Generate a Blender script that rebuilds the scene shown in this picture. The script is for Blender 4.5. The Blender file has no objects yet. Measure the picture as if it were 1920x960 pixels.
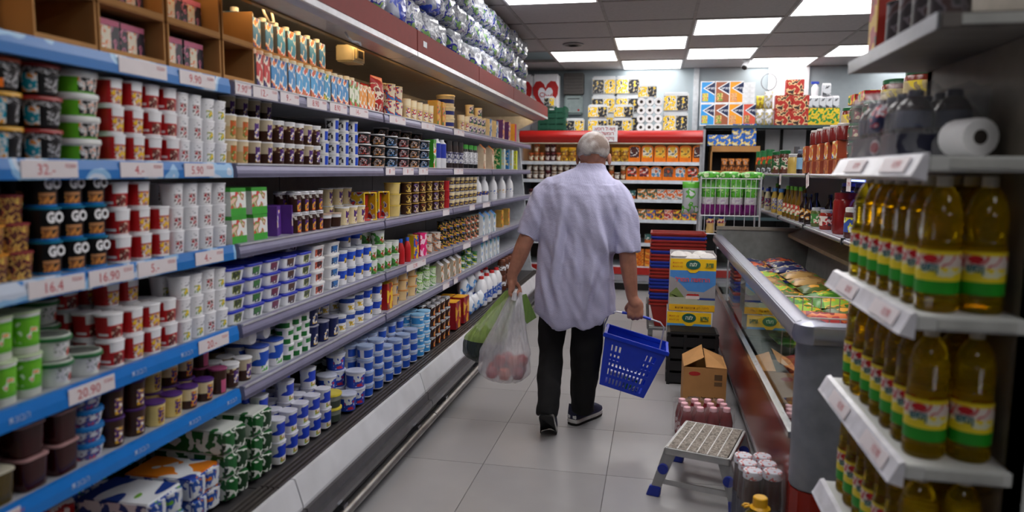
import bpy, bmesh, math, random
from mathutils import Vector, Matrix
random.seed(7)
SC = bpy.context.scene
COL = SC.collection
PI = math.pi
# ---------------------------------------------------------------- camera
F, H = 1343.5, 1.427
YAW, PITCH, ROLL = .1969, .118, .0103
_fw = Vector((-math.sin(YAW)*math.cos(PITCH), math.cos(YAW)*math.cos(PITCH), -math.sin(PITCH)))
_r0 = Vector((math.cos(YAW), math.sin(YAW), 0)); _u0 = _r0.cross(_fw)
_r = math.cos(ROLL)*_r0+math.sin(ROLL)*_u0; _u = -math.sin(ROLL)*_r0+math.cos(ROLL)*_u0
cd = bpy.data.cameras.new('camera'); cam = bpy.data.objects.new('camera', cd); COL.objects.link(cam)
m = Matrix((( _r.x,_u.x,-_fw.x,0),(_r.y,_u.y,-_fw.y,0),(_r.z,_u.z,-_fw.z,H),(0,0,0,1)))
cam.matrix_world = m
cd.sensor_width = 36; cd.lens = F/1920*36; cd.clip_start = .05; cd.clip_end = 60
cd.dof.use_dof = True; cd.dof.focus_distance = 4.3; cd.dof.aperture_fstop = 1.7
SC.camera = cam
def Yof(px, X, z):
    "depth along the aisle of the point seen in column px on the upright plane x = X at height z"
    q = px-960; dz = z-H
    return (F*(X*_r.x+dz*_r.z)-q*(X*_fw.x+dz*_fw.z))/(q*_fw.y-F*_r.y)
def Xof(px, Y, z):
    q = px-960; dz = z-H
    return (F*(Y*_r.y+dz*_r.z)-q*(Y*_fw.y+dz*_fw.z))/(q*_fw.x-F*_r.x)
# ---------------------------------------------------------------- world, exposure
w = bpy.data.worlds.new('world'); SC.world = w; w.use_nodes = True
w.node_tree.nodes['Background'].inputs[0].default_value = (.75, .8, .9, 1)
w.node_tree.nodes['Background'].inputs[1].default_value = .0
vs = SC.view_settings
vs.view_transform = 'Standard'; vs.look = 'None'; vs.gamma = 1; vs.use_curve_mapping = False
vs.exposure = 0.32
LED = 5.5          # emission of the ceiling panels
TUBE = 9.0         # emission of the tubes inside the refrigerated cabinets
# ---------------------------------------------------------------- materials
MATS = {}
def s2l(c):
    return tuple(((x/255+.055)/1.055)**2.4 if x > 10 else x/255/12.92 for x in c)
def new_mat(key):
    mt = bpy.data.materials.new(key); mt.use_nodes = True
    return mt, mt.node_tree.nodes, mt.node_tree.links, mt.node_tree.nodes['Principled BSDF']
def M(c, rough=.45, metal=0, var=.12, scale=18, trans=0, emit=0, alpha=1, sss=0, coat=0, bump=0, ior=1.45):
    "plain material: an sRGB colour with a little procedural unevenness"
    key = ('m', c, rough, metal, var, scale, trans, emit, alpha, sss, coat, bump, ior)
    if key in MATS: return MATS[key]
    mt, N, L, B = new_mat('plain_%02x%02x%02x' % tuple(c))
    col = s2l(c)
    tc = N.new('ShaderNodeTexCoord'); nz = N.new('ShaderNodeTexNoise'); nz.inputs['Scale'].default_value = scale
    L.new(tc.outputs['Object'], nz.inputs['Vector'])
    rp = N.new('ShaderNodeValToRGB')
    rp.color_ramp.elements[0].position = .3; rp.color_ramp.elements[1].position = .7
    rp.color_ramp.elements[0].color = (*[x*(1-var) for x in col], 1)
    rp.color_ramp.elements[1].color = (*[min(1, x*(1+var)) for x in col], 1)
    L.new(nz.outputs[0], rp.inputs[0]); L.new(rp.outputs[0], B.inputs['Base Color'])
    B.inputs['Roughness'].default_value = rough; B.inputs['Metallic'].default_value = metal
    B.inputs['IOR'].default_value = ior
    if trans: B.inputs['Transmission Weight'].default_value = trans
    if coat: B.inputs['Coat Weight'].default_value = coat
    if alpha < 1: B.inputs['Alpha'].default_value = alpha
    if sss:
        B.inputs['Subsurface Weight'].default_value = sss; B.inputs['Subsurface Radius'].default_value = (.012, .005, .003)
    if emit:
        B.inputs['Emission Color'].default_value = (*col, 1); B.inputs['Emission Strength'].default_value = emit
    if bump:
        b = N.new('ShaderNodeBump'); b.inputs['Strength'].default_value = bump; b.inputs['Distance'].default_value = .01
        L.new(nz.outputs[0], b.inputs['Height']); L.new(b.outputs[0], B.inputs['Normal'])
    MATS[key] = mt; return mt
def P(base, cols, scale=40, rough=.4, share=.5, stretch=(1, 1, 1), voro=False):
    "printed packaging: blots of several inks on a base colour"
    key = ('p', base, tuple(cols), scale, rough, share, stretch, voro)
    if key in MATS: return MATS[key]
    mt, N, L, B = new_mat('print_%02x%02x%02x' % tuple(base))
    tc = N.new('ShaderNodeTexCoord'); mp = N.new('ShaderNodeMapping'); mp.inputs['Scale'].default_value = stretch
    L.new(tc.outputs['Object'], mp.inputs[0])
    rp = N.new('ShaderNodeValToRGB'); cr = rp.color_ramp; cr.interpolation = 'CONSTANT'
    if voro:
        t = N.new('ShaderNodeTexVoronoi'); t.inputs['Scale'].default_value = scale; L.new(mp.outputs[0], t.inputs['Vector'])
        sp = N.new('ShaderNodeSeparateColor'); L.new(t.outputs['Color'], sp.inputs[0]); L.new(sp.outputs[0], rp.inputs[0])
        lo, hi = share, 1.0
    else:
        t = N.new('ShaderNodeTexNoise'); t.inputs['Scale'].default_value = scale; t.inputs['Detail'].default_value = 1.5
        L.new(mp.outputs[0], t.inputs['Vector']); L.new(t.outputs[0], rp.inputs[0])
        lo, hi = .36+.28*share, .68
    cr.elements[0].position = 0; cr.elements[0].color = (*s2l(base), 1)
    cr.elements[1].position = lo; cr.elements[1].color = (*s2l(cols[0]), 1)
    for k, c in enumerate(cols[1:]):
        e = cr.elements.new(lo+(hi-lo)*(k+1)/len(cols)); e.color = (*s2l(c), 1)
    L.new(rp.outputs[0], B.inputs['Base Color']); B.inputs['Roughness'].default_value = rough
    MATS[key] = mt; return mt
WHITE = (232, 232, 236); OFF = (222, 216, 205); BLACK = (16, 16, 19); RED = (176, 24, 28); BLUE = (24, 70, 190); SKY = (30, 130, 205)
GREEN = (60, 150, 40); PURPLE = (80, 40, 120); BROWN = (60, 34, 24); YEL = (235, 190, 30); ORANGE = (240, 120, 20); CREAM = (232, 214, 170); NAVY = (20, 30, 80)
STEEL = M((150, 152, 158), .28, 1, .1); SILVER = M((176, 176, 186), .32, .6, .06); DARK = M((22, 22, 24), .6)
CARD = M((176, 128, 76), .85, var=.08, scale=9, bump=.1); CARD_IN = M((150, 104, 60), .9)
# ---------------------------------------------------------------- objects
def mesh(name, v, f, mats, mi=None, smooth=False, sharp=.7):
    me = bpy.data.meshes.new(name); me.from_pydata(v, [], f)
    for mt in (mats if isinstance(mats, (list, tuple)) else [mats]): me.materials.append(mt)
    if mi: me.polygons.foreach_set('material_index', mi)
    if smooth:
        me.polygons.foreach_set('use_smooth', [True]*len(f)); me.update()
        me.set_sharp_from_angle(angle=sharp)
    me.update(); return me
def ob(name, data, parent=None, loc=(0, 0, 0), rot=(0, 0, 0), scale=None):
    o = bpy.data.objects.new(name, data); COL.objects.link(o); o.location = loc
    if rot != (0, 0, 0): o.rotation_euler = rot
    if scale: o.scale = scale
    if parent: o.parent = parent
    return o
def tag(o, label=None, cat=None, group=None, kind=None):
    if label: o['label'] = label
    if cat: o['category'] = cat
    if group: o['group'] = group
    if kind: o['kind'] = kind
    return o
def thing(name, label, cat, loc=(0, 0, 0), rz=0, group=None, rot=None):
    o = ob(name, None, None, loc, rot or (0, 0, rz)); o.empty_display_size = .05
    return tag(o, label, cat, group)
class MB:
    "collects boxes, prisms and tubes into one mesh"
    def __init__(s): s.v = []; s.f = []; s.m = []; s.sm = []
    def add(s, v, f, m=0, sm=False):
        o = len(s.v); s.v += [tuple(x) for x in v]; s.f += [tuple(i+o for i in q) for q in f]
        s.m += (m if isinstance(m, list) else [m]*len(f)); s.sm += [sm]*len(f); return s
    def box(s, x0, x1, y0, y1, z0, z1, m=0):
        v = [(x, y, z) for z in (z0, z1) for y in (y0, y1) for x in (x0, x1)]
        return s.add(v, [(0, 2, 3, 1), (4, 5, 7, 6), (0, 1, 5, 4), (2, 6, 7, 3), (0, 4, 6, 2), (1, 3, 7, 5)], m)
    def hexa(s, q0, q1, m=0):
        "two quads, bottom and top, joined"
        return s.add(list(q0)+list(q1), [(3, 2, 1, 0), (4, 5, 6, 7), (0, 1, 5, 4), (1, 2, 6, 5), (2, 3, 7, 6), (3, 0, 4, 7)], m)
    def prism(s, poly, axis, a, b, m=0):
        "polygon (p,q) swept along axis 'x','y','z' from a to b"
        def pt(p, t): return {'x': (t, p[0], p[1]), 'y': (p[0], t, p[1]), 'z': (p[0], p[1], t)}[axis]
        n = len(poly); v = [pt(p, a) for p in poly]+[pt(p, b) for p in poly]
        f = [tuple(range(n))[::-1], tuple(range(n, 2*n))]+[(i, (i+1) % n, n+(i+1) % n, n+i) for i in range(n)]
        return s.add(v, f, m)
    def tube(s, pts, r, seg=8, m=0, closed=False, cap=True):
        P_ = [Vector(p) for p in pts]; n = len(P_); rings = []
        rr = r if isinstance(r, (list, tuple)) else [r]*n
        up = Vector((0, 0, 1)); prev = None
        for i, p in enumerate(P_):
            if closed: t = P_[(i+1) % n]-P_[i-1]
            else: t = P_[min(i+1, n-1)]-P_[max(i-1, 0)]
            t.normalize()
            if prev is None:
                a = t.cross(up)
                if a.length < .05: a = t.cross(Vector((1, 0, 0)))
            else: a = prev-t*prev.dot(t)
            a.normalize(); prev = a; b = t.cross(a)
            rings.append([p+rr[i]*(math.cos(2*PI*k/seg)*a+math.sin(2*PI*k/seg)*b) for k in range(seg)])
        v = [q for rg in rings for q in rg]; f = []
        for i in range(n if closed else n-1):
            j = (i+1) % n
            f += [(i*seg+k, i*seg+(k+1) % seg, j*seg+(k+1) % seg, j*seg+k) for k in range(seg)]
        if cap and not closed: f += [tuple(range(seg))[::-1], tuple((n-1)*seg+k for k in range(seg))]
        return s.add(v, f, m, True)
    def lathe(s, prof, seg=14, n=2.0, sx=1., sy=1., patch=(), c=(0, 0, 0), m0=0):
        "prof: (r, z, material) rings; cross-section a superellipse of exponent n; patch: (k0,k1,angle0,angle1,material) in degrees"
        cs = []
        for k in range(seg):
            a = 2*PI*(k+.5)/seg; ca, sa = math.cos(a), math.sin(a)
            e = 2/n; cs.append((math.copysign(abs(ca)**e, ca)*sx, math.copysign(abs(sa)**e, sa)*sy))
        v = []; f = []; mi = []
        for p in prof: v += [(c[0]+p[0]*x, c[1]+p[0]*y, c[2]+p[1]) for x, y in cs]
        for i in range(len(prof)-1):
            for k in range(seg):
                f.append((i*seg+k, i*seg+(k+1) % seg, (i+1)*seg+(k+1) % seg, (i+1)*seg+k))
                mm = prof[i][2] if len(prof[i]) > 2 else m0
                ang = (360*(k+1)/seg+180) % 360-180
                for (k0, k1, a0, a1, pm) in patch:
                    if k0 <= i < k1 and a0 <= ang <= a1: mm = pm
                mi.append(mm)
        f += [tuple(range(seg))[::-1], tuple((len(prof)-1)*seg+k for k in range(seg))]
        mi += [prof[0][2] if len(prof[0]) > 2 else m0, prof[-1][2] if len(prof[-1]) > 2 else m0]
        return s.add(v, f, mi, True)
    def me(s, name, mats, bevel=0, smooth=False):
        me = bpy.data.meshes.new(name); me.from_pydata(s.v, [], s.f)
        for mt in (mats if isinstance(mats, (list, tuple)) else [mats]): me.materials.append(mt)
        me.polygons.foreach_set('material_index', s.m)
        if bevel:
            bm = bmesh.new(); bm.from_mesh(me)
            bmesh.ops.bevel(bm, geom=[e for e in bm.edges if len(e.link_faces) == 2 and e.calc_face_angle(0) > .6], offset=bevel, segments=2, affect='EDGES', clamp_overlap=True)
            bm.to_mesh(me); bm.free()
        if smooth or bevel or any(s.sm):
            me.polygons.foreach_set('use_smooth', [True]*len(me.polygons)); me.update(); me.set_sharp_from_angle(angle=.7)
        me.update(); return me
    def ob(s, name, mats, parent=None, bevel=0, loc=(0, 0, 0), rot=(0, 0, 0), smooth=False):
        return ob(name, s.me(name, mats, bevel, smooth), parent, loc, rot)
def box(name, x0, x1, y0, y1, z0, z1, mt, parent=None, bevel=0):
    return MB().box(x0, x1, y0, y1, z0, z1).ob(name, mt, parent, bevel)
_TXT = {}
def textmesh(body, size=1.0, mt=None, ext=0.0, bold=0.0):
    "flat lettering as a mesh, centred on the origin in the xy plane, given height"
    key = (body, size, mt.name, ext, bold)
    if key in _TXT: return _TXT[key]
    c = bpy.data.curves.new('lettering', 'FONT'); c.body = body; c.align_x = 'CENTER'; c.align_y = 'CENTER'; c.size = size
    c.extrude = ext; c.offset = bold; c.resolution_u = 2
    o = bpy.data.objects.new('lettering', c); COL.objects.link(o)
    dg = bpy.context.evaluated_depsgraph_get(); me = bpy.data.meshes.new_from_object(o.evaluated_get(dg))
    bpy.data.objects.remove(o); bpy.data.curves.remove(c)
    me.materials.clear(); me.materials.append(mt); me.name = 'lettering'
    _TXT[key] = me; return me
def fuse(me, other, mat4):
    "append another mesh (with its materials) to a mesh data block"
    bm = bmesh.new(); bm.from_mesh(me); n = len(bm.faces); base = len(me.materials)
    t = other.copy(); t.transform(mat4); bm.from_mesh(t); bm.faces.ensure_lookup_table()
    for f in bm.faces[n:]: f.material_index += base
    bm.to_mesh(me); bm.free()
    for mt in other.materials: me.materials.append(mt)
    bpy.data.meshes.remove(t); me.update(); return me
FRONT = Matrix(((0, 0, 1, 0), (1, 0, 0, 0), (0, 1, 0, 0), (0, 0, 0, 1)))   # xy lettering -> facing +x, reading along +y
# ---------------------------------------------------------------- the room
ZC = 2.74; TW = .7478; CX0, CY0 = .273, 6.543; YB = CY0+4*TW; XL, XR, YF = -2.35, 5.6, -4.0
floor = tag(MB().box(XL, XR, YF, YB, -.06, -.004).ob('floor', M((70, 68, 68), .9)), kind='structure')
tile_mats = []
for k in range(4):
    g = 150+(k % 3)*3; tile_mats.append(M((g, g-1, g+1), .3, var=.04, scale=2.2+k))
fx0, fy0, T = -.7609*H/1.38, 3.1696*H/1.38, .60
tile_me = [MB().box(.0015, T-.0015, .0015, T-.0015, -.01, 0).me('floor_tile', mt) for mt in tile_mats]
for i in range(-3, 9):
    for j in range(-10, 11):
        x, y = fx0+i*T, fy0+j*T
        if x < XL-.1 or x+T > XR+.1 or y+T > YB+.45 or y < YF: continue
        ob('floor_tile', tile_me[random.randrange(4)], floor, (x, y, 0))
ceil_root = tag(MB().box(XL, XR, YF, YB+.2, ZC+.32, ZC+.38).ob('ceiling', M((60, 58, 58), .9)), kind='structure')
ceil_m = [M((176+k*5, 170+k*5, 170+k*5), .9, var=.05, scale=40+k) for k in range(2)]
ct = [MB().box(.012, TW-.012, .012, TW-.012, ZC+.004, ZC+.02).me('ceiling_tile', mt) for mt in ceil_m]
lights = {(0, 0), (0, 2), (-1, 1), (-1, 3), (-2, 2), (1, 3), (1, -1), (2, 2), (3, 3), (-2, -2), (4, 2), (3, -1), (0, -3), (0, -4), (-1, -4), (-1, -5), (2, -4), (0, -6), (-1, -7), (1, -9), (4, -4), (5, 0), (-1, -11), (5, -6)}  # most cells not named in LN are added, unseen panels that brighten the aisle
i0, i1, j0, j1 = -4, 7, -14, 3
hole = {(-3, 2)}
for i in range(i0, i1+1):
    for j in range(j0, j1+1):
        if (i, j) in lights or (i, j) in hole: continue
        x = CX0+i*TW
        if x < XL-TW+.2 or x > XR: continue
        ob('ceiling_tile', ct[random.randrange(2)], ceil_root, (x, CY0+j*TW, 0))
bar = M((150, 144, 142), .6)
for i in range(i0, i1+2):
    x = CX0+i*TW
    MB().box(x-.013, x+.013, CY0+j0*TW, YB, ZC, ZC+.03).ob('grid_bar', bar, ceil_root)
for j in range(j0, j1+2):
    y = CY0+j*TW
    MB().box(CX0+i0*TW, CX0+(i1+1)*TW, y-.013, y+.013, ZC-.001, ZC+.029).ob('grid_bar', bar, ceil_root)
fr_me = MB()
for a in ((.014, TW-.014, .014, .03), (.014, TW-.014, TW-.03, TW-.014), (.014, .03, .014, TW-.014), (TW-.03, TW-.014, .014, TW-.014)): fr_me.box(*a, -.004, .02)
fr_me = fr_me.me('frame', M((235, 235, 238), .4)); df_me = MB().box(.028, TW-.028, .028, TW-.028, -.001, .012).me('diffuser', M((255, 252, 250), .5, emit=LED, var=.0))
LN = {(0, 0): 'square LED panel in the ceiling above the freezer, second nearest in its column', (0, 2): 'LED ceiling panel between plain tiles, above the cracker boxes', (-1, 1): 'LED ceiling panel above the stacked toilet rolls, the larger one',
      (-1, 3): 'LED ceiling panel touching the rear wall above black and yellow packs', (-2, 2): 'leftmost full LED ceiling panel beside the missing ceiling tile', (1, 3): 'LED ceiling panel at the rear wall beside the white security camera tube',
      (1, -1): 'largest LED ceiling panel, cut by the upper picture edge', (2, 2): 'LED ceiling panel partly hidden by the high grey shelf corner', (3, 3): 'rightmost LED ceiling panel beside the rear security camera'}
for n, (i, j) in enumerate(sorted(lights)):
    t = thing('ceiling_light', LN.get((i, j), 'LED ceiling panel in the part of the shop out of view'), 'light', (CX0+i*TW, CY0+j*TW, ZC), group='ceiling LED panels')
    ob('frame', fr_me, t); ob('diffuser', df_me, t)
# a small air vent and a sensor on the ceiling
t = thing('ceiling_vent', 'small round grey vent in the ceiling near the missing tile', 'vent', (Xof(1075, 7.62, ZC), 7.62, ZC-.012))
MB().lathe([(.10, 0), (.11, .006), (.11, .011)], 20).ob('rim', M((150, 146, 146), .6), t)
for k in range(3): MB().lathe([(.03+.025*k, -.004), (.036+.025*k, -.001)], 20).ob('vane', M((120, 116, 116), .6), t)
wallm = M((168, 180, 186), .8, var=.04, scale=3)
tag(box('wall_back', XL-.1, XR, YB, YB+.12, 0, ZC+.35, wallm), kind='structure')
tag(box('wall_left', XL-.12, XL, YF, YB, 0, ZC+.35, wallm), kind='structure')
wall_d = M((92, 84, 78), .8)
tag(box('wall_right', XR, XR+.12, YF, YB, 0, ZC+.35, wall_d), kind='structure')
tag(box('wall_front', XL, XR, YF-.12, YF, 0, ZC+.35, wall_d), kind='structure')
xa, xb = Xof(1440, YB, 2.6), Xof(1516, YB, 2.6)
tag(box('trim_1', xa, xb, YB-.05, YB-.001, 1.2, ZC-.002, M((214, 216, 220), .75, var=.03)), kind='structure')
tag(box('trim_2', xb, XR-.001, YB-.012, YB-.0005, 1.2, ZC-.002, M((150, 160, 166), .8, var=.03)), kind='structure')
tag(box('trim_3', Xof(1300,YB,2.5), Xof(1310,YB,2.5), YB-.03, YB-.001, 1.9, ZC-.002, M((220, 224, 228), .7)), kind='structure')

# ---------------------------------------------------------------- dairy cabinets along the left wall
XS = -1.45                                        # shelf edges
SZ = [.64, .87, 1.16, 1.445, 1.73]; ZD = .27      # shelf tops, deck top
SEAMS = [.15, 2.275, 3.68, 5.02, 6.27, 8.28]
red_m = M((116, 34, 30), .65, var=.06); strip_m = M((138, 136, 164), .35, .15, .05); shelf_m = M((176, 178, 186), .4, .2)
blue_m = M((16, 116, 204), .35, var=.05); wave_m = P((26, 112, 190), [(140, 186, 226), (200, 212, 232), (50, 130, 204)], 7, .35, .58)
tag_w = M((226, 218, 222), .5, var=.03); ink_r = M((190, 60, 70), .6); ink_k = M((60, 60, 70), .6)
back_m = M((96, 94, 96), .35, .7); cream_m = M((222, 214, 200), .4); bump_w = M((206, 208, 214), .35, var=.1, scale=6); bump_d = M((74, 72, 76), .5)
WHICH = ['nearest the camera with blue price strips', 'second from the camera behind the chocolate puddings', 'in the middle, next to the carrier bags', 'fourth along, opposite the wire rack', 'farthest, holding the milk bottles']
def price(sz, y, wd, txt, parent, sub='', hgt=.042, ink=ink_r):
    me = MB().box(0, .0015, -wd/2, wd/2, -hgt/2, hgt/2).me('price_tag', tag_w)
    if txt: fuse(me, textmesh(txt, hgt*.85, ink), Matrix.Translation((.0022, -wd*.08, -.002)) @ FRONT)
    fuse(me, textmesh(sub or 'מבצע', hgt*.35, ink), Matrix.Translation((.0022, wd*.36, .009)) @ FRONT)
    return ob('price_tag', me, parent, (XS+.0105, y, sz))
FR = []
for n in range(5):
    y0, y1 = SEAMS[n], SEAMS[n+1]; near = n == 0
    t = thing('dairy_fridge', 'open dairy fridge section '+WHICH[n], 'fridge', (-1.75, (y0+y1)/2, 0), 0, 'open dairy fridge sections')
    o = Vector(t.location)
    def part(name, mb, mt, bevel=0, parent=None):
        b = mb; b.v = [(x-o.x, y-o.y, z-o.z) for x, y, z in b.v]
        return b.ob(name, mt, parent or t, bevel)
    g = .004
    part('back_panel', MB().box(-2.12, -2.06, y0+g, y1-g, .1, 2.1), back_m)
    part('base', MB().box(-2.12, -1.22, y0+g, y1-g, .06, .20), bump_d)
    part('deck', MB().box(-2.06, -1.27, y0+g, y1-g, .20, .262), M((70, 68, 70), .5, .4))
    for k in range(5):
        part('grille_slat', MB().box(-1.385+.022*k, -1.375+.022*k, y0+g, y1-g, .2625, .274), M((98, 92, 90), .45, .6))
    part('bumper', MB().prism([(-1.275, .2), (-1.275, .30), (-1.262, .312), (-1.245, .312), (-1.215, .215), (-1.215, .2)], 'y', y0+g, y1-g), bump_w)
    part('skirt', MB().prism([(-1.23, .105), (-1.23, .2), (-1.20, .205), (-1.195, .105)], 'y', y0+g, y1-g), bump_d)
    part('profile', MB().prism([(-1.20, .12), (-1.20, .165), (-1.178, .165), (-1.172, .142), (-1.178, .12)], 'y', y0+g, y1-g), STEEL)
    part('kick_plate', MB().box(-1.30, -1.27, y0+g, y1-g, 0, .07), DARK)
    part('bumper_rail', MB().tube([(-1.165, y0+g, .075), (-1.165, y1-g, .075)], .02, 10), M((150, 148, 146), .42, .9))
    for yy in (y0+.25, y1-.25):
        part('rail_bracket', MB().box(-1.24, -1.165, yy-.02, yy+.02, .06, .11), STEEL)
    # canopy: red fascia, sloping aluminium lip, inner panel, tube lamp
    part('fascia', MB().prism([(-1.25, 2.045), (-1.25, 2.155), (-1.262, 2.16), (-1.30, 2.155), (-1.30, 2.045)], 'y', y0+g, y1-g), red_m, .003)
    part('lip', MB().prism([(-1.252, 2.045), (-1.252, 2.03), (-1.30, 2.012), (-1.41, 2.012), (-1.42, 2.035), (-1.30, 2.045)], 'y', y0+g, y1-g), SILVER)
    part('lip_bead', MB().box(-1.262, -1.248, y0+g, y1-g, 2.020, 2.044), M((210, 210, 216), .3, .4))
    part('gold_rail', MB().box(-1.435, -1.412, y0+g, y1-g, 2.006, 2.022), M((150, 120, 70), .4, .5))
    part('canopy_top', MB().box(-2.12, -1.30, y0+g, y1-g, 2.10, 2.15), M((140, 140, 146), .5))
    part('inner_panel', MB().hexa([(-2.06, y0+g, 2.05), (-1.43, y0+g, 2.06), (-1.43, y1-g, 2.06), (-2.06, y1-g, 2.05)], [(-2.06, y0+g, 2.065), (-1.43, y0+g, 2.075), (-1.43, y1-g, 2.075), (-2.06, y1-g, 2.065)]), M((120, 118, 116), .3, .6))
    part('tube_lamp', MB().tube([(-1.47, y0+.05, 2.038), (-1.47, y1-.05, 2.038)], .014, 8), M((255, 214, 156), .5, emit=TUBE*(.55 if near else 1), var=0))
    if n in (1, 2): part('sticker', MB().box(-1.2505, -1.2485, Yof(797, -1.25, 2.1)-.03 if n == 2 else y0+.3, Yof(797, -1.25, 2.1)+.03 if n == 2 else y0+.36, 2.085, 2.115), M((200, 206, 214), .5))
    if n in (0, 4):
        yy = y0 if n == 0 else y1
        part('end_panel', MB().prism([(-2.12, 0), (-1.24, 0), (-1.24, .2), (-1.42, .3), (-1.6, 1.9), (-1.28, 2.05), (-1.28, 2.15), (-2.12, 2.15)], 'y', yy-(.04 if n == 0 else 0), yy+(.0 if n == 0 else .04)), M((200, 204, 210), .3))
    shs = []
    for k, z in enumerate(SZ):
        zz = z
        sh = part('shelf', MB().box(-2.05, XS-.012, y0+.012, y1-.012, zz-.022, zz-.004), shelf_m); shs.append(sh)
        em = blue_m if near and k < 2 else wave_m if near else strip_m
        st = MB()
        st.prism([(XS-.012, zz-.05), (XS-.012, zz), (XS+.004, zz), (XS+.010, zz-.025), (XS+.010, zz-.05)], 'y', y0+.012, y1-.012)
        part('edge_strip', st, em, 0, sh)
        if not near:
            part('edge_bead', MB().box(XS+.004, XS+.012, y0+.012, y1-.012, zz-.006, zz), M((206, 206, 214), .3, .3), 0, sh)
            part('edge_groove', MB().box(XS+.0095, XS+.0112, y0+.012, y1-.012, zz-.0475, zz-.036), M((96, 94, 118), .4, .3), 0, sh)
    FR.append((o, shs))
# price tags in the strips: (shelf, first column, last column, figures)
TAGS = [(4, 222, 312, ''), (4, 336, 402, '9.90'), (4, 440, 470, '7.90'), (4, 474, 520, '12.-'), (4, 525, 560, '9.-'), (4, 575, 612, '8.90'), (4, 618, 650, '8.90'), (4, 655, 690, '14.-'), (4, 730, 760, '6.-'), (4, 790, 815, '11'), (4, 850, 870, '9'),
        (3, 38, 145, '32.-'), (3, 225, 305, '4.-'), (3, 345, 400, '5.90'), (3, 718, 740, '8'), (3, 755, 775, '8'), (3, 785, 802, '9'), (3, 850, 868, '7'),
        (2, 52, 158, '16.4'), (2, 166, 250, '16.90'), (2, 258, 330, '5.-'), (2, 366, 418, '4.-'), (2, 830, 842, ''), (2, 880, 890, ''), (2, 905, 918, ''),
        (1, 128, 214, '20.90'), (1, 372, 428, '20.-'), (1, 762, 798, '12.90'), (1, 868, 882, ''), (1, 905, 915, ''),
        (0, 2, 38, '6.-'), (0, 830, 842, ''), (0, 850, 858, '')]
for (k, p0, p1, s) in TAGS:
    z = SZ[k]-.025; ya, yb = Yof(p0, XS+.01, z), Yof(p1, XS+.01, z); yc = (ya+yb)/2
    n = max(i for i in range(5) if SEAMS[i] <= yc); o, shs = FR[n]
    ya, yb = max(ya, SEAMS[n]+.015), min(yb, SEAMS[n+1]-.015); yc = (ya+yb)/2
    tg = price(0, 0, yb-ya, s, shs[k]); tg.location = (XS+.0105-o.x, yc-o.y, z-o.z)
# maker's lettering on the plain blue strips
for k, cols in ((1, (30, 255, 345)), (0, (145, 260, 360, 430))):
    for p in cols:
        z = SZ[k]-.027; o, shs = FR[0]
        ob('lettering', textmesh('תנובה', .024, M((170, 190, 225), .5)), shs[k], (XS+.0113-o.x, Yof(p, XS, z)-o.y, z), (PI/2, 0, PI/2))
# small fittings under the canopy
yy = Yof(665, -1.5, 1.96)
t = thing('temperature_sensor', 'cream plastic sensor box hanging under the dairy fridge canopy', 'sensor', (-1.52, yy, 1.955)); MB().box(-.05, .045, -.07, .07, 0, .08).ob('housing', M((206, 190, 150), .5), t, .006); MB().box(.0452, .052, -.05, .05, .012, .068).ob('front_frame', M((214, 196, 140), .45), t, .003); MB().box(.0521, .054, -.028, .028, .022, .056).ob('display', DARK, t); MB().box(-.02, .02, -.02, .02, .0802, .098).ob('bracket', STEEL, t)
yy = Yof(500, -1.5, 1.95)
t = thing('cable_loop', 'loose pale cable hanging in a loop above the juice cartons', 'cable', (-1.50, yy, 2.045)); MB().tube([(0, -.03, 0), (.01, -.03, -.03), (.02, -.01, -.06), (.02, .02, -.055), (.01, .03, -.03), (0, .035, 0)], .005, 8).ob('cable', M((206, 196, 176), .5), t)
yy = Yof(668, -1.30, 2.0)
t = thing('hanging_clip', 'clear plastic clip hanging from the canopy lip', 'clip', (-1.33, yy, 2.011)); MB().tube([(0, -.05, 0), (.01, -.04, -.02), (.01, 0, -.03), (.015, .05, -.025), (.02, .07, -.035), (.01, .085, -.02)], .005, 6).ob('hook', M((200, 202, 208), .2), t)
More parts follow.
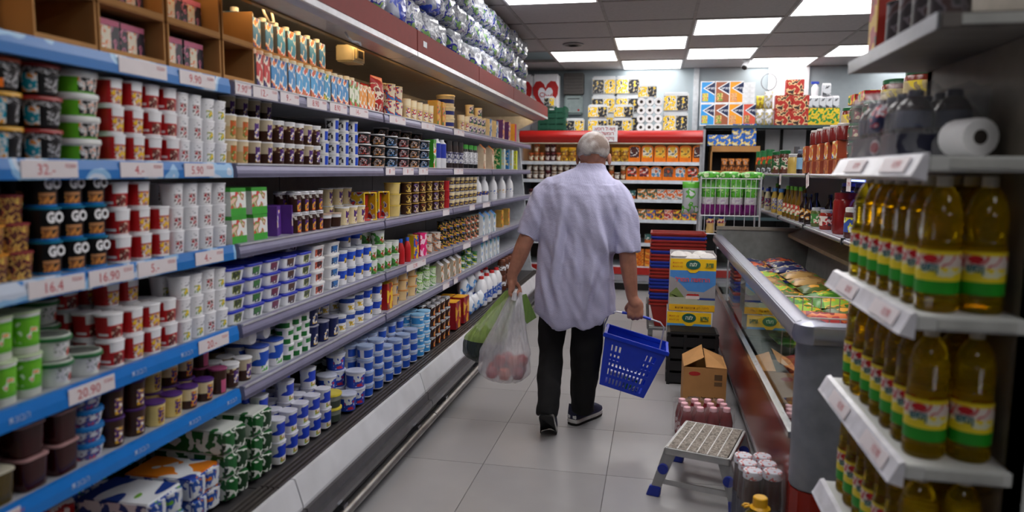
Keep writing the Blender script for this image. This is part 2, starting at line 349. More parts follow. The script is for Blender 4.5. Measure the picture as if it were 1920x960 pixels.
# ---------------------------------------------------------------- kinds of goods (front towards local +x, width along y)
KIND = {}
def kind(key, name, cat, w, d, h, parts):
    KIND[key] = dict(name=name, cat=cat, w=w, d=d, h=h, parts=parts); return key
def cup(key, name, cat, w, h, bands, lid=None, patch=(), taper=.8, n=2.0, d=None, seg=16, lidh=.005, over=1.05, simple=False, inset=0, flip=False):
    "tapered pot. bands: [(fraction up, material)]; patch: [(f0,f1,a0,a1,material)]; lid material or None"
    d = d or w; mats = []; 
    def ix(mt):
        if mt not in mats: mats.append(mt)
        return mats.index(mt)
    cuts = sorted({0.0, 1.0} | {f for f, _ in bands} | {p[0] for p in patch} | {p[1] for p in patch})
    def rad(f): return (1-f*(1-taper)) if flip else (taper+(1-taper)*f)
    prof = []
    for f in cuts:
        mt = [b for b in bands if b[0] <= f+1e-6][-1][1]; prof.append((rad(f), f*h, ix(mt)))
    patch = [(p[0], p[1], p[2]-28, p[3]-26, p[4]) for p in patch]
    pt = [(min(range(len(cuts)), key=lambda i: abs(cuts[i]-p[0])), min(range(len(cuts)), key=lambda i: abs(cuts[i]-p[1])), p[2], p[3], ix(p[4])) for p in patch]
    b = MB().lathe([(prof[0][0]*.94, 0, prof[0][2]), (prof[0][0], h*.02, prof[0][2])]+prof[1:], seg, n, d/2/over, w/2/over, [(k0+1 if k0 else 0, k1+1, a0, a1, mm) for k0, k1, a0, a1, mm in pt])
    ls = None
    if lid:
        ls = MB().lathe([(1.0*over, h), (1.0*over, h+lidh*.75), (.97*over, h+lidh), (.90*over, h+lidh), (.86*over, h+lidh-inset)], seg, n, d/2/over, w/2/over)
        if simple:
            li = ix(lid); b.add(ls.v, ls.f, li, True); ls = None
    me = b.me(name, mats)
    parts = [('pot', me, None)]
    if ls: parts.append(('lid', ls.me('lid', lid), None))
    return kind(key, name, cat, w, d, h+(lidh if lid else 0), parts)
def carton(key, name, cat, w, d, h, front, side, top, cap=None, gable=False, simple=False, capoff=0):
    b = MB()
    if gable:
        hh = h*.8
        v = [(sx*d/2, sy*w/2, z) for z in (0, hh) for sx, sy in ((-1, -1), (1, -1), (1, 1), (-1, 1))]+[(0, -w/2, h*.97), (0, w/2, h*.97), (0, -w/2, h), (0, w/2, h)]
        b.add(v, [(3, 2, 1, 0), (1, 2, 6, 5), (3, 0, 4, 7), (0, 1, 5, 4), (2, 3, 7, 6), (5, 6, 9, 8), (7, 4, 8, 9), (4, 5, 8), (6, 7, 9), (8, 9, 11, 10)], [1, 0, 0, 1, 1, 2, 2, 1, 1, 2])
    else:
        b.box(-d/2, d/2, -w/2, w/2, 0, h, [2, 2, 1, 1, 0, 0])
    me = b.me(name, [front, side, top], 0 if gable else min(w, d)*.03)
    parts = [('carton', me, None)]
    if cap:
        c = MB().lathe([(.016, h*(.86 if gable else 1)), (.016, h*(.86 if gable else 1)+.018), (.013, h*(.86 if gable else 1)+.02)], 10, c=(d*.22 if gable else capoff, 0, 0))
        parts.append(('cap', c.me('cap', cap), None))
    return kind(key, name, cat, w, d, h, parts)
def bottle(key, name, cat, w, h, prof, mats, cap=None, label=None, d=None, seg=16, n=2.0, handle=None, neck=.3):
    "prof: [(radius/half width, z/h, material index)]; cap (r, z0, z1, material); label (z0,z1,material list,patch)"
    d = d or w
    b = MB().lathe([(r, z*h, m) for r, z, m in prof], seg, n, d/2, w/2)
    parts = [('bottle', b.me(name, mats), None)]
    if label:
        z0, z1, lm, bands, patch = label
        rr = max(r for r, z, m in prof)*1.012
        lp = MB().lathe([(rr, (z0+(z1-z0)*f)*h, m) for f, m in bands]+[(rr, z1*h, bands[-1][1])], seg, n, d/2, w/2, patch)
        lp.f = [f for f in lp.f if len(f) == 4]; lp.m = lp.m[:len(lp.f)]; lp.sm = lp.sm[:len(lp.f)]
        parts.append(('label', lp.me('label', lm), None))
    if cap:
        r, z0, z1, cm = cap
        c = MB().lathe([(r, z0*h), (r, z1*h-.003), (r*.9, z1*h)], 12, 2, w/2, w/2)
        parts.append(('cap', c.me('cap', cm), None))
    return kind(key, name, cat, w, d, h, parts)
def pouch(key, name, cat, w, d, h, mats, seed=0, crimp=.1, nu=10, nv=10):
    "standing pillow bag with flat crimped ends"
    rnd = random.Random(seed); v = []; f = []; mi = []
    for j in range(nv+1):
        t = j/nv; z = t*h
        bul = max(.03, math.sin(PI*min(1, max(0, (t-.0)/(1.0))))**.45) if 0 < j < nv else .03
        if t > 1-crimp: bul = .05
        for i in range(2*nu):
            u = i/nu
            a = u if u <= 1 else 2-u
            yy = (a-.5)*w*(1-.06*math.sin(PI*t)+rnd.uniform(-.01, .01)); side = 1 if u < 1 else -1
            xx = side*d/2*bul*math.sin(PI*a)**.6*(1+rnd.uniform(-.13, .13)) if 0 < a < 1 else 0
            v.append((xx, yy, z))
    W = 2*nu
    for j in range(nv):
        for i in range(W):
            f.append((j*W+i, j*W+(i+1) % W, (j+1)*W+(i+1) % W, (j+1)*W+i))
            mi.append(1 if len(mats) > 1 and (j+.5)/nv > 1-crimp*2 else (2 if len(mats) > 2 and (j+.5)/nv < .3 else 0))
    f += [tuple(range(W))[::-1], tuple(nv*W+i for i in range(W))]; mi += [0, 0]
    me = mesh(name, v, f, mats, mi, True, 1.2)
    return kind(key, name, cat, w, d, h, [(name, me, None)])
def put(key, loc, rz, label, group, rot=None):
    k = KIND[key]
    if len(k['parts']) == 1:
        o = ob(k['name'], k['parts'][0][1], None, loc, rot or (0, 0, rz)); tag(o, label, k['cat'], group); return o
    t = thing(k['name'], label, k['cat'], loc, rz, group, rot)
    for nm, me, _ in k['parts']: ob(nm, me, t)
    return t
ORD = ['first', 'second', 'third', 'fourth', 'fifth', 'sixth', 'seventh', 'eighth', 'ninth', 'tenth', 'eleventh', 'twelfth', 'thirteenth', 'fourteenth', 'fifteenth', 'sixteenth', 'seventeenth', 'eighteenth', 'nineteenth', 'twentieth']
LV = {1: [''], 2: ['lower layer', 'upper layer'], 3: ['bottom layer', 'middle layer', 'top layer'], 4: ['bottom layer', 'second layer', 'third layer', 'top layer'], 5: ['bottom layer', 'second layer', 'third layer', 'fourth layer', 'top layer']}
USED = {}
def row(keys, a, b, z, desc, levels=1, rows=1, n=None, jit=.002, rot=0, levels_back=None, gap=.003, dlev=None, skip=(), step=0):
    "goods side by side from a to b (left to right as the shopper sees them), stacked in levels, rows deep"
    keys = [keys] if isinstance(keys, str) else keys
    a, b = Vector((*a, 0)), Vector((*b, 0)); L = (b-a).length; u = (b-a)/L; dp = Vector((-u.y, u.x, 0)); rz = math.atan2(-dp.y, -dp.x)
    k0 = KIND[keys[0]]; wmean = sum(KIND[q]['w'] for q in keys)/len(keys)
    n = n or max(1, round(L/(wmean+gap))); pitch = L/n
    USED[desc] = USED.get(desc, 0)+1
    if USED[desc] > 1: print('DUPLICATE DESC', desc)
    for r in range(rows):
        for c in range(n):
            q = keys[c % len(keys)]; k = KIND[q]
            nl = levels[c % len(levels)] if isinstance(levels, (list, tuple)) else levels
            if r and levels_back is not None: nl = levels_back[(c+r) % len(levels_back)] if isinstance(levels_back, (list, tuple)) else levels_back
            for l in range(nl):
                if (r, c, l) in skip: continue
                p = a+u*(pitch*(c+.5))+dp*(k['d']/2+r*(k['d']+gap)+step*l)
                zz = z+l*((dlev or k['h'])+.0005)
                bits = [desc]
                if nl > 1: bits.append(LV[min(nl, 5)][min(l, 4)])
                if rows > 1: bits.append(['front row', 'second row', 'third row', 'fourth row', 'fifth row', 'sixth row'][r])
                if n > 1: bits.append((ORD[c] if c < 20 else 'last')+' from left')
                lab = ', '.join(x for x in bits if x)
                jt = jit if pitch > k['w']+.002 else .0005; av = .05 if pitch > k['w']*1.04 else .008
                t_ = put(q, (p.x+random.uniform(-jit, jit), p.y+random.uniform(-jt, jt), zz), rz+rot+random.uniform(-av, av), lab, desc)
                if k['w'] > pitch-.001: t_.scale = (1, (pitch-.002)/k['w'], 1)
def left(keys, p0, p1, s, desc, x=-1.468, **kw):
    "goods on shelf s of the left cabinets between picture columns p0 and p1 of the row's front"
    z = ZD+.006 if s < 0 else SZ[s]
    zz = z+.05; lim = (2.02 if s == 4 else SZ[s+1]-.023)
    ks = [keys] if isinstance(keys, str) else keys; ml = lambda q: max(q) if isinstance(q, (list, tuple)) else (q or 1)
    tp = z+max(ml(kw.get('levels', 1)), ml(kw.get('levels_back', 1)))*max((kw.get('dlev') or KIND[q]['h'])+.0005 for q in ks)
    if tp > lim: print('TOO HIGH', desc, round(tp-lim, 3))
    row(keys, (x, Yof(p0, x, zz)), (x, Yof(p1, x, zz)), z+(.0005 if s < 0 else -.0035), desc, **kw)
# ---------------------------------------------------------------- goods in the left cabinets
w_ = M(WHITE, .35, var=.03); k_ = M(BLACK, .35); r_ = M(RED, .4); b_ = M(BLUE, .4); g_ = M(GREEN, .4); pu = M(PURPLE, .35); br = M(BROWN, .3); cr_ = M(CREAM, .45); y_ = M(YEL, .4); o_ = M(ORANGE, .4); sk = M(SKY, .35); nv = M(NAVY, .35)
fr1 = P((238, 200, 40), [(190, 40, 30), (240, 235, 225), (120, 40, 20)], 70, share=.4); fr2 = P((230, 225, 225), [(150, 20, 25), (90, 20, 20), (240, 190, 40)], 80, share=.45); txt_k = P((20, 20, 22), [(200, 200, 205), (90, 90, 95)], 160, share=.55, stretch=(1, .35, 1)); txt_w = P(WHITE, [(70, 70, 90), (150, 150, 160)], 170, share=.6, stretch=(1, .35, 1))
foil = M((200, 200, 206), .25, .7)
cup('kt_r', 'spread_tub', 'tub', .118, .066, [(0, k_), (.75, txt_k)], M((150, 36, 34), .35), [(.1, .75, -60, -5, P((22, 150, 175), [(235, 235, 235), (230, 140, 30)], 60)), (.15, .65, 15, 60, txt_k)], .84, 2.7, lidh=.010)
cup('kt_y', 'spread_tub', 'tub', .118, .066, [(0, k_), (.75, txt_k)], M((214, 160, 40), .35), [(.05, .9, -30, 20, P((24, 160, 190), [(235, 235, 235), (230, 160, 30)], 60)), (.15, .75, 30, 65, txt_k)], .84, 2.7, lidh=.010)
cup('kt_o', 'spread_tub', 'tub', .118, .066, [(0, k_), (.75, txt_k)], M((196, 80, 40), .35), [(.15, .75, 20, 60, txt_k), (.1, .4, -10, 15, o_)], .84, 2.7, lidh=.010)
cup('gt', 'vegetable_spread_tub', 'tub', .115, .044, [(0, M((92, 170, 30), .4)), (.9, w_)], M((214, 216, 214), .35), [(.1, .9, 5, 60, P((26, 26, 28), [(230, 230, 230), (220, 120, 40)], 80))], .88, 2.6, lidh=.014)
cup('rc1', 'fruit_yoghurt_cup', 'yoghurt', .068, .071, [(0, w_), (.1, r_), (.97, w_)], w_, [(.12, .62, -5, 50, fr1), (.68, .97, 0, 75, w_)], .86, 3.2)
cup('rc2', 'fruit_yoghurt_cup', 'yoghurt', .068, .071, [(0, w_), (.1, r_), (.97, w_)], w_, [(.12, .55, 5, 45, P((120, 40, 30), [(80, 20, 20), (220, 190, 170)], 70)), (.62, .97, -20, 60, w_), (.2, .3, -75, -30, w_)], .86, 3.2)
cup('wy', 'white_yoghurt_cup', 'yoghurt', .062, .066, [(0, w_)], w_, [(.12, .5, 0, 45, P((240, 205, 50), [(70, 130, 40), (240, 240, 235)], 70)), (.6, .78, -10, 50, txt_w)], .86, 3.2)
cup('wr', 'white_yoghurt_cup', 'yoghurt', .064, .068, [(0, w_)], w_, [(.1, .6, 0, 40, P((170, 26, 34), [(240, 240, 240), (80, 20, 20)], 75, share=.4)), (.7, .85, -10, 45, txt_w)], .86, 3.2)
cup('go', 'protein_yoghurt_cup', 'yoghurt', .082, .079, [(0, sk), (.08, k_)], M((40, 150, 190), .25, .5), [(.1, .34, -35, 40, P((30, 24, 22), [(226, 150, 70), (150, 90, 50)], 60, share=.35)), (.36, .46, -25, 35, M((200, 140, 90), .5))], .86, 2.6)
fuse(KIND['go']['parts'][0][1], textmesh('GO', .036, M((236, 236, 240), .5), 0, .0016), Matrix.Translation((.0385, 0, .058)) @ FRONT)
choc = P((90, 40, 34), [(226, 190, 90), (150, 60, 50), (50, 24, 22)], 60, share=.45)
cup('ch_r', 'chocolate_dessert_cup', 'dessert', .085, .062, [(0, choc)], M((140, 50, 54), .4), (), .86, 3)
cup('ch_y', 'chocolate_dessert_cup', 'dessert', .085, .062, [(0, choc)], M((224, 150, 40), .4), (), .86, 3)
cup('gc', 'cream_cheese_cup', 'cheese', .088, .10, [(0, M((206, 210, 200), .4)), (.2, M((96, 178, 40), .4)), (.93, w_)], M((196, 214, 176), .35), [(.3, .85, -50, 50, P((110, 190, 40), [(240, 244, 236), (224, 120, 40), (235, 215, 60)], 42, share=.55))], .84, 2.8, lidh=.006)
cup('wg', 'cottage_cheese_tub', 'cheese', .125, .058, [(0, M((216, 220, 216), .35))], M((196, 204, 196), .3), [(.2, .8, -10, 40, P(WHITE, [(150, 150, 155), (80, 120, 80)], 120, share=.6)), (.15, .5, 45, 60, M((200, 80, 70), .5))], .84, 2, lidh=.008, inset=.004)
KIND['wg']['parts'].append(('rim', MB().lathe([(.0645, .052), (.0655, .056), (.0655, .060), (.064, .062)], 20).me('rim', M((40, 110, 60), .4)), None))
gel = dict(taper=.86, n=5)
cup('gl_o', 'jelly_cup', 'dessert', .085, .078, [(0, M((96, 78, 26), .12, trans=.35))], M((196, 190, 170), .25), (), **gel)
cup('gl_r', 'jelly_cup', 'dessert', .085, .078, [(0, M((62, 14, 18), .12, trans=.3))], M((170, 130, 130), .25), (), **gel)
cup('bt', 'cheese_spread_tub', 'cheese', .115, .034, [(0, P((220, 222, 230), [(90, 50, 120), (40, 90, 170), (200, 60, 90)], 60))], M((20, 110, 180), .35), (), .84, 2.4, lidh=.012)
cup('pb', 'chocolate_pudding_cup', 'pudding', .07, .078, [(0, br)], M((70, 34, 100), .3), [(.12, .72, -15, 45, P(PURPLE, [(235, 180, 40), (230, 230, 235)], 75, share=.55))], .84, 2, lidh=.006)
cup('pc', 'vanilla_pudding_cup', 'pudding', .068, .068, [(0, br), (.42, cr_)], M((80, 44, 120), .3), [(.12, .85, -10, 45, P(PURPLE, [(235, 180, 40), (200, 40, 60)], 75, share=.55))], .84, 2, lidh=.006)
cup('py', 'vanilla_pudding_cup', 'pudding', .068, .068, [(0, M((226, 204, 130), .4))], M((80, 44, 120), .3), [(.12, .85, -10, 45, P(PURPLE, [(235, 180, 40), (90, 40, 40)], 75, share=.55))], .84, 2, lidh=.006)
cup('pp', 'chocolate_pudding_cup', 'pudding', .064, .085, [(0, br)], M((150, 70, 110), .3), [(.05, .6, -10, 45, M((200, 90, 130), .4))], .86, 2, lidh=.006)
# upper near shelf
left(['kt_o', 'kt_r'], -8, 138, 3, 'black spread tub on the upper blue-edged shelf', levels=3, rows=1, n=2, dlev=.079, skip={(0, 0, 0), (0, 0, 1)})
left(['kt_y'], -8, 64, 3, 'yellow-lidded black spread tub beside green tubs', levels=2, rows=1, n=1, dlev=.079)
left('gt', 142, 208, 3, 'green vegetable spread tub with white lid', levels=4, rows=1, n=1, dlev=.0585)
left(['rc1', 'rc1', 'rc2', 'rc2'], 208, 345, 3, 'red yoghurt cup on the upper blue-edged shelf', levels=3, rows=1, n=4)
left(['wr', 'wr', 'wy', 'wy'], 338, 432, 3, 'white yoghurt cup on the upper blue-edged shelf', levels=[3, 3, 3, 3], rows=1, n=4)
# second near shelf
left(['ch_y'], -40, 34, 2, 'yellow-lidded dark dessert cup at picture edge', levels=[2], rows=1, n=1)
left(['ch_r'], 14, 84, 2, 'maroon-lidded dessert cup beside black cups', levels=3, rows=1, n=1, step=.012)
left('go', 86, 216, 2, 'black cup with large white two-letter print', levels=3, rows=1, n=3)
left('go', 40, 130, 2, 'shaded black cup behind maroon desserts', x=-1.62, levels=[3], rows=1, n=2)
left(['rc2', 'rc1', 'rc1'], 218, 330, 2, 'red yoghurt cup beside the black printed cups', levels=[3, 3, 2], rows=1, n=3)
left(['wr'], 326, 432, 2, 'white cherry yoghurt cup on third shelf', levels=3, rows=1, n=4)
left(['wr'], 296, 380, 2, 'shaded white cherry yoghurt cup', x=-1.585, levels=3, rows=1, n=3)
# third near shelf
left('gc', -4, 96, 1, 'green-labelled cream cheese cup', levels=2, rows=2, n=2)
left('wg', 98, 210, 1, 'white cottage cheese tub with green rim', levels=[2, 1], rows=2, n=2, levels_back=[3, 2])
left(['rc2', 'rc1', 'rc1', 'rc2', 'rc2'], 208, 342, 1, 'red yoghurt cup on blue strip above puddings', levels=2, rows=3, n=4, levels_back=[3, 2, 3])
left(['wy', 'wy', 'wr'], 342, 432, 1, 'white fruit yoghurt cup on fourth shelf', levels=3, rows=2, n=4, levels_back=[3])
# lowest near shelf
left(['gl_o', 'gl_r', 'gl_r'], -30, 160, 0, 'dark jelly cup on the lowest blue shelf', levels=[1, 2, 2], rows=2, n=3, levels_back=[2])
left('bt', 160, 212, 0, 'flat blue-lidded spread tub', levels=4, rows=1, n=1)
left('pb', 210, 290, 0, 'dark chocolate pudding cup with purple lid', levels=2, rows=2, n=2)
left(['py', 'py', 'pc', 'pc', 'pp'], 290, 436, 0, 'vanilla pudding cup with purple lid', levels=[1, 1, 1, 1, 1], rows=2, n=5, levels_back=2)
left('pc', 330, 436, 0, 'shaded vanilla pudding cup', x=-1.66, levels=2, rows=1, n=3)
# deck of the near section: sleeved multipacks
def sleeve(key, w, d, h, top, side, frontm):
    b = MB().box(-d/2, d/2, -w/2, w/2, 0, h, [2, 0, 1, 1, 2, 2])
    me = b.me('yoghurt_multipack', [top, side, frontm], .004)
    pm = MB()
    parts = [('sleeve', me, None)]
    for k in range(2):
        y = (-.25+.5*k)*w
        c = MB().lathe([(.42*h, .1*h, 0), (.46*h, .45*h, 1), (.46*h, .75*h, 0), (.48*h, .88*h, 0)], 10, 3, .9, w/h/1.9, c=(d/2-.2*h, y, 0))
        parts.append(('pot', c.me('pot', [frontm, frontm]), None))
    return kind(key, 'yoghurt_multipack', 'yoghurt pack', w, d+.03, h, parts)
sleeve('s_red', .16, .24, .075, P((226, 220, 216), [(196, 40, 30), (220, 70, 40)], 7, share=.45), P((200, 50, 40), [(235, 230, 226)], 20), P((190, 40, 36), [(235, 230, 226)], 30))
sleeve('s_blu', .16, .24, .075, P((30, 60, 140), [(226, 230, 236), (110, 170, 50)], 8, share=.4, stretch=(1, .3, 1)), P((30, 60, 140), [(226, 230, 236)], 25), P((226, 230, 236), [(40, 80, 170), (110, 170, 50)], 30))
sleeve('s_org', .16, .24, .075, P((226, 130, 30), [(226, 230, 236), (30, 60, 150)], 8, share=.5), P((40, 80, 170), [(226, 230, 236)], 25), P((226, 230, 236), [(40, 90, 180), (226, 130, 30)], 30))
sleeve('s_grn', .125, .28, .083, P((206, 210, 204), [(30, 90, 40), (60, 60, 60)], 9, share=.85), P((24, 92, 40), [(216, 222, 214)], 24, share=.7), P((26, 100, 44), [(226, 230, 224), (20, 60, 30)], 22, share=.55))
sleeve('s_grd', .125, .28, .083, P((24, 84, 40), [(190, 200, 190), (14, 50, 26)], 34, share=.6), P((24, 84, 40), [(216, 222, 214)], 24), P((24, 84, 40), [(226, 230, 224)], 26))
left('s_red', 20, 300, -1, 'red and white yoghurt multipack on the fridge floor', x=-1.42, levels=[1, 1], rows=2, n=3, levels_back=[2])
left('s_blu', 262, 372, -1, 'blue white and green yoghurt multipack', x=-1.44, levels=[2], rows=2, n=1, levels_back=[2])
left('s_org', 358, 424, -1, 'orange-ended yoghurt multipack', x=-1.43, levels=[2], rows=1, n=1)
left(['s_grn'], 424, 520, -1, 'green and white yoghurt multipack', x=-1.41, levels=[3, 3], rows=1, n=2)
left(['s_grd'], 340, 440, -1, 'dark green yoghurt multipack behind', x=-1.72, levels=[3, 3], rows=1, n=2)

# ---- display cartons with boxed goods on the top shelf of the near section
ice = P((40, 34, 46), [(200, 110, 140), (90, 60, 90), (225, 215, 200)], 38, share=.5)
cone_m = P((226, 216, 196), [(226, 120, 50), (240, 236, 226)], 60, share=.6)
b = MB().box(-.03, .03, -.05, .05, 0, .105, [1, 0, 0, 0, 0, 0]).box(.03, .0312, -.022, .014, .014, .085, 2).box(.03, .0309, -.048, .048, .088, .104, 3)
kind('icebox', 'dessert_box', 'box', .102, .062, .1055, [('box', b.me('dessert_box', [ice, M((60, 52, 62), .6), cone_m, M((206, 110, 140), .6)]), None)])
b = MB().box(-.03, .03, -.042, .042, 0, .045, [1, 0, 0, 0, 0, 0]).box(.03, .031, -.03, .02, .008, .036, 2)
kind('icebox2', 'dessert_box', 'box', .086, .062, .0455, [('box', b.me('dessert_box', [P((30, 34, 60), [(220, 210, 190), (200, 60, 40)], 36), M((50, 50, 70), .6), P((226, 216, 196), [(210, 70, 40)], 50)]), None)])
def display(y0, y1, z, h, d, label, x=-1.475, back=True):
    w = y1-y0; t = thing('display_carton', label, 'carton', (x-d/2, (y0+y1)/2, z)); th = .006
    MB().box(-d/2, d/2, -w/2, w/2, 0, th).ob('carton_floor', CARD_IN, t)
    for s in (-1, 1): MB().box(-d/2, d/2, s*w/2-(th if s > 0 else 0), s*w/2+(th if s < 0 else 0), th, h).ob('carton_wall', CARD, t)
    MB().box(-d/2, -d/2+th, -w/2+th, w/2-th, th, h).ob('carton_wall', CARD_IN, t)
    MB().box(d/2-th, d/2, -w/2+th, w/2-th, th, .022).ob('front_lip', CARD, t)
    return t
zt = SZ[4]; Y5 = lambda p, zz=zt+.05: Yof(p, -1.475, zz)
cols = [(62, 184), (186, 312), (316, 416), (419, 478)]
nm = ['brown display carton with a bare cardboard side, at picture edge', 'brown display carton holding two black and pink boxes', 'brown display carton between its neighbours with three boxes', 'empty-fronted brown display carton beside red juice cartons']
for i, (p0, p1) in enumerate(cols):
    ya, yb = Y5(p0), Y5(p1)
    display(ya, yb-.004, zt-.0035, .135, .36, nm[i]+', lower')
    display(ya, yb-.004, zt+.133, .135, .36, nm[i]+', upper')
    if i in (1, 2):
        for l, zz in enumerate((zt+.004, zt+.141)):
            row('icebox', (-1.52, ya+.03), (-1.52, ya+.03+.208), zz, 'black and pink dessert box in %s display carton, %s' % (['', 'wider', 'next'][i], ['lower', 'upper'][l]), n=2)
for l, zz in enumerate((zt+.2475,)):
    ya = Y5(316); row('icebox2', (-1.52, ya+.03), (-1.52, ya+.2), zz, 'navy dessert box on top of pink ones', n=2, levels=1)
ya = Y5(0); row('ch_y', (-1.55, Y5(8)-.2), (-1.55, Y5(58)), zt-.003, 'dark dessert cup in shadow beside display carton', n=3, levels=2)
cup('grn_s', 'green_dessert_cup', 'dessert', .07, .06, [(0, P((60, 110, 30), [(30, 40, 24), (150, 190, 60)], 50))], k_, ())
row('grn_s', (-1.56, Y5(424)), (-1.56, Y5(460)), zt+.141, 'small green dessert cup in upper display carton', n=2)

# ---- far section, top shelf: juice cartons
def jc(key, base, cols, w=.062, h=.125):
    carton(key, 'juice_carton', 'carton', w, .062, h, P(base, cols, 36, share=.45, stretch=(1, 1, .6)), M((110, 116, 124), .5), M(base, .5), M((236, 226, 206), .4), capoff=.0)
jc('jb', (60, 140, 200), [(236, 232, 226), (240, 130, 60), (60, 60, 130)]); jc('jb2', (70, 160, 215), [(236, 236, 236), (226, 90, 70), (200, 120, 60)]); jc('jr', (200, 40, 40), [(240, 225, 210), (60, 40, 110)])
jc('jg', (60, 150, 200), [(236, 236, 230), (60, 140, 60), (230, 200, 60)]); jc('jo', (236, 150, 40), [(240, 236, 220), (230, 90, 30)], .055, .11); jc('jw', (228, 228, 210), [(110, 160, 60), (210, 60, 50)], .06, .13)
zz = zt
left('jr', 482, 507, 4, 'red juice carton', n=2)
left(['jb', 'jb', 'jb', 'jb2', 'jb2', 'jb2', 'jb', 'jg'], 508, 654, 4, 'light blue juice carton in lower row', n=11)
left(['jw'], 655, 674, 4, 'white and green drink carton', n=2)
left('jo', 674, 704, 4, 'small orange juice carton', n=4)
yq = Y5(470); yr = Yof(614, -1.54, zt+.15)
t = thing('carton_tray', 'flat cardboard tray carrying the upper row of blue cartons', 'tray', (-1.60, (yq+yr)/2, zt+.143)); hw = (yr-yq)/2
MB().box(-.12, .085, -hw, hw, 0, .005).ob('tray_floor', CARD, t)
for s in (-1, 1): MB().box(-.12, .085, s*hw-(.004 if s > 0 else 0), s*hw+(.004 if s < 0 else 0), .005, .02).ob('tray_side', CARD, t)
MB().box(.081, .085, -hw+.005, hw-.005, .005, .014).ob('tray_lip', CARD, t)
row(['jb', 'jb', 'jb', 'jb2', 'jb2', 'jb', 'jb2'], (-1.535, yq+.01), (-1.535, yr-.01), zt+.1485, 'light blue juice carton in upper row', n=8)
row(['jb2'], (-1.58, Y5(505)), (-1.58, Y5(640)), zt-.003, 'light blue juice carton in the second lower row', n=9)
pouch('rp', 'red_snack_pouch', 'pouch', .15, .07, .20, [P((190, 30, 30), [(235, 220, 200), (120, 20, 20)], 26), r_], 3)
left('rp', 700, 733, 4, 'red snack pouch standing behind price strip', n=1)
left('rp', 680, 712, 4, 'red snack pouch in the second row', x=-1.66, n=1)
# the rest of the top shelf
dk = dict(simple=True, seg=12)
fam = P((232, 222, 200), [(200, 50, 50), (50, 120, 190)], 40, share=.5)
cup('tp1', 'dairy_pot', 'dairy pot', .085, .085, [(0, fam)], cr_, (), .9, **dk)
cup('tp2', 'cream_bottle', 'bottle', .06, .12, [(0, cr_), (.7, M((240, 230, 200), .4))], M((224, 210, 180), .4), [(.15, .6, -40, 40, P((232, 222, 200), [(200, 50, 50), (60, 130, 190), (230, 190, 40)], 50))], .9, **dk)
cup('tp3', 'large_white_tub', 'tub', .14, .07, [(0, cr_), (.3, M((40, 50, 120), .4)), (.7, cr_)], cr_, (), .93, lidh=.012, **dk)
cup('tp4', 'white_purple_pot', 'dairy pot', .075, .07, [(0, cr_)], cr_, [(.1, .9, -60, 40, P((232, 226, 220), [(80, 40, 140), (60, 120, 50)], 60, share=.4))], .9, **dk)
carton('tp5', 'tall_carton', 'carton', .075, .07, .17, P((230, 180, 60), [(230, 90, 40), (60, 130, 70)], 26), M((200, 160, 80), .5), y_)
carton('tp6', 'tall_carton', 'carton', .075, .07, .19, M((196, 40, 110), .45), M((230, 170, 60), .5), M((90, 50, 120), .5)); carton('tp7', 'tall_carton', 'carton', .075, .07, .19, P((226, 160, 90), [(120, 60, 140), (235, 225, 205)], 20), M((90, 50, 120), .5), M((90, 50, 120), .5))
left('tp1', 733, 762, 4, 'red and blue dairy pot on top shelf', levels=2, n=2, rows=1)
left('tp2', 764, 818, 4, 'cream bottle with coloured label', levels=1, n=5, rows=1)
row('tp2', (-1.62, Y5(762)), (-1.62, Y5(800)), zt+.09, 'cream bottle raised on the stack', n=4)
left('tp5', 818, 838, 4, 'yellow and orange tall carton', n=2)
left('tp3', 836, 868, 4, 'large white tub with navy band', levels=3, n=1)
left('tp2', 866, 884, 4, 'slim cream bottle beside navy-banded tubs', n=2)
left('tp4', 884, 915, 4, 'white and purple dairy pot', levels=[3, 2], n=4)
carton('tp8', 'blue_white_carton', 'carton', .09, .08, .16, P((226, 222, 210), [(40, 120, 190)], 14, share=.5), cr_, sk)
left('tp8', 914, 938, 4, 'blue and cream carton', n=2)
left(['tp7', 'tp7', 'tp6'], 938, 972, 4, 'tall purple and pink carton', n=3)
carton('bx', 'brown_carton', 'carton', .2, .16, .2, M((150, 92, 40), .6), M((140, 86, 40), .6), CARD); carton('gb', 'grey_box', 'box', .11, .1, .2, P((120, 130, 150), [(160, 175, 195)], 20), M((110, 120, 140), .5), M((120, 130, 150), .5))
row('bx', (-1.75, Yof(758, -1.75, 1.9)), (-1.75, Yof(826, -1.75, 1.9)), zt-.003, 'brown carton at the fridge back', n=3)
row('gb', (-1.62, Yof(800, -1.62, 1.85)), (-1.62, Yof(824, -1.62, 1.85)), zt-.003, 'grey-blue box on the top shelf', n=1)

# ---- far section, second shelf
zig = P(CREAM, [(90, 50, 36), (60, 34, 26)], 40, share=.5)
cup('be', 'rice_pudding_cup', 'pudding', .068, .082, [(0, M((206, 176, 124), .45)), (.55, M((222, 204, 170), .45))], w_, [(.1, .8, 5, 55, P((200, 96, 40), [(110, 130, 50), (226, 200, 140)], 60, share=.5))], .84)
cup('pm', 'layered_pudding_cup', 'pudding', .068, .082, [(0, br), (.5, M((200, 186, 160), .4))], w_, [(.12, .8, -5, 45, P(PURPLE, [(230, 226, 230), (236, 180, 50)], 60, share=.55))], .84)
cup('pz', 'chocolate_topped_cup', 'pudding', .068, .082, [(0, br), (.6, zig), (.85, w_)], w_, [(.2, .75, -5, 45, P(PURPLE, [(230, 226, 230), (236, 170, 70)], 60, share=.5))], .84)
cup('wb', 'white_blue_cup', 'dairy pot', .068, .05, [(0, w_)], M((206, 206, 206), .35), [(.1, .9, 0, 40, b_), (.15, .85, -90, -30, P((40, 36, 40), [(220, 220, 220)], 70))], .9)
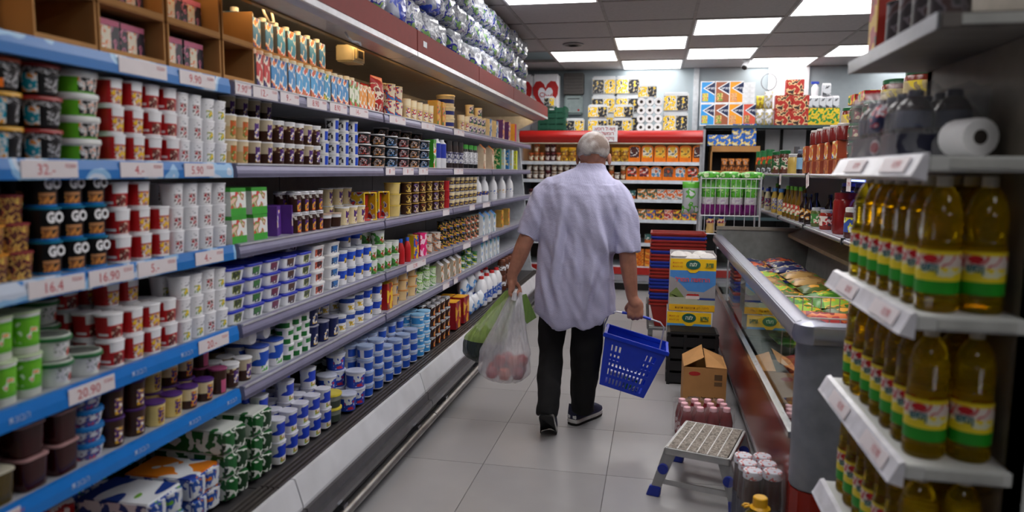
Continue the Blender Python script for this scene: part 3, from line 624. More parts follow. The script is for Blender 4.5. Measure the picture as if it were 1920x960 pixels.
bp = [P((26, 26, 30), [c, (200, 200, 205), (70, 70, 76)], 60, share=.6) for c in ((200, 60, 40), (220, 140, 40), (50, 130, 200))]
for i in range(3): cup('bk%d' % i, 'black_yoghurt_tub', 'yoghurt', .09, .052, [(0, k_)], M((206, 206, 210), .3), [(.1, .85, -70, 70, bp[i])], .92, 2.6, lidh=.007, over=1.06)
left(['be', 'be', 'pm'], 430, 498, 3, 'beige rice pudding cup with orange house print', levels=2, n=3)
left(['pm', 'pz', 'pz'], 500, 562, 3, 'brown and cream layered pudding cup', levels=2, n=3)
left(['pz', 'pm'], 562, 608, 3, 'purple-labelled chocolate pudding cup', levels=2, n=3)
row('pm', (-1.6, Yof(428, -1.6, 1.6)), (-1.6, Yof(520, -1.6, 1.6)), SZ[3]-.003, 'layered pudding cup in the shaded second row', n=4, levels=3)
left('wb', 606, 680, 3, 'white cup with blue label block', levels=[3, 4, 4, 4], n=4)
left(['bk0', 'bk1', 'bk2'], 680, 814, 3, 'black yoghurt tub with white rim', levels=3, n=6)
left(['bk1', 'bk0'], 716, 800, 3, 'black yoghurt tub in the raised second row', x=-1.6, levels=[4], n=4)
bottle('jb1', 'blue_white_bottle', 'bottle', .075, .2, [(.9, 0, 0), (1, .03, 0), (1, .35, 1), (1, .85, 0), (.6, .93, 0), (.55, 1, 0)], [w_, M((40, 60, 170), .35)], seg=12)
bottle('jk', 'dark_drink_bottle', 'bottle', .07, .2, [(.9, 0, 0), (1, .03, 0), (1, .2, 1), (1, .6, 0), (.9, .85, 2), (.9, 1, 2)], [M((50, 40, 40), .3), P((200, 200, 205), [(90, 90, 140), (40, 40, 40)], 60), M((40, 40, 44), .4)], seg=12)
bottle('jgw', 'green_capped_drink_bottle', 'bottle', .07, .19, [(.9, 0, 0), (1, .03, 0), (1, .2, 1), (1, .7, 0), (.8, .82, 2), (.8, 1, 2)], [k_, txt_w, M((60, 160, 50), .4)], seg=12)
carton('cw', 'oat_drink_carton', 'carton', .08, .08, .215, P((232, 216, 190), [(150, 60, 40), (220, 140, 50)], 40, share=.6), M((224, 200, 170), .5), M((226, 130, 40), .5), gable=True)
for key, c in (('cg', (30, 130, 60)), ('cb', (40, 120, 180)), ('cwh', (206, 222, 220)), ('cy', (214, 220, 50))): carton(key, 'coloured_drink_carton', 'carton', .07, .07, .2, M(c, .45), P((236, 220, 160), [c], 30), M(c, .45))
carton('csm', 'green_orange_carton', 'carton', .06, .07, .19, P((70, 160, 60), [(236, 236, 236), (236, 130, 40)], 22), g_, g_)
left('csm', 812, 820, 3, 'narrow green and orange carton', n=1)
left('jb1', 820, 842, 3, 'blue and white drink bottle', n=2)
left('jk', 842, 874, 3, 'dark drink bottle with lilac label', n=3)
left('jgw', 874, 900, 3, 'green-capped dark bottle', n=3)
left('cw', 900, 932, 3, 'oat drink carton with orange top', n=2)
left(['cg', 'cwh', 'cb', 'cwh', 'cy'], 934, 972, 3, 'bright coloured drink carton', n=5)

# ---- far section, third shelf
strw = P((232, 236, 232), [(210, 60, 60), (120, 170, 80), (240, 200, 180)], 30, share=.55)
def flapbox(key, name, w, d, h, top, bot, side):
    b = MB().box(-d/2, d/2, -w/2, w/2, 0, h*.28, [1, 1, 1, 1, 2, 2]).box(-d/2, d/2, -w/2, w/2, h*.28, h*.86, [1, 1, 1, 1, 0, 0]).box(-d/2, d/2, -w/2, w/2, h*.86, h, [2, 2, 2, 2, 2, 2])
    kind(key, name, 'yoghurt pack', w, d, h, [(name, b.me(name, [top, side, bot]), None)])
flapbox('gs', 'strawberry_yoghurt_box', .098, .12, .1, strw, M((60, 160, 50), .45), M((210, 214, 210), .5))
flapbox('pv', 'purple_yoghurt_box', .1, .12, .12, P((96, 50, 150), [(220, 214, 230), (236, 180, 60)], 26, share=.55), M((84, 40, 130), .45), M((84, 40, 130), .5))
left('gs', 428, 506, 2, 'green strawberry yoghurt box', levels=2, n=2)
left('pv', 506, 560, 2, 'purple yoghurt box', levels=[1, 1], n=2, rot=.35, x=-1.50)
cup('fz', 'foil_topped_pudding', 'pudding', .062, .082, [(0, br), (.7, P((60, 34, 26), [(230, 226, 220)], 60)), (.9, w_)], foil, [(.05, .65, -5, 50, P(PURPLE, [(236, 190, 60), (230, 90, 60)], 70, share=.5))], .86)
cup('cv', 'cream_purple_pudding', 'pudding', .075, .082, [(0, cr_)], w_, [(.08, .85, 0, 45, P(PURPLE, [(230, 190, 90), (230, 226, 230)], 60, share=.6))], .86)
cup('bz', 'caramel_pudding', 'pudding', .075, .06, [(0, br), (.75, w_)], M((200, 170, 150), .4), (), .88)
left('fz', 558, 612, 2, 'foil-topped chocolate pudding cup', levels=2, n=4, rows=2)
left('bz', 612, 648, 2, 'small caramel pudding cup', levels=1, n=2)
left('cv', 646, 692, 2, 'cream pudding cup with purple crescent', levels=1, n=3)
left('cv', 616, 668, 2, 'cream crescent pudding cup in raised second row', x=-1.59, levels=2, n=3)
yel = P((230, 190, 40), [(230, 226, 226), (70, 90, 170), (200, 40, 40)], 22, share=.6)
b = MB().box(-.06, .06, -.05, -.042, 0, .15).box(-.06, .06, .042, .05, 0, .15).box(-.06, .06, -.042, .042, 0, .006).box(-.06, .06, -.042, .042, .144, .15)
parts = [('carton', b.me('open_sided_dessert_pack', [yel]), None)]+[('pot', MB().lathe([(.03, .008+.066*i), (.036, .07+.066*i)], 12).me('pot', M((160, 40, 24), .4)), None) for i in range(2)]
kind('yp', 'open_sided_dessert_pack', 'dessert pack', .1, .12, .15, parts)
left('yp', 684, 736, 2, 'yellow dessert pack with red pots', n=2, rot=-.3, x=-1.495)
cup('yc', 'yellow_custard_tub', 'pudding', .1, .06, [(0, M((214, 190, 120), .4))], M((226, 200, 90), .35), (), .86)
left('yc', 734, 766, 2, 'yellow custard tub', levels=3, n=1)
bgs = [P(BROWN, [c, (230, 210, 120)], 60, share=.5) for c in ((160, 120, 40), (120, 100, 160), (120, 50, 30))]
for i in range(3): cup('bg%d' % i, 'gold_lidded_mousse', 'dessert', .07, .06, [(0, br)], M((190, 150, 60), .3, .3), [(.1, .9, -50, 60, bgs[i])], .92, 3, **dk)
cup('rx', 'red_dessert_cup', 'dessert', .06, .06, [(0, r_)], r_, (), .92, **dk)
left(['bg0', 'bg1', 'bg2'], 764, 838, 2, 'gold-lidded brown mousse cup', levels=3, n=6)
left('rx', 838, 848, 2, 'red dessert cup beside mousse cups', levels=3, n=1)
cup('db', 'blueberry_yoghurt_cup', 'yoghurt', .065, .05, [(0, M((60, 50, 90), .4)), (.6, cr_)], M((200, 196, 190), .35), [(.1, .6, -50, 50, P((30, 34, 80), [(226, 190, 90), (30, 26, 40)], 70))], .92, **dk)
left('db', 848, 898, 2, 'blueberry yoghurt cup', levels=4, n=6)
def milk(key, lab): bottle(key, 'milk_bottle', 'bottle', .09, .22, [(.92, 0, 0), (1, .03, 0), (1, .55, 0), (.8, .72, 0), (.42, .85, 0), (.4, .92, 0)], [w_], (.45, .9, 1.0, w_), (.22, .5, [w_, lab], [(0, 0), (.15, 1), (.7, 0)], ()), seg=14)
milk('mk1', P((50, 60, 130), [(226, 180, 60), (230, 230, 230)], 40)); milk('mk2', P((230, 230, 230), [(60, 100, 190), (226, 170, 60)], 40)); milk('mk3', P((230, 230, 230), [(226, 170, 60), (200, 90, 70)], 40))
left('mk1', 896, 922, 2, 'white milk bottle with navy label', n=2)
left(['mk2', 'mk3'], 924, 968, 2, 'white milk bottle at shelf end', n=3)

# ---- far section, fourth shelf
labs = [P((60, 70, 50), [(150, 160, 60), (230, 230, 226)], 60), P((60, 120, 60), [(60, 60, 90), (230, 230, 226)], 60), P((120, 50, 80), [(60, 60, 90), (230, 230, 226)], 60), P((90, 60, 50), [(60, 60, 90), (230, 230, 226)], 60)]
bl = M((18, 40, 170), .35)
for i in range(4): cup('tb%d' % i, 'cheese_tub', 'cheese', .12, .042, [(0, M((226, 228, 232), .4))], bl, [(.1, .9, 12, 34, labs[i])], .86, 5, d=.1, lidh=.009, seg=20)
for i, c in enumerate((((60, 30, 40), (200, 90, 60)), ((40, 110, 180), (30, 50, 90)))): cup('tw%d' % i, 'cheese_tub', 'cheese', .115, .045, [(0, w_)], M((226, 224, 224), .35), [(.1, .85, 5, 34, P(c[0], [c[1], WHITE], 60))], .88, 5, d=.1, lidh=.010, seg=20)
left(['tb0', 'tb1', 'tb2', 'tb3', 'tb0'], 428, 590, 1, 'white cheese tub with blue lid', levels=[4, 4, 4, 4, 4], n=5, rows=2, levels_back=[5, 4, 4])
left(['tb3'], 526, 578, 1, 'topmost blue-lidded cheese tub set askew', x=-1.53, n=1, levels=5, skip={(0, 0, l) for l in range(4)})
left(['tw0', 'tw1'], 586, 645, 1, 'white cheese tub with white lid', levels=4, n=2, rows=2)
cup('wu', 'white_cheese_cup', 'cheese', .075, .078, [(0, w_), (.42, P((30, 70, 190), [(40, 90, 205)], 20)), (.9, w_)], M((216, 220, 230), .35), [(.3, .62, 15, 42, P((60, 60, 30), [(230, 190, 60)], 60))], .88, 3)
left('wu', 642, 702, 1, 'white and blue cheese cup', levels=[2, 2, 2, 2], n=4, rows=2)
left('wu', 646, 690, 1, 'topmost white and blue cheese cup', x=-1.52, levels=3, n=2, skip={(0, c, l) for c in range(2) for l in range(2)})
cup('gw', 'green_white_dairy_cup', 'dairy pot', .082, .07, [(0, P((226, 232, 224), [(70, 150, 60), (60, 100, 50)], 30, share=.5)), (.9, w_)], M((216, 222, 214), .35), [(.1, .6, -10, 30, P((220, 226, 220), [(200, 50, 50), (90, 160, 70)], 50))], .9, **dk)
left('gw', 700, 754, 1, 'green and white dairy cup', levels=[2, 3, 2], n=4, rows=2)
bottle('rd', 'red_sauce_bottle', 'bottle', .055, .15, [(.9, 0, 0), (1, .04, 0), (1, .6, 0), (.5, .85, 0)], [M((190, 30, 36), .35)], (.42, .84, 1.0, M((40, 90, 200), .4)), seg=12, d=.045)
left('rd', 752, 776, 1, 'red squeeze bottle with blue cap', n=2)
carton('yb', 'yellow_snack_pack', 'snack', .06, .05, .15, P((230, 180, 30), [(40, 80, 180), (220, 60, 40)], 24), y_, y_); carton('pk', 'pink_dessert_pack', 'dessert pack', .085, .06, .15, P((220, 30, 110), [(236, 200, 216)], 26, share=.65), M((200, 30, 100), .5), M((220, 40, 120), .5))
left('yb', 776, 786, 1, 'yellow snack pack beside red bottles', n=1, rot=-.2, x=-1.485)
left('pk', 786, 804, 1, 'pink dessert pack leaning beside the yellow one', n=1, rot=-.2, x=-1.485)
cup('op', 'orange_white_pot', 'dairy pot', .085, .06, [(0, P((220, 206, 190), [(210, 120, 60), (120, 120, 120)], 40))], M((200, 196, 190), .35), (), .9, **dk)
left('op', 802, 834, 1, 'orange and white dairy pot', levels=2, n=2, rows=2)
cup('dk1', 'dark_dairy_pot', 'dairy pot', .075, .06, [(0, P((30, 30, 36), [(226, 200, 60), (200, 60, 60), (60, 90, 150)], 50))], k_, (), .9, **dk)
left('dk1', 832, 878, 1, 'dark coffee dairy pot', levels=3, n=4)
cup('mx', 'mixed_colour_pot', 'dairy pot', .07, .06, [(0, P((40, 50, 60), [(226, 160, 50), (200, 60, 60), (230, 230, 226)], 50))], M((120, 130, 120), .4), (), .9, **dk)
left('mx', 878, 902, 1, 'mixed colour pot below milk bottles', levels=3, n=3)
carton('mc', 'milk_carton', 'carton', .08, .08, .2, P((232, 236, 236), [(60, 140, 210), (60, 130, 60)], 16, share=.68), M((226, 230, 232), .5), M((60, 130, 200), .5), gable=True)
left('mc', 902, 932, 1, 'white milk carton with blue swirl', n=3)
row('tp5', (-1.5, Yof(936, -1.5, .95)), (-1.5, Yof(960, -1.5, .95)), SZ[1]-.003, 'brown-fronted carton at the shelf end', n=2)

# ---- far section, lowest shelf
left(['pz', 'pm'], 436, 482, 0, 'chocolate pudding cup on silver-edged lowest shelf', n=2, rows=2, levels=1)
row('pm', (-1.62, Yof(436, -1.62, .7)), (-1.62, Yof(500, -1.62, .7)), SZ[0]-.003, 'dark pudding cup behind white bottles', n=3, levels=2)
cup('wq', 'large_white_blue_cup', 'cheese', .085, .10, [(0, w_), (.3, P((226, 230, 236), [(24, 80, 190)], 12, share=.35)), (.85, w_)], M((40, 70, 160), .35), [(.08, .3, 0, 40, P(WHITE, [(90, 170, 70)], 60))], .88, 3)
left('wq', 486, 542, 0, 'large white cup with blue wave', levels=1, n=2, rows=2)
bottle('lie', 'white_drink_bottle', 'bottle', .06, .16, [(.9, 0, 0), (1, .04, 0), (1, .8, 0), (.75, .92, 0), (.72, 1, 0)], [w_], seg=14)
for i, p in enumerate((474, 500)):
    put('lie', (-1.50, Yof(p, -1.50, .80), SZ[0]+.143), 0, 'white drink bottle lying on large white cups, %s' % ['left one', 'right one'][i], 'lying white bottles', rot=(0, -PI/2, 0))
cup('gn', 'green_white_cup', 'cheese', .075, .062, [(0, M((30, 110, 50), .4)), (.35, w_), (.6, M((36, 120, 56), .4)), (.9, w_)], w_, [(0, .35, 10, 60, w_), (.6, .9, -60, 0, w_)], .9, 2.6)
left('gn', 540, 588, 0, 'green and white striped cup', levels=3, n=3, rows=2)
cup('nb', 'navy_yoghurt_cup', 'yoghurt', .078, .09, [(0, nv)], M((150, 150, 170), .35), [(.1, .8, -10, 40, P(NAVY, [(220, 220, 226), (230, 190, 60)], 50, share=.6))], .88, 2.8)
left('nb', 586, 642, 0, 'navy yoghurt cup', levels=[2, 1, 1], n=3, rows=2, levels_back=2)
cup('wl', 'white_cheese_pot', 'cheese', .085, .075, [(0, w_), (.6, P((40, 80, 170), [(24, 60, 150)], 20)), (.9, w_)], M((206, 210, 218), .35), [(.15, .45, -20, 30, P(WHITE, [(230, 190, 60), (170, 150, 60)], 60))], .9)
left('wl', 640, 690, 0, 'white pot with blue top band', levels=[1, 2, 2], n=3, rows=2, levels_back=2)
left('wu', 688, 724, 0, 'blue-capped white pot beside yellow pack', levels=2, n=2, rows=2)
carton('yr', 'yellow_red_pack', 'snack', .09, .07, .15, P((236, 190, 30), [(190, 40, 30), (120, 60, 30)], 18, share=.55), r_, y_)
left('yr', 722, 742, 0, 'yellow and red snack pack', n=1)
cup('ct', 'cream_brown_tub', 'pudding', .1, .058, [(0, M((220, 190, 140), .4))], M((206, 140, 70), .35), [(.1, .9, 0, 60, P(BROWN, [(60, 110, 190), (226, 200, 90)], 50))], .9, **dk)
left('ct', 738, 790, 0, 'cream and brown tub', levels=3, n=3)
cup('gg', 'pale_green_tub', 'cheese', .085, .06, [(0, P((206, 220, 190), [(90, 160, 60), (226, 230, 220)], 40))], M((140, 190, 90), .35), (), .9, **dk)
left('gg', 786, 824, 0, 'pale green tub', levels=[2, 3], n=3)
carton('wk', 'white_orange_carton', 'carton', .07, .07, .15, P((226, 222, 214), [(226, 140, 50), (60, 90, 60)], 26, share=.55), M((200, 190, 170), .5), w_, gable=True)
left('wk', 824, 868, 0, 'small white and orange carton', n=4)
cup('gbx', 'green_blue_tub', 'cheese', .09, .05, [(0, P((40, 110, 60), [(226, 220, 60), (60, 110, 190), (226, 230, 230)], 40))], M((40, 110, 70), .35), (), .92, **dk)
left('gbx', 866, 900, 0, 'green and blue tub', levels=[2, 3], n=3)
left('mc', 900, 938, 0, 'white milk carton on the low shelf', n=5)

# ---- far section, deck
cup('wv', 'blue_wave_cup', 'yoghurt', .066, .085, [(0, w_), (.35, P((226, 230, 238), [(20, 60, 190)], 16, share=.25)), (.9, w_)], M((210, 212, 226), .35), [(.08, .32, -5, 40, P(WHITE, [(226, 140, 60), (110, 180, 80)], 60)), (.5, .9, 50, 120, bl)], .88, 3.4)
left('wv', 520, 628, -1, 'blue-wave yoghurt cup', x=-1.40, levels=2, n=5, rows=4, levels_back=[2, 3, 2, 3])
left('wv', 430, 492, -1, 'blue-wave yoghurt cup behind the green multipacks', x=-1.58, levels=3, n=4, rows=2)
cup('gd', 'dark_green_tub', 'cheese', .115, .055, [(0, M((216, 220, 214), .4)), (.25, M((20, 50, 30), .4)), (.85, M((200, 204, 200), .4))], M((188, 196, 190), .3), [(.3, .8, -20, 40, P((20, 46, 28), [(220, 226, 220), (226, 130, 120)], 50, share=.6))], .9, lidh=.010)
cup('gy', 'dark_green_tub', 'cheese', .115, .055, [(0, M((60, 70, 62), .35)), (.6, M((130, 136, 126), .4))], M((206, 190, 60), .3), (), .9, lidh=.010)
left(['gy'], 626, 652, -1, 'yellow-rimmed dark green tub', x=-1.39, levels=[2], n=1)
left(['gd'], 630, 660, -1, 'dark green tub with pale lid', x=-1.51, levels=[4], n=1, rows=2)
left('gy', 590, 618, -1, 'yellow-rimmed tub in the second row', x=-1.66, levels=4, n=1)
cup('bt2', 'blue_white_tub', 'cheese', .1, .075, [(0, M((30, 70, 180), .35)), (.85, w_)], M((200, 206, 226), .3), [(.1, .85, -60, 10, P((226, 230, 236), [(30, 70, 180), (190, 50, 80)], 40))], .88, lidh=.008)
left('bt2', 660, 692, -1, 'blue and white tub with pink fruit print', x=-1.38, levels=[1, 2], n=2, rows=2, levels_back=[3, 2])
cup('b6', 'blue_labelled_tub', 'cheese', .085, .056, [(0, w_), (.1, M((30, 80, 186), .35)), (.8, M((196, 206, 230), .35))], M((178, 196, 232), .25, trans=.2), [(.1, .8, 45, 80, w_), (.1, .8, -70, -50, w_)], .9, 2.6, lidh=.010, over=1.06)
left('b6', 690, 790, -1, 'blue tub with clear lid', x=-1.385, levels=[4, 4, 3, 3, 3, 3], n=6, rows=3, levels_back=[4, 4])
cup('bl6', 'light_blue_tub', 'cheese', .085, .056, [(0, w_), (.1, M((60, 150, 214), .35)), (.8, w_)], M((140, 190, 226), .3), [(.15, .7, -30, 20, P((226, 232, 236), [(50, 140, 210)], 40))], .9, 2.6, lidh=.010, simple=True)
left('bl6', 790, 812, -1, 'light blue tub', x=-1.385, levels=4, n=2, rows=3)
row('bl6', (-1.62, Yof(696, -1.62, .5)), (-1.62, Yof(770, -1.62, .5)), ZD+.20, 'light blue tub raised in the rear', n=5, levels=1)
cup('fzs', 'foil_topped_pudding', 'pudding', .062, .064, [(0, br), (.7, P((60, 34, 26), [(230, 226, 220)], 60)), (.9, w_)], foil, [(.05, .65, -5, 50, P(PURPLE, [(236, 190, 60), (230, 90, 60)], 70, share=.5))], .86)
left('fzs', 812, 848, -1, 'chocolate pudding cup stacked on the fridge floor', x=-1.385, levels=4, n=4, rows=2)
carton('yrb', 'yellow_red_box', 'box', .14, .1, .2, P((226, 170, 40), [(170, 30, 40), (110, 20, 40)], 12, share=.45), M((160, 30, 40), .5), M((230, 170, 40), .5))
left('yrb', 852, 882, -1, 'tall yellow and red box', x=-1.39, n=2, rows=2)
pouch('mb', 'milk_bag', 'milk bag', .14, .09, .145, [P((228, 232, 238), [(70, 150, 220), (40, 70, 160)], 14, share=.62)], 5)
left('mb', 884, 912, -1, 'white and blue milk bag', x=-1.39, n=3, rows=2)
row('mb', (-1.46, Yof(870, -1.46, .6)), (-1.46, Yof(910, -1.46, .6)), ZD+.155, 'white milk bag in the upper layer', n=3)
bottle('jug', 'milk_jug', 'jug', .12, .25, [(.95, 0, 0), (1, .03, 0), (1, .65, 0), (.6, .85, 0), (.36, .9, 0)], [w_], (.36, .9, 1.0, M((200, 40, 40), .4)), (.15, .45, [w_, P((50, 90, 180), [(230, 232, 236), (60, 150, 70)], 30)], [(0, 1)], ()), n=3, d=.1, seg=16)
left('jug', 908, 944, -1, 'white milk jug with red cap', x=-1.40, n=4, rows=2)
bottle('jbn', 'brown_drink_jar', 'jar', .09, .15, [(.9, 0, 0), (1, .05, 0), (1, .3, 1), (1, .6, 0), (.8, .85, 0)], [M((90, 50, 34), .25), P(WHITE, [(80, 50, 40)], 50)], (.8, .84, 1.0, M((120, 70, 50), .4)), seg=12)
left('jbn', 946, 968, -1, 'brown drink jar at the fridge end', x=-1.40, n=4, levels=2)
# ---------------------------------------------------------------- refrigerated cabinet on the rear wall
YBF = 8.70; bx0, bx1 = -1.66, .515
t = thing('wall_fridge', 'open wall fridge with red canopy along the rear wall', 'fridge', ((bx0+bx1)/2, 9.1, 0)); o = Vector(t.location)
def bpart(name, mb, mt, bevel=0, parent=None):
    mb.v = [(x-o.x, y-o.y, z-o.z) for x, y, z in mb.v]; return mb.ob(name, mt, parent or t, bevel)
bpart('back_panel', MB().box(bx0, bx1, 9.44, 9.50, .05, 1.92), M((92, 84, 78), .5))
bpart('base', MB().box(bx0, bx1, YBF+.02, 9.44, .09, .2), M((196, 200, 206), .4))
bpart('red_band', MB().box(bx0, bx1, YBF, YBF+.018, .2, .285), M((170, 34, 30), .4))
bpart('plinth', MB().box(bx0, bx1, YBF+.05, 9.4, 0, .09), DARK)
bpart('bumper', MB().box(bx0, bx1, YBF-.012, YBF+.018, .125, .19), SILVER)
arc = [(YBF+.09*(1-math.sin(a)), 1.775+.07*(1-math.cos(a))) for a in [PI*k/8 for k in range(9)]]
bpart('canopy', MB().prism([(YBF+.09, 1.775)]+[(YBF+.05-.05*math.sin(PI*k/8), 1.775+.145*k/8) for k in range(9)]+[(YBF+.09, 1.92)], 'x', bx0, bx1), M((176, 34, 30), .28, var=.03))
bpart('canopy_rim', MB().box(bx0, bx1, YBF-.004, YBF+.05, 1.762, 1.774), M((200, 190, 170), .4))
bpart('roof', MB().box(bx0, bx1, YBF+.09, 9.5, 1.88, 1.92), M((150, 150, 150), .5))
bpart('tube_lamp', MB().tube([(bx0+.05, YBF+.12, 1.85), (bx1-.05, YBF+.12, 1.85)], .013, 8), M((255, 196, 120), .5, emit=TUBE*.8, var=0))
for s, x in ((-1, bx0), (1, bx1-.03)): bpart('end_panel', MB().box(x, x+.03, YBF+.02, 9.44, .2, 1.78), M((170, 172, 178), .4))
bpart('end_cap', MB().box(bx1, bx1+.025, YBF-.01, 9.5, .1, 1.93), M((150, 152, 158), .4))
BZ = [.30, .585, .868, 1.11, 1.335, 1.552]
for z in BZ:
    sh = bpart('shelf', MB().box(bx0+.03, bx1-.03, YBF+.03, 9.43, z-.02, z-.004), M((180, 186, 194), .4))
    bpart('edge_strip', MB().box(bx0+.03, bx1-.03, YBF+.012, YBF+.03, z-.04, z), M((214, 222, 232), .4), 0, sh)
b = MB().box(-.005, .005, -.15, .15, -.095, .095)
me = b.me('notice', M((232, 234, 238), .6, var=.02))
for i, (s, y) in enumerate((('אסור לעשן', .055), ('נא לשמור', 0), ('על הניקיון', -.055))): fuse(me, textmesh(s, .055, M((170, 30, 40), .6), 0, .001), Matrix.Translation((.0058, 0, y)) @ FRONT)
no = ob('notice', me, None, (Xof(1134, YBF-.02, 1.88), YBF-.014, 1.88), (0, 0, -PI/2)); tag(no, 'white notice with red Hebrew lettering taped to the red canopy', 'sign')
def back(keys, p0, p1, k, desc, y=YBF+.045, **kw):
    z = BZ[k]; row(keys, (Xof(p0, y, z+.05), y), (Xof(p1, y, z+.05), y), z-.0035, desc, **kw)
kw1 = dict(simple=True, seg=12)
cup('zj', 'preserve_jar', 'jar', .085, .09, [(0, M((150, 110, 60), .3)), (.2, P((226, 214, 186), [(150, 90, 40), (190, 60, 30)], 40)), (.75, M((150, 90, 50), .3))], M((196, 90, 40), .4), (), .97, lidh=.014, **kw1)
cup('zd', 'dark_preserve_jar', 'jar', .085, .09, [(0, M((60, 24, 28), .3)), (.2, P((200, 190, 186), [(110, 50, 60), (70, 30, 50)], 40)), (.75, M((60, 24, 28), .3))], M((110, 40, 50), .4), (), .97, lidh=.014, **kw1)
cup('zw', 'white_label_jar', 'jar', .085, .08, [(0, M((120, 90, 66), .3)), (.2, P((226, 222, 214), [(140, 110, 90), (90, 60, 70)], 40)), (.8, M((130, 100, 80), .3))], M((200, 196, 186), .4), (), .97, lidh=.012, **kw1)
pouch('zy', 'yellow_spice_pouch', 'pouch', .13, .06, .17, [P((200, 140, 40), [(120, 70, 30), (236, 196, 60)], 26, share=.5), y_], 7)
def tray(key, inner, low=False):
    w, d, h = .138, .07, .2 if not low else .17; m_o = M((240, 124, 14), .4)
    def arch(w_2, z0, h_2): return [(-w_2/2, z0), (w_2/2, z0)]+[(w_2/2*math.cos(a_)**.6 if math.cos(a_) > 0 else -w_2/2*abs(math.cos(a_))**.6, h_2-w_2*.3+w_2*.3*math.sin(a_)) for a_ in [PI*k/8 for k in range(9)]]
    b = MB().prism(arch(w, 0, h), 'x', -d/2, d/2-.012).box(d/2-.012, d/2+.004, -w/2, w/2, 0, h*.26)
    win = MB().prism(arch(w*.78, h*.27, h*.9), 'x', d/2-.0118, d/2-.006)
    kind(key, 'snack_tray_pack', 'snack pack', w, d, h, [('tray', b.me('tray', [m_o]), None), ('filling', win.me('filling', [inner]), None)])
tray('ob0', P((90, 40, 30), [(40, 30, 50), (230, 220, 210)], 30)); tray('ob1', P((240, 190, 40), [(236, 226, 206), (110, 120, 110)], 26)); tray('ob2', P((240, 170, 40), [(240, 200, 70), (150, 110, 50)], 26))
tray('or0', P((50, 60, 50), [(220, 60, 50), (226, 214, 206)], 26), 1); tray('or1', P((90, 30, 50), [(200, 80, 60), (230, 220, 214)], 26), 1); tray('or2', P((90, 150, 190), [(236, 226, 220), (220, 110, 60)], 22), 1); tray('or3', P((100, 96, 100), [(70, 60, 60), (220, 90, 40)], 22), 1)
back(['zj', 'zj', 'zj', 'zd', 'zd'], 990, 1052, 5, 'preserve jar under the red canopy', levels=[1, 2, 1, 2, 2], n=6)
back('zy', 1050, 1080, 5, 'yellow spice pouch beside preserve jars', n=2)
back('zy', 1146, 1180, 5, 'yellow spice pouch beside orange trays', n=2)
back(['ob0', 'ob1', 'ob2', 'ob1', 'ob2', 'ob0'], 1178, 1322, 5, 'orange snack tray on the highest shelf', n=6)
back(['zw', 'zw', 'zw', 'zd'], 986, 1080, 4, 'white-labelled jar on the rear fridge shelf', levels=2, n=8, dlev=.092)
back(['zj', 'zw'], 1140, 1174, 4, 'white-labelled jar right of the shopper', levels=[2, 1], n=3)
back(['or0', 'or1', 'or2', 'or3', 'or2'], 1174, 1310, 4, 'red-orange snack tray with clear window', n=6)
def flat(key, c, w=.13, h=.12, name='snack_box'): carton(key, name, 'box', w, .08, h, P(c[0], c[1:], 26, share=.4), M(c[0], .5), M(c[1], .5))
flat('sa', [(60, 100, 90), (226, 140, 50), (230, 226, 214)]); flat('sb', [(226, 110, 50), (226, 220, 214), (130, 140, 140)]); flat('sc', [(60, 100, 170), (226, 130, 40), (230, 210, 60)]); flat('sd', [(50, 60, 70), (226, 120, 50), (226, 220, 60)]); flat('se', [(180, 50, 60), (226, 200, 190), (226, 130, 60)]); flat('sf', [(226, 120, 20), (200, 90, 20), (240, 170, 60)], .13, .07)
cup('sv', 'teal_spread_jar', 'jar', .09, .1, [(0, M((200, 100, 40), .4)), (.4, P((60, 110, 110), [(220, 220, 214)], 40))], M((70, 110, 100), .4), (), .97, **kw1)
back(['zd', 'zw'], 990, 1050, 3, 'dark jar on a dim middle shelf', levels=1, n=6)
back(['sv', 'sa', 'sa', 'sb', 'sb', 'sb'], 1176, 1308, 3, 'snack box on the fourth shelf up', n=7)
back(['zd', 'zw'], 985, 1040, 2, 'dark jar beside milk cartons', levels=1, n=6)
back(['sd', 'sa', 'sc', 'sd', 'se', 'sd', 'sc'], 1180, 1312, 2, 'colourful snack pack on the third shelf up', n=8)
back(['sv', 'sv', 'sb', 'sf', 'sf'], 1184, 1308, 1, 'snack box on the second shelf up', n=6)
back('sf', 1186, 1230, 0, 'flat orange box near the floor', levels=3, n=2)
back('zd', 985, 1025, 1, 'dark jar low in the rear fridge', levels=1, n=4)

# ---- goods on top of the rear cabinet
ZT = 1.9205
t = thing('folding_crate', 'dark green folding plastic crate on top of the rear fridge', 'crate', (Xof(1036, 8.95, 2.05), 9.0, ZT)); gm = M((30, 82, 62), .45)
MB().box(-.165, .165, -.12, .12, 0, .015).ob('crate_floor', gm, t)
for k in range(4): MB().box(-.165, .165, -.13, -.12, .02+.07*k, .075+.07*k).ob('crate_wall', gm, t, .003); MB().box(-.165, .165, .12, .13, .02+.07*k, .075+.07*k).ob('crate_wall', gm, t)
for s in (-1, 1):
    MB().box(s*.165-.006, s*.165+.006, -.13, .13, 0, .30).ob('crate_wall', gm, t)
    for x in (.05, .155): MB().box(s*x-.012, s*x+.012, -.137, -.13, 0, .30).ob('rib', gm, t)
MB().box(-.03, .03, -.1345, -.1302, .255, .275).ob('hand_hole', M((190, 200, 196), .6), t)
heart = [(.0, -.5), (-.28, -.22), (-.48, .06), (-.5, .27), (-.38, .44), (-.2, .46), (-.06, .36), (0, .24), (.06, .36), (.2, .46), (.38, .44), (.5, .27), (.48, .06), (.28, -.22)]
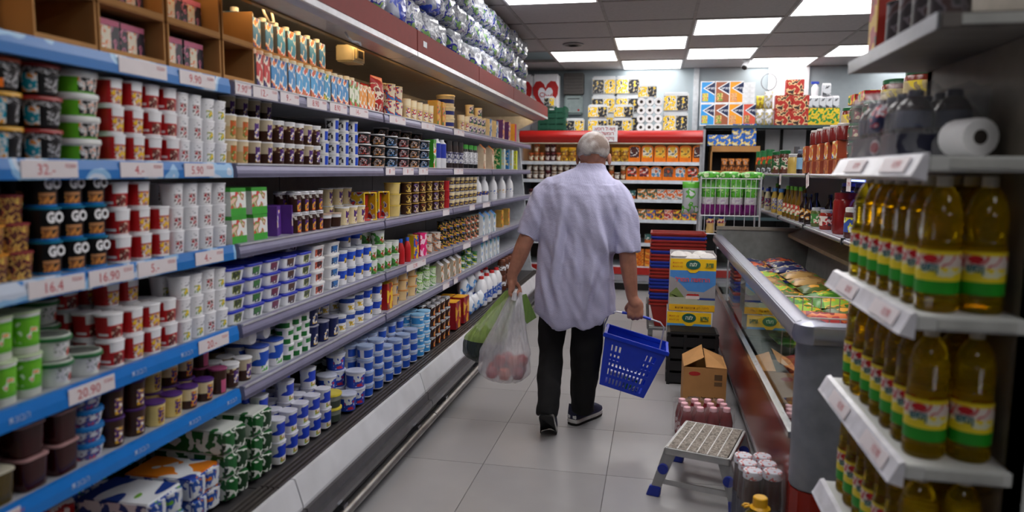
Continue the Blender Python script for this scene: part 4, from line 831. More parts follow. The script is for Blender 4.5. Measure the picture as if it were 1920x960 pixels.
for i, (p0, p1) in enumerate(((972, 995), (1002, 1046))):
    w = .36; xc = Xof((p0+p1)/2, 9.3, 2.45)-(.06 if i == 0 else 0)
    t = thing('diaper_pack', ['white pack with red heart, half hidden by fridge canopy', 'white pack with a large red heart'][i], 'pack', (xc, 9.32, ZT))
    b = MB().box(-.17, .17, -.07, .07, 0, .74); b.ob('pack', M((226, 226, 230), .35, var=.03), t, .02)
    MB().prism([(x*.33, .46+z*.42) for x, z in heart], 'y', -.0735, -.0705).ob('heart', M((176, 36, 36), .4), t)
    MB().prism([(x*.19, .46+z*.24) for x, z in heart], 'y', -.0765, -.074).ob('inner_heart', M((222, 222, 230), .4), t)
    if i: ob('lettering', textmesh('Chef', .085, M((176, 30, 40), .5), 0, .001), t, (0, -.078, .47), (PI/2, .15, 0))
xc = Xof(1075, 9.4, 2.5)
t = thing('ventilation_cover', 'dark grey louvred cover on the rear wall below the ceiling', 'vent', (xc, 9.46, 2.42)); MB().box(-.13, .13, -.06, .07, 0, .27).ob('housing', M((92, 88, 86), .6), t, .01)
for k in range(6): MB().box(-.115, .115, -.068, -.0605, .03+.038*k, .05+.038*k).ob('louvre', M((76, 72, 70), .6), t)
t = thing('control_panel', 'light grey wall panel with green and red buttons', 'control panel', (xc, 9.47, 2.17)); MB().box(-.12, .12, -.04, .06, 0, .24).ob('case', M((150, 166, 166), .5), t, .02)
MB().box(-.08, .08, -.043, -.0405, .19, .2).ob('slot', DARK, t)
for x, c in ((-.07, (40, 150, 80)), (.07, (190, 50, 50))): MB().lathe([(.014, 0), (.012, .006)], 12).ob('button', M(c, .4), t, 0, (x, -.0405, .05), (PI/2, 0, 0))
bun = P((226, 228, 230), [(226, 190, 40), (30, 30, 32)], 11, share=.45, stretch=(1, 1, .5))
def bundle(key, w, h, seed):
    rnd = random.Random(seed); d = .13
    b = MB().box(-d/2, d/2, -w/2, w/2, 0, h); m1 = b.me('pack', [M((206, 210, 214), .35, var=.04)], .016)
    f1 = MB().box(d/2, d/2+.002, -w*.47, -w*.01, h*.08, h*.8); f2 = MB().box(d/2, d/2+.002, w*.03, w*.47, h*.08, h*.8)
    bl_ = P((28, 28, 32), [(150, 150, 150), (226, 190, 40)], 30, share=.66); yl = P((236, 196, 40), [(240, 236, 226), (60, 50, 40)], 30, share=.6)
    pr = [('pack', m1, None), ('print_panel', f1.me('print_panel', [[bl_, yl][seed % 2]]), None), ('print_panel', f2.me('print_panel', [[yl, bl_][seed % 2]]), None)]
    kind(key, 'paper_towel_pack', 'paper pack', w, d+.004, h, pr)
bundle('pt0', .30, .236, 0); bundle('pt1', .30, .236, 1); bundle('pt2', .24, .165, 0); bundle('pt3', .24, .165, 1)
def top(keys, p0, p1, z, desc, y=9.12, **kw): row(keys, (Xof(p0, y, z+.1), y), (Xof(p1, y, z+.1), y), z, desc, **kw)
top(['pt0', 'pt1'], 1108, 1198, ZT+.004, 'yellow and black paper pack above rear fridge', y=9.32, levels=3, n=2)
top('pt2', 1058, 1096, ZT, 'white and yellow paper pack beside green crate', y=8.98, n=1)
top(['pt3', 'pt2'], 1098, 1142, ZT, 'paper pack stacked in front, near the notice', y=8.98, n=1, levels=2)
top(['pt2'], 1142, 1192, ZT, 'black and yellow paper pack beside toilet rolls', y=8.98, n=1, levels=1)
top(['pt3'], 1150, 1188, ZT+.166, 'paper pack tilted on the front stack', y=9.0, n=1, levels=1)
top(['pt1', 'pt0'], 1242, 1290, ZT, 'paper pack right of the toilet rolls', y=9.0, n=1, levels=2)
top('pt3', 1196, 1232, ZT+.405, 'paper pack lying on the toilet rolls', y=9.0, n=1)
bundle('pt4', .13, .13, 0)
top('pt4', 1019, 1040, ZT+.305, 'black and yellow pack standing on green crate', y=8.97, n=1)
rl = MB().lathe([(.02, -.05), (.049, -.05), (.05, -.045), (.05, .045), (.049, .05), (.02, .05), (.02, -.05)], 16); rl.f = rl.f[:-2]; rl.m = rl.m[:-2]; rl.sm = rl.sm[:-2]
kind('roll', 'toilet_roll', 'toilet roll', .1, .1, .1, [('paper', rl.me('toilet_roll', M((236, 236, 238), .8, var=.03)), None), ('core', MB().lathe([(.0195, -.049), (.0195, .049)], 12).me('core', M((52, 46, 42), .9)), None)])
x0 = Xof(1194, 9.0, 2.05)
for l in range(4):
    for c in range(3):
        put('roll', (x0+.05+.1015*c, 9.0, ZT+.05+.1012*l), 0, 'toilet roll end-on above rear fridge, %s, %s from left' % (LV[4][l], ORD[c]), 'toilet rolls above the rear fridge', rot=(PI/2, 0, 0))

# ---------------------------------------------------------------- black rack on the rear wall
rx0, rx1 = .565, 2.6
t = thing('wall_rack', 'black metal rack on the rear wall holding cracker boxes', 'rack', (1.2, 9.25, 0)); o = Vector(t.location)
for z in (2.0, 1.42, .9):
    sh = bpart('shelf', MB().box(rx0, rx1, 9.05, 9.48, z-.03, z-.005), M((40, 50, 54), .5)); bpart('edge_strip', MB().box(rx0, rx1, 9.035, 9.05, z-.035, z), M((64, 82, 88), .4), 0, sh)
for x in (rx0+.01, 1.5, rx1-.01): bpart('upright', MB().box(x-.015, x+.015, 9.44, 9.5, 0, 2.35), DARK)
bpart('back_panel', MB().box(rx0, rx1, 9.5, 9.515, .3, 1.97), DARK)
def cracker(key, c, c2):
    w, d, h = .165, .06, .262
    b = MB().box(-d/2, d/2, -w/2, w/2, 0, h, [1, 1, 1, 1, 0, 0]); m1 = b.me('cracker_box', [M(c, .4, var=.05), M((224, 226, 230), .5)])
    bd = MB().box(d/2, d/2+.0008, -w/2, w/2, 0, .012).box(d/2, d/2+.0008, -w/2, w/2, h-.012, h).box(d/2, d/2+.0008, -w/2, -w/2+.01, .012, h-.012).me('border', [M((224, 226, 230), .5)])
    ws = MB().prism([(-w*.34, h*.68), (w*.5, h*1.0), (w*.5, h*.36)], 'x', d/2, d/2+.0012).me('stripe', [M((224, 226, 230), .5)])
    tr = MB().prism([(-w*.2, h*.68), (w*.5, h*.95), (w*.5, h*.42)], 'x', d/2, d/2+.0016).me('emblem', [M((24, 36, 76), .4)])
    fuse(tr, textmesh('אפויה', .04, M((226, 228, 236), .5), 0, .001), Matrix.Translation((d/2+.0022, w*.22, h*.67)) @ FRONT)
    pic = MB().box(d/2, d/2+.0012, -w*.38, w*.05, h*.1, h*.46).me('picture', [P(c2, [(226, 190, 120), (190, 60, 40)], 40, share=.45)])
    kind(key, 'cracker_box', 'box', w, d+.003, h, [('box', m1, None), ('border', bd, None), ('stripe', ws, None), ('emblem', tr, None), ('picture', pic, None)])
cracker('k0', (50, 150, 220), (190, 190, 60)); cracker('k1', (160, 90, 60), (130, 150, 60)); cracker('k2', (240, 160, 40), (220, 150, 110)); cracker('k3', (220, 90, 70), (150, 120, 80))
def rack(keys, p0, p1, z, desc, y=9.06, **kw): row(keys, (Xof(p0, y, z+.1), y), (Xof(p1, y, z+.1), y), z-.0045, desc, **kw)
rack(['k0', 'k1', 'k2'], 1312, 1392, 2.0, 'cracker box with dark triangle emblem', levels=2, n=3)
rack('k3', 1392, 1416, 2.0, 'salmon cracker box at the end of the row', n=1)
carton('wst', 'white_carton', 'box', .165, .06, .06, M((224, 226, 230), .5), M((200, 204, 210), .5), M((224, 226, 230), .5))
rack('wst', 1392, 1416, 2.263, 'flat white carton stacked beside cracker boxes', levels=4, n=1)
pouch('wp', 'white_snack_bag', 'snack bag', .15, .08, .2, [P((222, 222, 226), [(150, 150, 140), (200, 180, 100)], 24, share=.6)], 11); pouch('ypo', 'yellow_snack_bag', 'snack bag', .13, .07, .15, [P((216, 196, 40), [(150, 120, 40)], 20)], 12)
rack('wp', 1416, 1452, 2.0, 'white snack bag between cracker and red boxes', n=2)
rack(['ypo', 'wp'], 1418, 1450, 2.2, 'snack bag lying on white bags', n=2)
carton('rb', 'red_biscuit_box', 'box', .205, .1, .175, P((176, 44, 36), [(226, 190, 140), (60, 40, 36)], 18, share=.55), M((170, 40, 34), .5), M((176, 44, 36), .5))
rack('rb', 1453, 1516, 2.0, 'red biscuit box with cream picture', levels=2, n=2)
rack('rb', 1474, 1508, 2.357, 'topmost red biscuit box', n=1)
flat('yg', [(40, 130, 60), (230, 200, 40), (226, 180, 60)], .19, .2, 'yellow_green_packet')
rack('yg', 1515, 1575, 2.0, 'yellow and green soup packet', n=2)
carton('grey_t', 'grey_carton', 'carton', .09, .08, .14, P((200, 204, 210), [(120, 124, 130), (60, 64, 70)], 30, share=.6), M((180, 184, 190), .5), w_, gable=True)
rack('grey_t', 1512, 1574, 2.205, 'grey and white drink carton', n=5, levels=1)
rack('grey_t', 1540, 1562, 2.348, 'topmost grey drink carton', n=1)
t = thing('spray_bottle', 'white spray bottle with blue trigger on the rear rack', 'bottle', (Xof(1530, 9.15, 2.4), 9.2, 2.345)); MB().lathe([(.04, 0), (.042, .1), (.015, .14)], 12).ob('bottle', w_, t); MB().box(-.05, .04, -.015, .015, .14, .17).ob('trigger_head', M((30, 60, 170), .4), t, .005)
carton('bb', 'blue_cereal_box', 'box', .15, .08, .13, P((44, 104, 196), [(230, 200, 60), (226, 220, 200)], 24, share=.62), M((40, 90, 180), .5), M((40, 90, 180), .5))
rack('bb', 1327, 1418, 1.76, 'blue cereal box on brown carton', n=4, levels=[1, 1, 2, 2], dlev=.131)
t = thing('open_carton', 'brown carton with open front under blue cereal boxes', 'carton', (Xof(1378, 9.1, 1.6), 9.25, 1.4155)); hw = .28
MB().box(-hw, hw, -.19, .18, 0, .04).ob('carton_floor', CARD, t); MB().box(-hw, hw, -.19, .18, .27, .338).ob('carton_top', CARD, t)
for s in (-1, 1): MB().box(s*hw-.01, s*hw+.01, -.19, .18, .04, .27).ob('carton_wall', CARD, t)
pouch('bn', 'nut_bag', 'snack bag', .09, .06, .15, [P((90, 60, 46), [(226, 140, 60), (150, 130, 120)], 26, share=.5)], 15)
row('bn', (Xof(1352, 9.1, 1.5), 9.1), (Xof(1405, 9.1, 1.5), 9.1), 1.457, 'brown nut bag inside open carton', n=4)
rack(['wp', 'bn'], 1420, 1452, 1.76, 'snack bag above green-capped jars', n=2) if False else None
# security cameras
t = thing('security_camera', 'white tube security camera on the ceiling above cracker boxes', 'camera', (Xof(1400, 8.9, 2.68), 8.9, ZC-.005)); MB().tube([(0, 0, 0), (.0, -.02, -.04), (-.03, -.05, -.09)], [.05, .035, .04], 12).ob('body', M((214, 216, 220), .35), t); MB().tube([(-.03, -.05, -.09), (-.036, -.056, -.1)], [.03, .028], 12).ob('lens', DARK, t)
t = thing('security_camera', 'small dome security camera on the rear wall beyond the jars', 'camera', (Xof(1785, 9.45, 2.62), YB-.03, 2.64)); MB().box(-.03, .03, -.02, .015, 0, .05).ob('bracket', w_, t); MB().tube([(0, -.02, .02), (.06, -.12, -.01)], .04, 12).ob('body', w_, t); MB().tube([(.06, -.12, -.01), (.066, -.13, -.013)], .032, 12).ob('lens', DARK, t)
t = thing('cable_hook', 'loop of grey cable hanging on the white wall panel', 'cable', (Xof(1442, YB-.1, 2.5), YB-.075, 2.55)); MB().tube([(.09*math.cos(a), 0, .1*math.sin(a)) for a in [2*PI*k/16 for k in range(16)]], .006, 6, closed=True).ob('loop', M((110, 112, 116), .5), t); MB().tube([(0, 0, -.1), (.02, 0, -.2)], .006, 6).ob('tail', M((110, 112, 116), .5), t)
# ---------------------------------------------------------------- chest freezer with glass front
FX, FY0, FY1, FXB = .52, 2.62, 6.38, 1.30
t = thing('chest_freezer', 'long chest freezer with glass front and red lower panel', 'freezer', (.9, 4.5, 0)); o = Vector(t.location)
fred = M((132, 40, 22), .22, var=.05); alu = M((158, 160, 176), .3, .7, .05); fgrey = M((132, 136, 146), .4, .1)
bpart('plinth', MB().box(FX+.05, FXB-.02, FY0+.05, FY1, 0, .09), DARK)
bpart('red_panel', MB().box(FX, FX+.025, FY0+.10, FY1, .095, .45), fred)
bpart('metal_trim', MB().box(FX-.006, FX+.02, FY0+.10, FY1, .08, .098), STEEL)
bpart('chrome_strip', MB().box(FX-.01, FX+.025, FY0+.10, FY1, .452, .476), M((190, 192, 198), .2, 1))
gl = bpart('glass_front', MB().box(FX+.004, FX+.010, FY0+.10, FY1, .476, .836), M((236, 244, 242), .01, trans=1, var=0, ior=1.45))
bpart('top_rail', MB().prism([(FX-.02, .835), (FX-.028, .86), (FX-.02, .90), (FX+.005, .912), (FX+.045, .905), (FX+.05, .835)], 'y', FY0+.04, FY1), alu, .004)
bpart('end_rail', MB().prism([(FY0-.02, .835), (FY0-.028, .86), (FY0-.02, .90), (FY0+.005, .912), (FY0+.045, .905), (FY0+.05, .835)], 'x', FX+.03, FXB), alu, .004)
bpart('rail_corner', MB().lathe([(.06, .835), (.066, .86), (.06, .90), (.03, .912)], 16, c=(FX+.04, FY0+.04, 0)), alu)
bpart('corner_panel', MB().prism([(FX+.0, FY0+.11), (FX+.0, FY0+.06), (FX+.02, FY0+.02), (FX+.06, FY0), (FXB, FY0), (FXB, FY0+.03), (FX+.1, FY0+.03), (FX+.03, FY0+.11)], 'z', .285, .834), fgrey, .006)
bpart('red_corner_panel', MB().prism([(FX+.0, FY0+.11), (FX+.0, FY0+.06), (FX+.02, FY0+.02), (FX+.06, FY0), (FXB, FY0), (FXB, FY0+.03), (FX+.1, FY0+.03), (FX+.03, FY0+.11)], 'z', .02, .283), M((150, 28, 10), .25))
bpart('tub_floor', MB().box(FX+.03, FXB-.04, FY0+.04, FY1-.03, .49, .499), M((200, 206, 206), .4))
bpart('end_panel', MB().box(FX, FXB, FY1-.03, FY1, .08, .95), M((120, 122, 120), .5))
bpart('end_cap_rail', MB().box(FX, FXB, FY1-.04, FY1+.02, .95, .975), M((140, 134, 126), .4))
bpart('back_wall', MB().hexa([(FXB-.06, FY0+.03, .48), (FXB-.03, FY0+.03, .48), (FXB-.03, FY1-.03, .48), (FXB-.06, FY1-.03, .48)], [(FXB-.02, FY0+.03, .98), (FXB+.01, FY0+.03, .98), (FXB+.01, FY1-.03, .98), (FXB-.02, FY1-.03, .98)]), M((150, 150, 146), .4))
bpart('back_ledge', MB().hexa([(1.10, FY0+.03, .90), (FXB-.02, FY0+.03, .985), (FXB-.02, FY1-.03, .985), (1.10, FY1-.03, .90)], [(1.10, FY0+.03, .925), (FXB-.02, FY0+.03, 1.01), (FXB-.02, FY1-.03, 1.01), (1.10, FY1-.03, .925)]), M((150, 128, 104), .45))
# wire dividers
def divider(y, label):
    t = thing('wire_divider', label, 'divider', (.92, y, .50)); wm = M((206, 196, 188), .35, .5); hx = .29
    MB().tube([(-hx, 0, 0), (-hx, 0, .34), (hx, 0, .34), (hx, 0, 0)], .004, 6).ob('frame', wm, t)
    MB().tube([(-hx, 0, .22), (hx, 0, .22)], .003, 6).ob('cross_wire', wm, t)
    for k in range(1, 14): MB().tube([(-hx+2*hx*k/14, 0, 0), (-hx+2*hx*k/14, 0, .34)], .0022, 5).ob('wire', wm, t)
divider(3.62, 'white wire divider in the freezer in front of green vegetable bags')
divider(3.08, 'white wire divider in the freezer nearest the grey corner panel')
def fbag(key, mats, w=.22, d=.075, h=.245, seed=1): pouch(key, 'frozen_food_bag', 'frozen food', w, d, h, mats, seed)
veg = P((70, 130, 40), [(140, 190, 50), (226, 190, 50), (230, 232, 226)], 14, share=.5)
fbag('fv0', [veg, M((60, 120, 40), .35)], seed=21); fbag('fv1', [P((150, 190, 60), [(226, 170, 50), (60, 120, 40), (180, 120, 60)], 12, share=.45), M((80, 140, 50), .35)], seed=22)
fbag('fv2', [P((80, 96, 30), [(226, 160, 50), (60, 80, 30), (150, 160, 60)], 12, share=.5), M((70, 90, 30), .35)], seed=23); fbag('ft', [P((190, 150, 90), [(150, 110, 60), (90, 140, 60)], 10, share=.5)], seed=24)
fbag('fb', [P((26, 34, 90), [(200, 190, 160), (60, 70, 140), (190, 50, 40)], 14, share=.6)], seed=25); fbag('fr', [P((190, 40, 40), [(226, 120, 60), (140, 24, 30)], 14)], seed=26); fbag('fo', [P((210, 90, 40), [(30, 34, 90), (230, 160, 60)], 14)], seed=27)
rnd = random.Random(5)
BAGS = []
def heap(keys, x0, x1, y0, y1, z0, nx, ny, layers, desc, lean=0):
    "bags lying flat, overlapping like shingles"
    q = 0
    for l in range(layers):
        for j in range(ny):
            for i in range(nx):
                x = x0+(x1-x0)*(i+.5)/nx+rnd.uniform(-.015, .015); y = y0+(y1-y0)*(j+.5)/ny+rnd.uniform(-.02, .02)
                lab = '%s, %s, %s row from the shopper, %s from the glass' % (desc, ['lower layer', 'middle layer', 'upper layer', 'top layer'][l] if layers > 1 else 'flat', ORD[j], ORD[i])
                key = keys[q % len(keys)]; q += 1
                put(key, (x+.12, y, z0+.038+.072*l+.012*i), 0, lab, desc, rot=(rnd.uniform(-.05, .05), -PI/2+rnd.uniform(-.05, .04), rnd.uniform(-.12, .12)))
heap(['fv0', 'fv1', 'fv2'], .62, 1.12, 3.72, 4.75, .53, 2, 4, 3, 'green vegetable bag')
heap(['ft', 'fv1', 'ft'], .62, 1.12, 4.78, 5.3, .53, 2, 2, 3, 'tan and green frozen bag')
heap(['fb', 'fb', 'fo'], .62, 1.12, 5.34, 6.1, .53, 2, 3, 3, 'navy frozen bag')
heap(['fr', 'fo'], .62, 1.1, 3.16, 3.55, .53, 2, 2, 1, 'red frozen bag')
put('fo', (.78, 2.84, .55), 0, 'orange frozen bag beside the grey freezer corner', 'loose frozen bags', rot=(0, -PI/2, .2)); put('fb', (1.0, 2.86, .55), 0, 'navy frozen bag behind the orange one', 'loose frozen bags', rot=(0, -PI/2, -.3))
put('fr', (.78, 3.42, .556), .0, 'red bag standing behind the wire divider', 'loose frozen bags', rot=(.0, .25, 1.4)); put('fr', (1.02, 3.45, .556), 0, 'second red bag standing behind the divider', 'loose frozen bags', rot=(0, .2, 1.7))

# ---------------------------------------------------------------- shelves above the freezer
SX = .95; sh0, sh1 = 2.72, 7.75
t = thing('metal_shelving', 'metal shelving above the chest freezer', 'shelving', (1.3, 5, 0)); o = Vector(t.location)
bpart('back_panel', MB().box(1.325, 1.35, sh0, sh1, 1.0, 1.62), M((26, 30, 60), .4))
for y in (sh0+.03, 4.4, 5.8, sh1-.03): bpart('upright', MB().box(1.352, 1.40, y-.02, y+.02, 0, 1.7), STEEL)
for z, xx in ((1.10, SX), (1.43, SX)):
    s_ = bpart('shelf', MB().box(xx+.01, 1.324, sh0, sh1, z-.022, z-.004), shelf_m)
    bpart('edge_tube', MB().tube([(xx, sh0, z-.014), (xx, sh1, z-.014)], .014, 10), M((170, 172, 184), .25, .8), 0, s_)
    for k in range(3): bpart('edge_clip', MB().box(xx-.016, xx+.004, 3.9+1.0*k, 3.915+1.0*k, z-.03, z+.004), DARK, 0, s_)
bpart('lamp', MB().tube([(1.28, sh0+.05, 1.392), (1.28, 5.2, 1.392)], .011, 8), M((120, 140, 255), .5, emit=4, var=0))
for i, p in enumerate((1462, 1512, 1590)):
    y = Yof(p, SX-.02, 1.38)
    me = MB().box(-.001, .001, -.04, .04, -.085, 0).me('price_card', M((216, 206, 206), .6)); fuse(me, textmesh(['5.90', '12.-', '7.90'][i], .03, ink_r), Matrix.Translation((.0016, 0, -.05)) @ FRONT)
    c = ob('price_card', me, None, (SX-.0165, y, 1.43-.002), (.25 if i == 1 else 0, 0, PI)); tag(c, 'paper price card hanging from the upper shelf, %s' % ['beside the wire rack', 'askew above green bottles', 'largest, above dark jars'][i], 'price card', 'hanging price cards')
def right(keys, p0, p1, z, desc, X=SX+.02, **kw): row(keys, (X, Yof(p0, X, z+.08)), (X, Yof(p1, X, z+.08)), z-.0035, desc, **kw)
clear = M((214, 206, 180), .1, trans=.3)
bottle('my', 'mayonnaise_bottle', 'bottle', .075, .2, [(.85, 0, 0), (1, .05, 0), (1, .55, 0), (.7, .8, 0), (.5, .86, 0)], [M((222, 208, 170), .35)], (.5, .86, 1.0, M((40, 60, 170), .4)), (.2, .55, [P((226, 214, 170), [(60, 70, 150), (210, 60, 60)], 40)], [(0, 0)], ()), d=.055)
bottle('mu', 'mustard_bottle', 'bottle', .085, .21, [(.8, 0, 0), (1, .1, 0), (.86, .4, 0), (1, .6, 0), (.45, .88, 0)], [M((206, 170, 70), .35)], (.5, .86, 1.0, M((60, 110, 170), .4)), (.15, .6, [P((226, 196, 90), [(50, 90, 170), (230, 226, 214), (110, 60, 120)], 40)], [(0, 0)], ()), d=.055)
bottle('vi', 'vinegar_bottle', 'bottle', .07, .24, [(.95, 0, 0), (1, .04, 0), (1, .5, 0), (.4, .75, 0), (.38, .9, 0)], [M((150, 110, 20), .15, trans=.5)], (.42, .88, 1.0, M((90, 160, 40), .4)), (.15, .45, [P((226, 220, 190), [(200, 60, 50), (70, 140, 60)], 40)], [(0, 0)], ()), seg=12)
bottle('so', 'soy_sauce_bottle', 'bottle', .065, .2, [(.95, 0, 0), (1, .04, 0), (1, .55, 0), (.4, .75, 0), (.38, .9, 0)], [M((30, 14, 10), .12)], (.44, .88, 1.0, k_), (.15, .5, [P((60, 30, 20), [(226, 160, 60), (210, 210, 200)], 40)], [(0, 0)], ()), seg=12)
def jar(key, name, body, lid, label, w=.085, h=.12): bottle(key, name, 'jar', w, h, [(.9, 0, 0), (1, .05, 0), (1, .78, 0), (.86, .86, 0)], [body], (.92, .85, 1.0, lid), label and (.2, .68, [label], [(0, 0)], ()))
jar('jp', 'pickle_jar', M((110, 120, 60), .15, trans=.3), M((206, 206, 206), .3, .4), P((70, 130, 60), [(226, 226, 200), (200, 60, 50)], 40)); jar('js', 'salsa_jar', M((140, 40, 26), .15), M((200, 200, 200), .3, .4), P((226, 214, 200), [(180, 40, 40), (60, 60, 60)], 40))
jar('jR', 'large_red_sauce_jar', M((126, 22, 20), .2), M((120, 16, 22), .35), None, .13, .23); jar('jD', 'dark_chocolate_jar', M((44, 26, 30), .2), M((60, 60, 150), .35), P((40, 40, 70), [(90, 130, 200), (220, 160, 120)], 30), .1, .14)
jar('jc', 'chocolate_spread_jar', M((80, 40, 30), .2), M((226, 222, 214), .4), P((60, 90, 170), [(226, 220, 60), (226, 226, 226)], 30), .095, .16)
right('my', 1416, 1440, 1.10, 'mayonnaise bottle with blue cap above freezer', n=2)
right('mu', 1440, 1464, 1.10, 'mustard bottle with oval label', n=2)
right('vi', 1464, 1494, 1.10, 'golden vinegar bottle with green cap', n=4)
right('so', 1476, 1506, 1.10, 'black sauce bottle with orange label', X=SX+.0, n=2) if False else right('so', 1494, 1512, 1.10, 'black sauce bottle with orange label', n=2)
right('jp', 1512, 1530, 1.10, 'green pickle jar beside red salsa', n=1, levels=1)
right('js', 1528, 1546, 1.10, 'red salsa jar with silver lid', n=1)
right('jR', 1544, 1578, 1.10, 'large red sauce jar with red lid', n=1)
right('jc', 1574, 1610, 1.10, 'chocolate spread jar with blue label', n=2, levels=1)
right('jD', 1562, 1612, 1.10, 'dark jar stacked in the second row', X=SX+.14, n=2, levels=2)
right(['so', 'vi', 'so'], 1430, 1560, 1.10, 'dark bottle in the second row above the freezer', X=SX+.13, n=7)
# upper shelf of jars
cup('tin', 'spice_tin', 'tin', .075, .2, [(0, P((30, 34, 36), [(200, 200, 206), (60, 60, 60)], 40)), (.3, M((60, 60, 40), .4)), (.45, P((40, 110, 50), [(200, 50, 40), (230, 150, 40)], 24)), (.8, M((36, 110, 60), .4))], M((30, 104, 56), .4), (), 1, lidh=.02)
jar('jg1', 'green_lidded_jar', M((90, 46, 30), .2), M((24, 96, 50), .35), P((36, 90, 50), [(220, 210, 190), (120, 40, 40)], 34), .09, .19); jar('jpa', 'pasta_jar', M((190, 160, 80), .2), M((200, 200, 200), .35, .4), None, .095, .15); jar('jbl', 'blue_label_jar', M((36, 20, 26), .2), M((120, 130, 150), .3, .4), M((130, 170, 200), .4), .085, .17)
right('tin', 1412, 1440, 1.43, 'green-topped spice tin', n=3)
right('jg1', 1440, 1468, 1.43, 'green-lidded jar at the rack end', n=2)
right('jpa', 1468, 1486, 1.43, 'pasta jar with pale lid', n=1)
right('jbl', 1486, 1502, 1.43, 'dark jar with light blue label', n=1)
carton('wf', 'wafer_pack', 'wafer pack', .09, .09, .085, P((150, 66, 40), [(190, 120, 60), (110, 40, 26)], 24), M((130, 56, 36), .5), M((150, 66, 40), .5)); carton('wf2', 'wafer_pack', 'wafer pack', .09, .09, .1, P((196, 90, 50), [(226, 190, 60), (226, 220, 210), (60, 80, 160)], 24), M((150, 66, 40), .5), M((150, 66, 40), .5))
right(['wf'], 1502, 1574, 1.43, 'brown wafer pack in lower layer', n=5, rows=2)
right(['wf2'], 1502, 1574, 1.516, 'yellow and red wafer pack', n=5, rows=2)
jar('jw', 'dark_red_jar', M((96, 26, 24), .2), M((206, 200, 196), .3, .3), None, .085, .095)
right('jw', 1514, 1576, 1.617, 'dark red jar lying along the top of wafers', n=5)
jar('jol', 'olive_jar', M((60, 46, 34), .2), M((24, 90, 48), .35), P((36, 80, 46), [(150, 60, 70), (220, 206, 170)], 34), .1, .088)
right('jol', 1576, 1625, 1.43, 'olive jar with green lid in tall stack', n=2, levels=4, rows=1)
jar('jto', 'tomato_paste_jar', M((104, 38, 26), .2), M((26, 84, 50), .35), P((190, 170, 120), [(214, 190, 60), (150, 130, 90)], 20), .12, .14)
right('jto', 1625, 1770, 1.43, 'tomato jar with green lid near the oil shelf', n=3, levels=3, rows=1)
right('jto', 1560, 1700, 1.43, 'tomato jar in the rear row', X=SX+.19, n=4, levels=3)
carton('mxr', 'red_ribbon_pack', 'pack', .11, .08, .05, P((190, 40, 34), [(226, 190, 40), (50, 110, 50)], 22, share=.5), r_, r_)
right('mxr', 1590, 1625, 1.43+.357, 'red and yellow pack on olive jars', n=2)

# ---------------------------------------------------------------- white wire basket with salad bags beyond the freezer
t = thing('wire_rack', 'white wire basket rack filled with salad bags', 'wire rack', (.63, 6.62, 0)); wm = M((214, 216, 222), .35, .3)
rx, ry = .25, .16
for z in (.90, 1.06, 1.30, 1.38):
    MB().tube([(-rx, -ry, z), (rx, -ry, z), (rx, ry, z), (-rx, ry, z)], .005, 6, closed=True).ob('hoop', wm, t)
for sx in (-1, 1):
    for sy in (-1, 1): MB().tube([(sx*rx, sy*ry, 0), (sx*rx, sy*ry, 1.4)], .008, 6).ob('post', wm, t)
for k in range(1, 12):
    x = -rx+2*rx*k/12
    MB().tube([(x, -ry, 1.06), (x, -ry, 1.38)], .0028, 5).ob('wire', wm, t)
    if k % 2: MB().tube([(x, -ry, .90), (x, -ry, 1.06)], .0028, 5).ob('wire', wm, t)
    MB().tube([(x, -ry, 1.06), (x, ry, 1.06)], .0028, 5).ob('wire', wm, t); MB().tube([(x, -ry, .90), (x, ry, .90)], .0028, 5).ob('wire', wm, t)
for k in range(1, 7):
    y = -ry+2*ry*k/7
    for s in (-1, 1): MB().tube([(s*rx, y, 1.06), (s*rx, y, 1.38)], .0028, 5).ob('wire', wm, t)
pouch('sal', 'salad_bag', 'salad bag', .115, .09, .31, [P((200, 194, 200), [(222, 220, 224), (200, 186, 206)], 20, share=.6), P((90, 176, 46), [(60, 140, 36), (170, 214, 120)], 26, share=.6), M((128, 40, 120), .35)], 31, crimp=.24)
row('sal', (.63-.235, 6.48), (.63+.235, 6.48), 1.064, 'salad bag with green top and purple base', n=4, rows=3)
def lump(key, name, cat, dims, mt, seed, rough=.1, pw=3.0, cuts=5):
    "crumpled soft bag"
    rnd = random.Random(seed); w, d, h = dims
    bm = bmesh.new(); bmesh.ops.create_cube(bm, size=1); bmesh.ops.subdivide_edges(bm, edges=bm.edges[:], cuts=cuts, use_grid_fill=True)
    for q in bm.verts:
        p = q.co*2; s = (abs(p.x)**pw+abs(p.y)**pw+abs(p.z)**pw)**(1/pw); p = p/s*(1+rnd.uniform(-rough, rough)); q.co = Vector((p.x*d/2, p.y*w/2, p.z*h/2+h/2))
    me = bpy.data.meshes.new(name); bm.to_mesh(me); bm.free(); me.materials.append(mt); me.polygons.foreach_set('use_smooth', [True]*len(me.polygons)); me.update()
    kind(key, name, cat, w, d, h, [(name, me, None)])
lump('lett', 'lettuce_bag', 'salad bag', (.17, .2, .075), P((90, 190, 50), [(60, 150, 40), (200, 226, 170)], 22, share=.5), 33)
for i, (x, y, z, a) in enumerate(((.46, 6.56, 1.366, .3), (.64, 6.62, 1.366, -.2), (.82, 6.58, 1.366, .1))): put('lett', (x, y, z), a, 'loose green lettuce bag on the wire basket, %s' % ['left', 'middle', 'right'][i], 'lettuce bags')
pouch('lettw', 'hanging_salad_bag', 'salad bag', .15, .1, .28, [P((190, 196, 200), [(90, 180, 60), (230, 232, 236)], 14, share=.6), M((90, 180, 50), .35)], 34)
put('lettw', (.30, 6.55, 1.07), -1.4, 'clear salad bag hanging outside the wire basket', 'hanging bag'); 
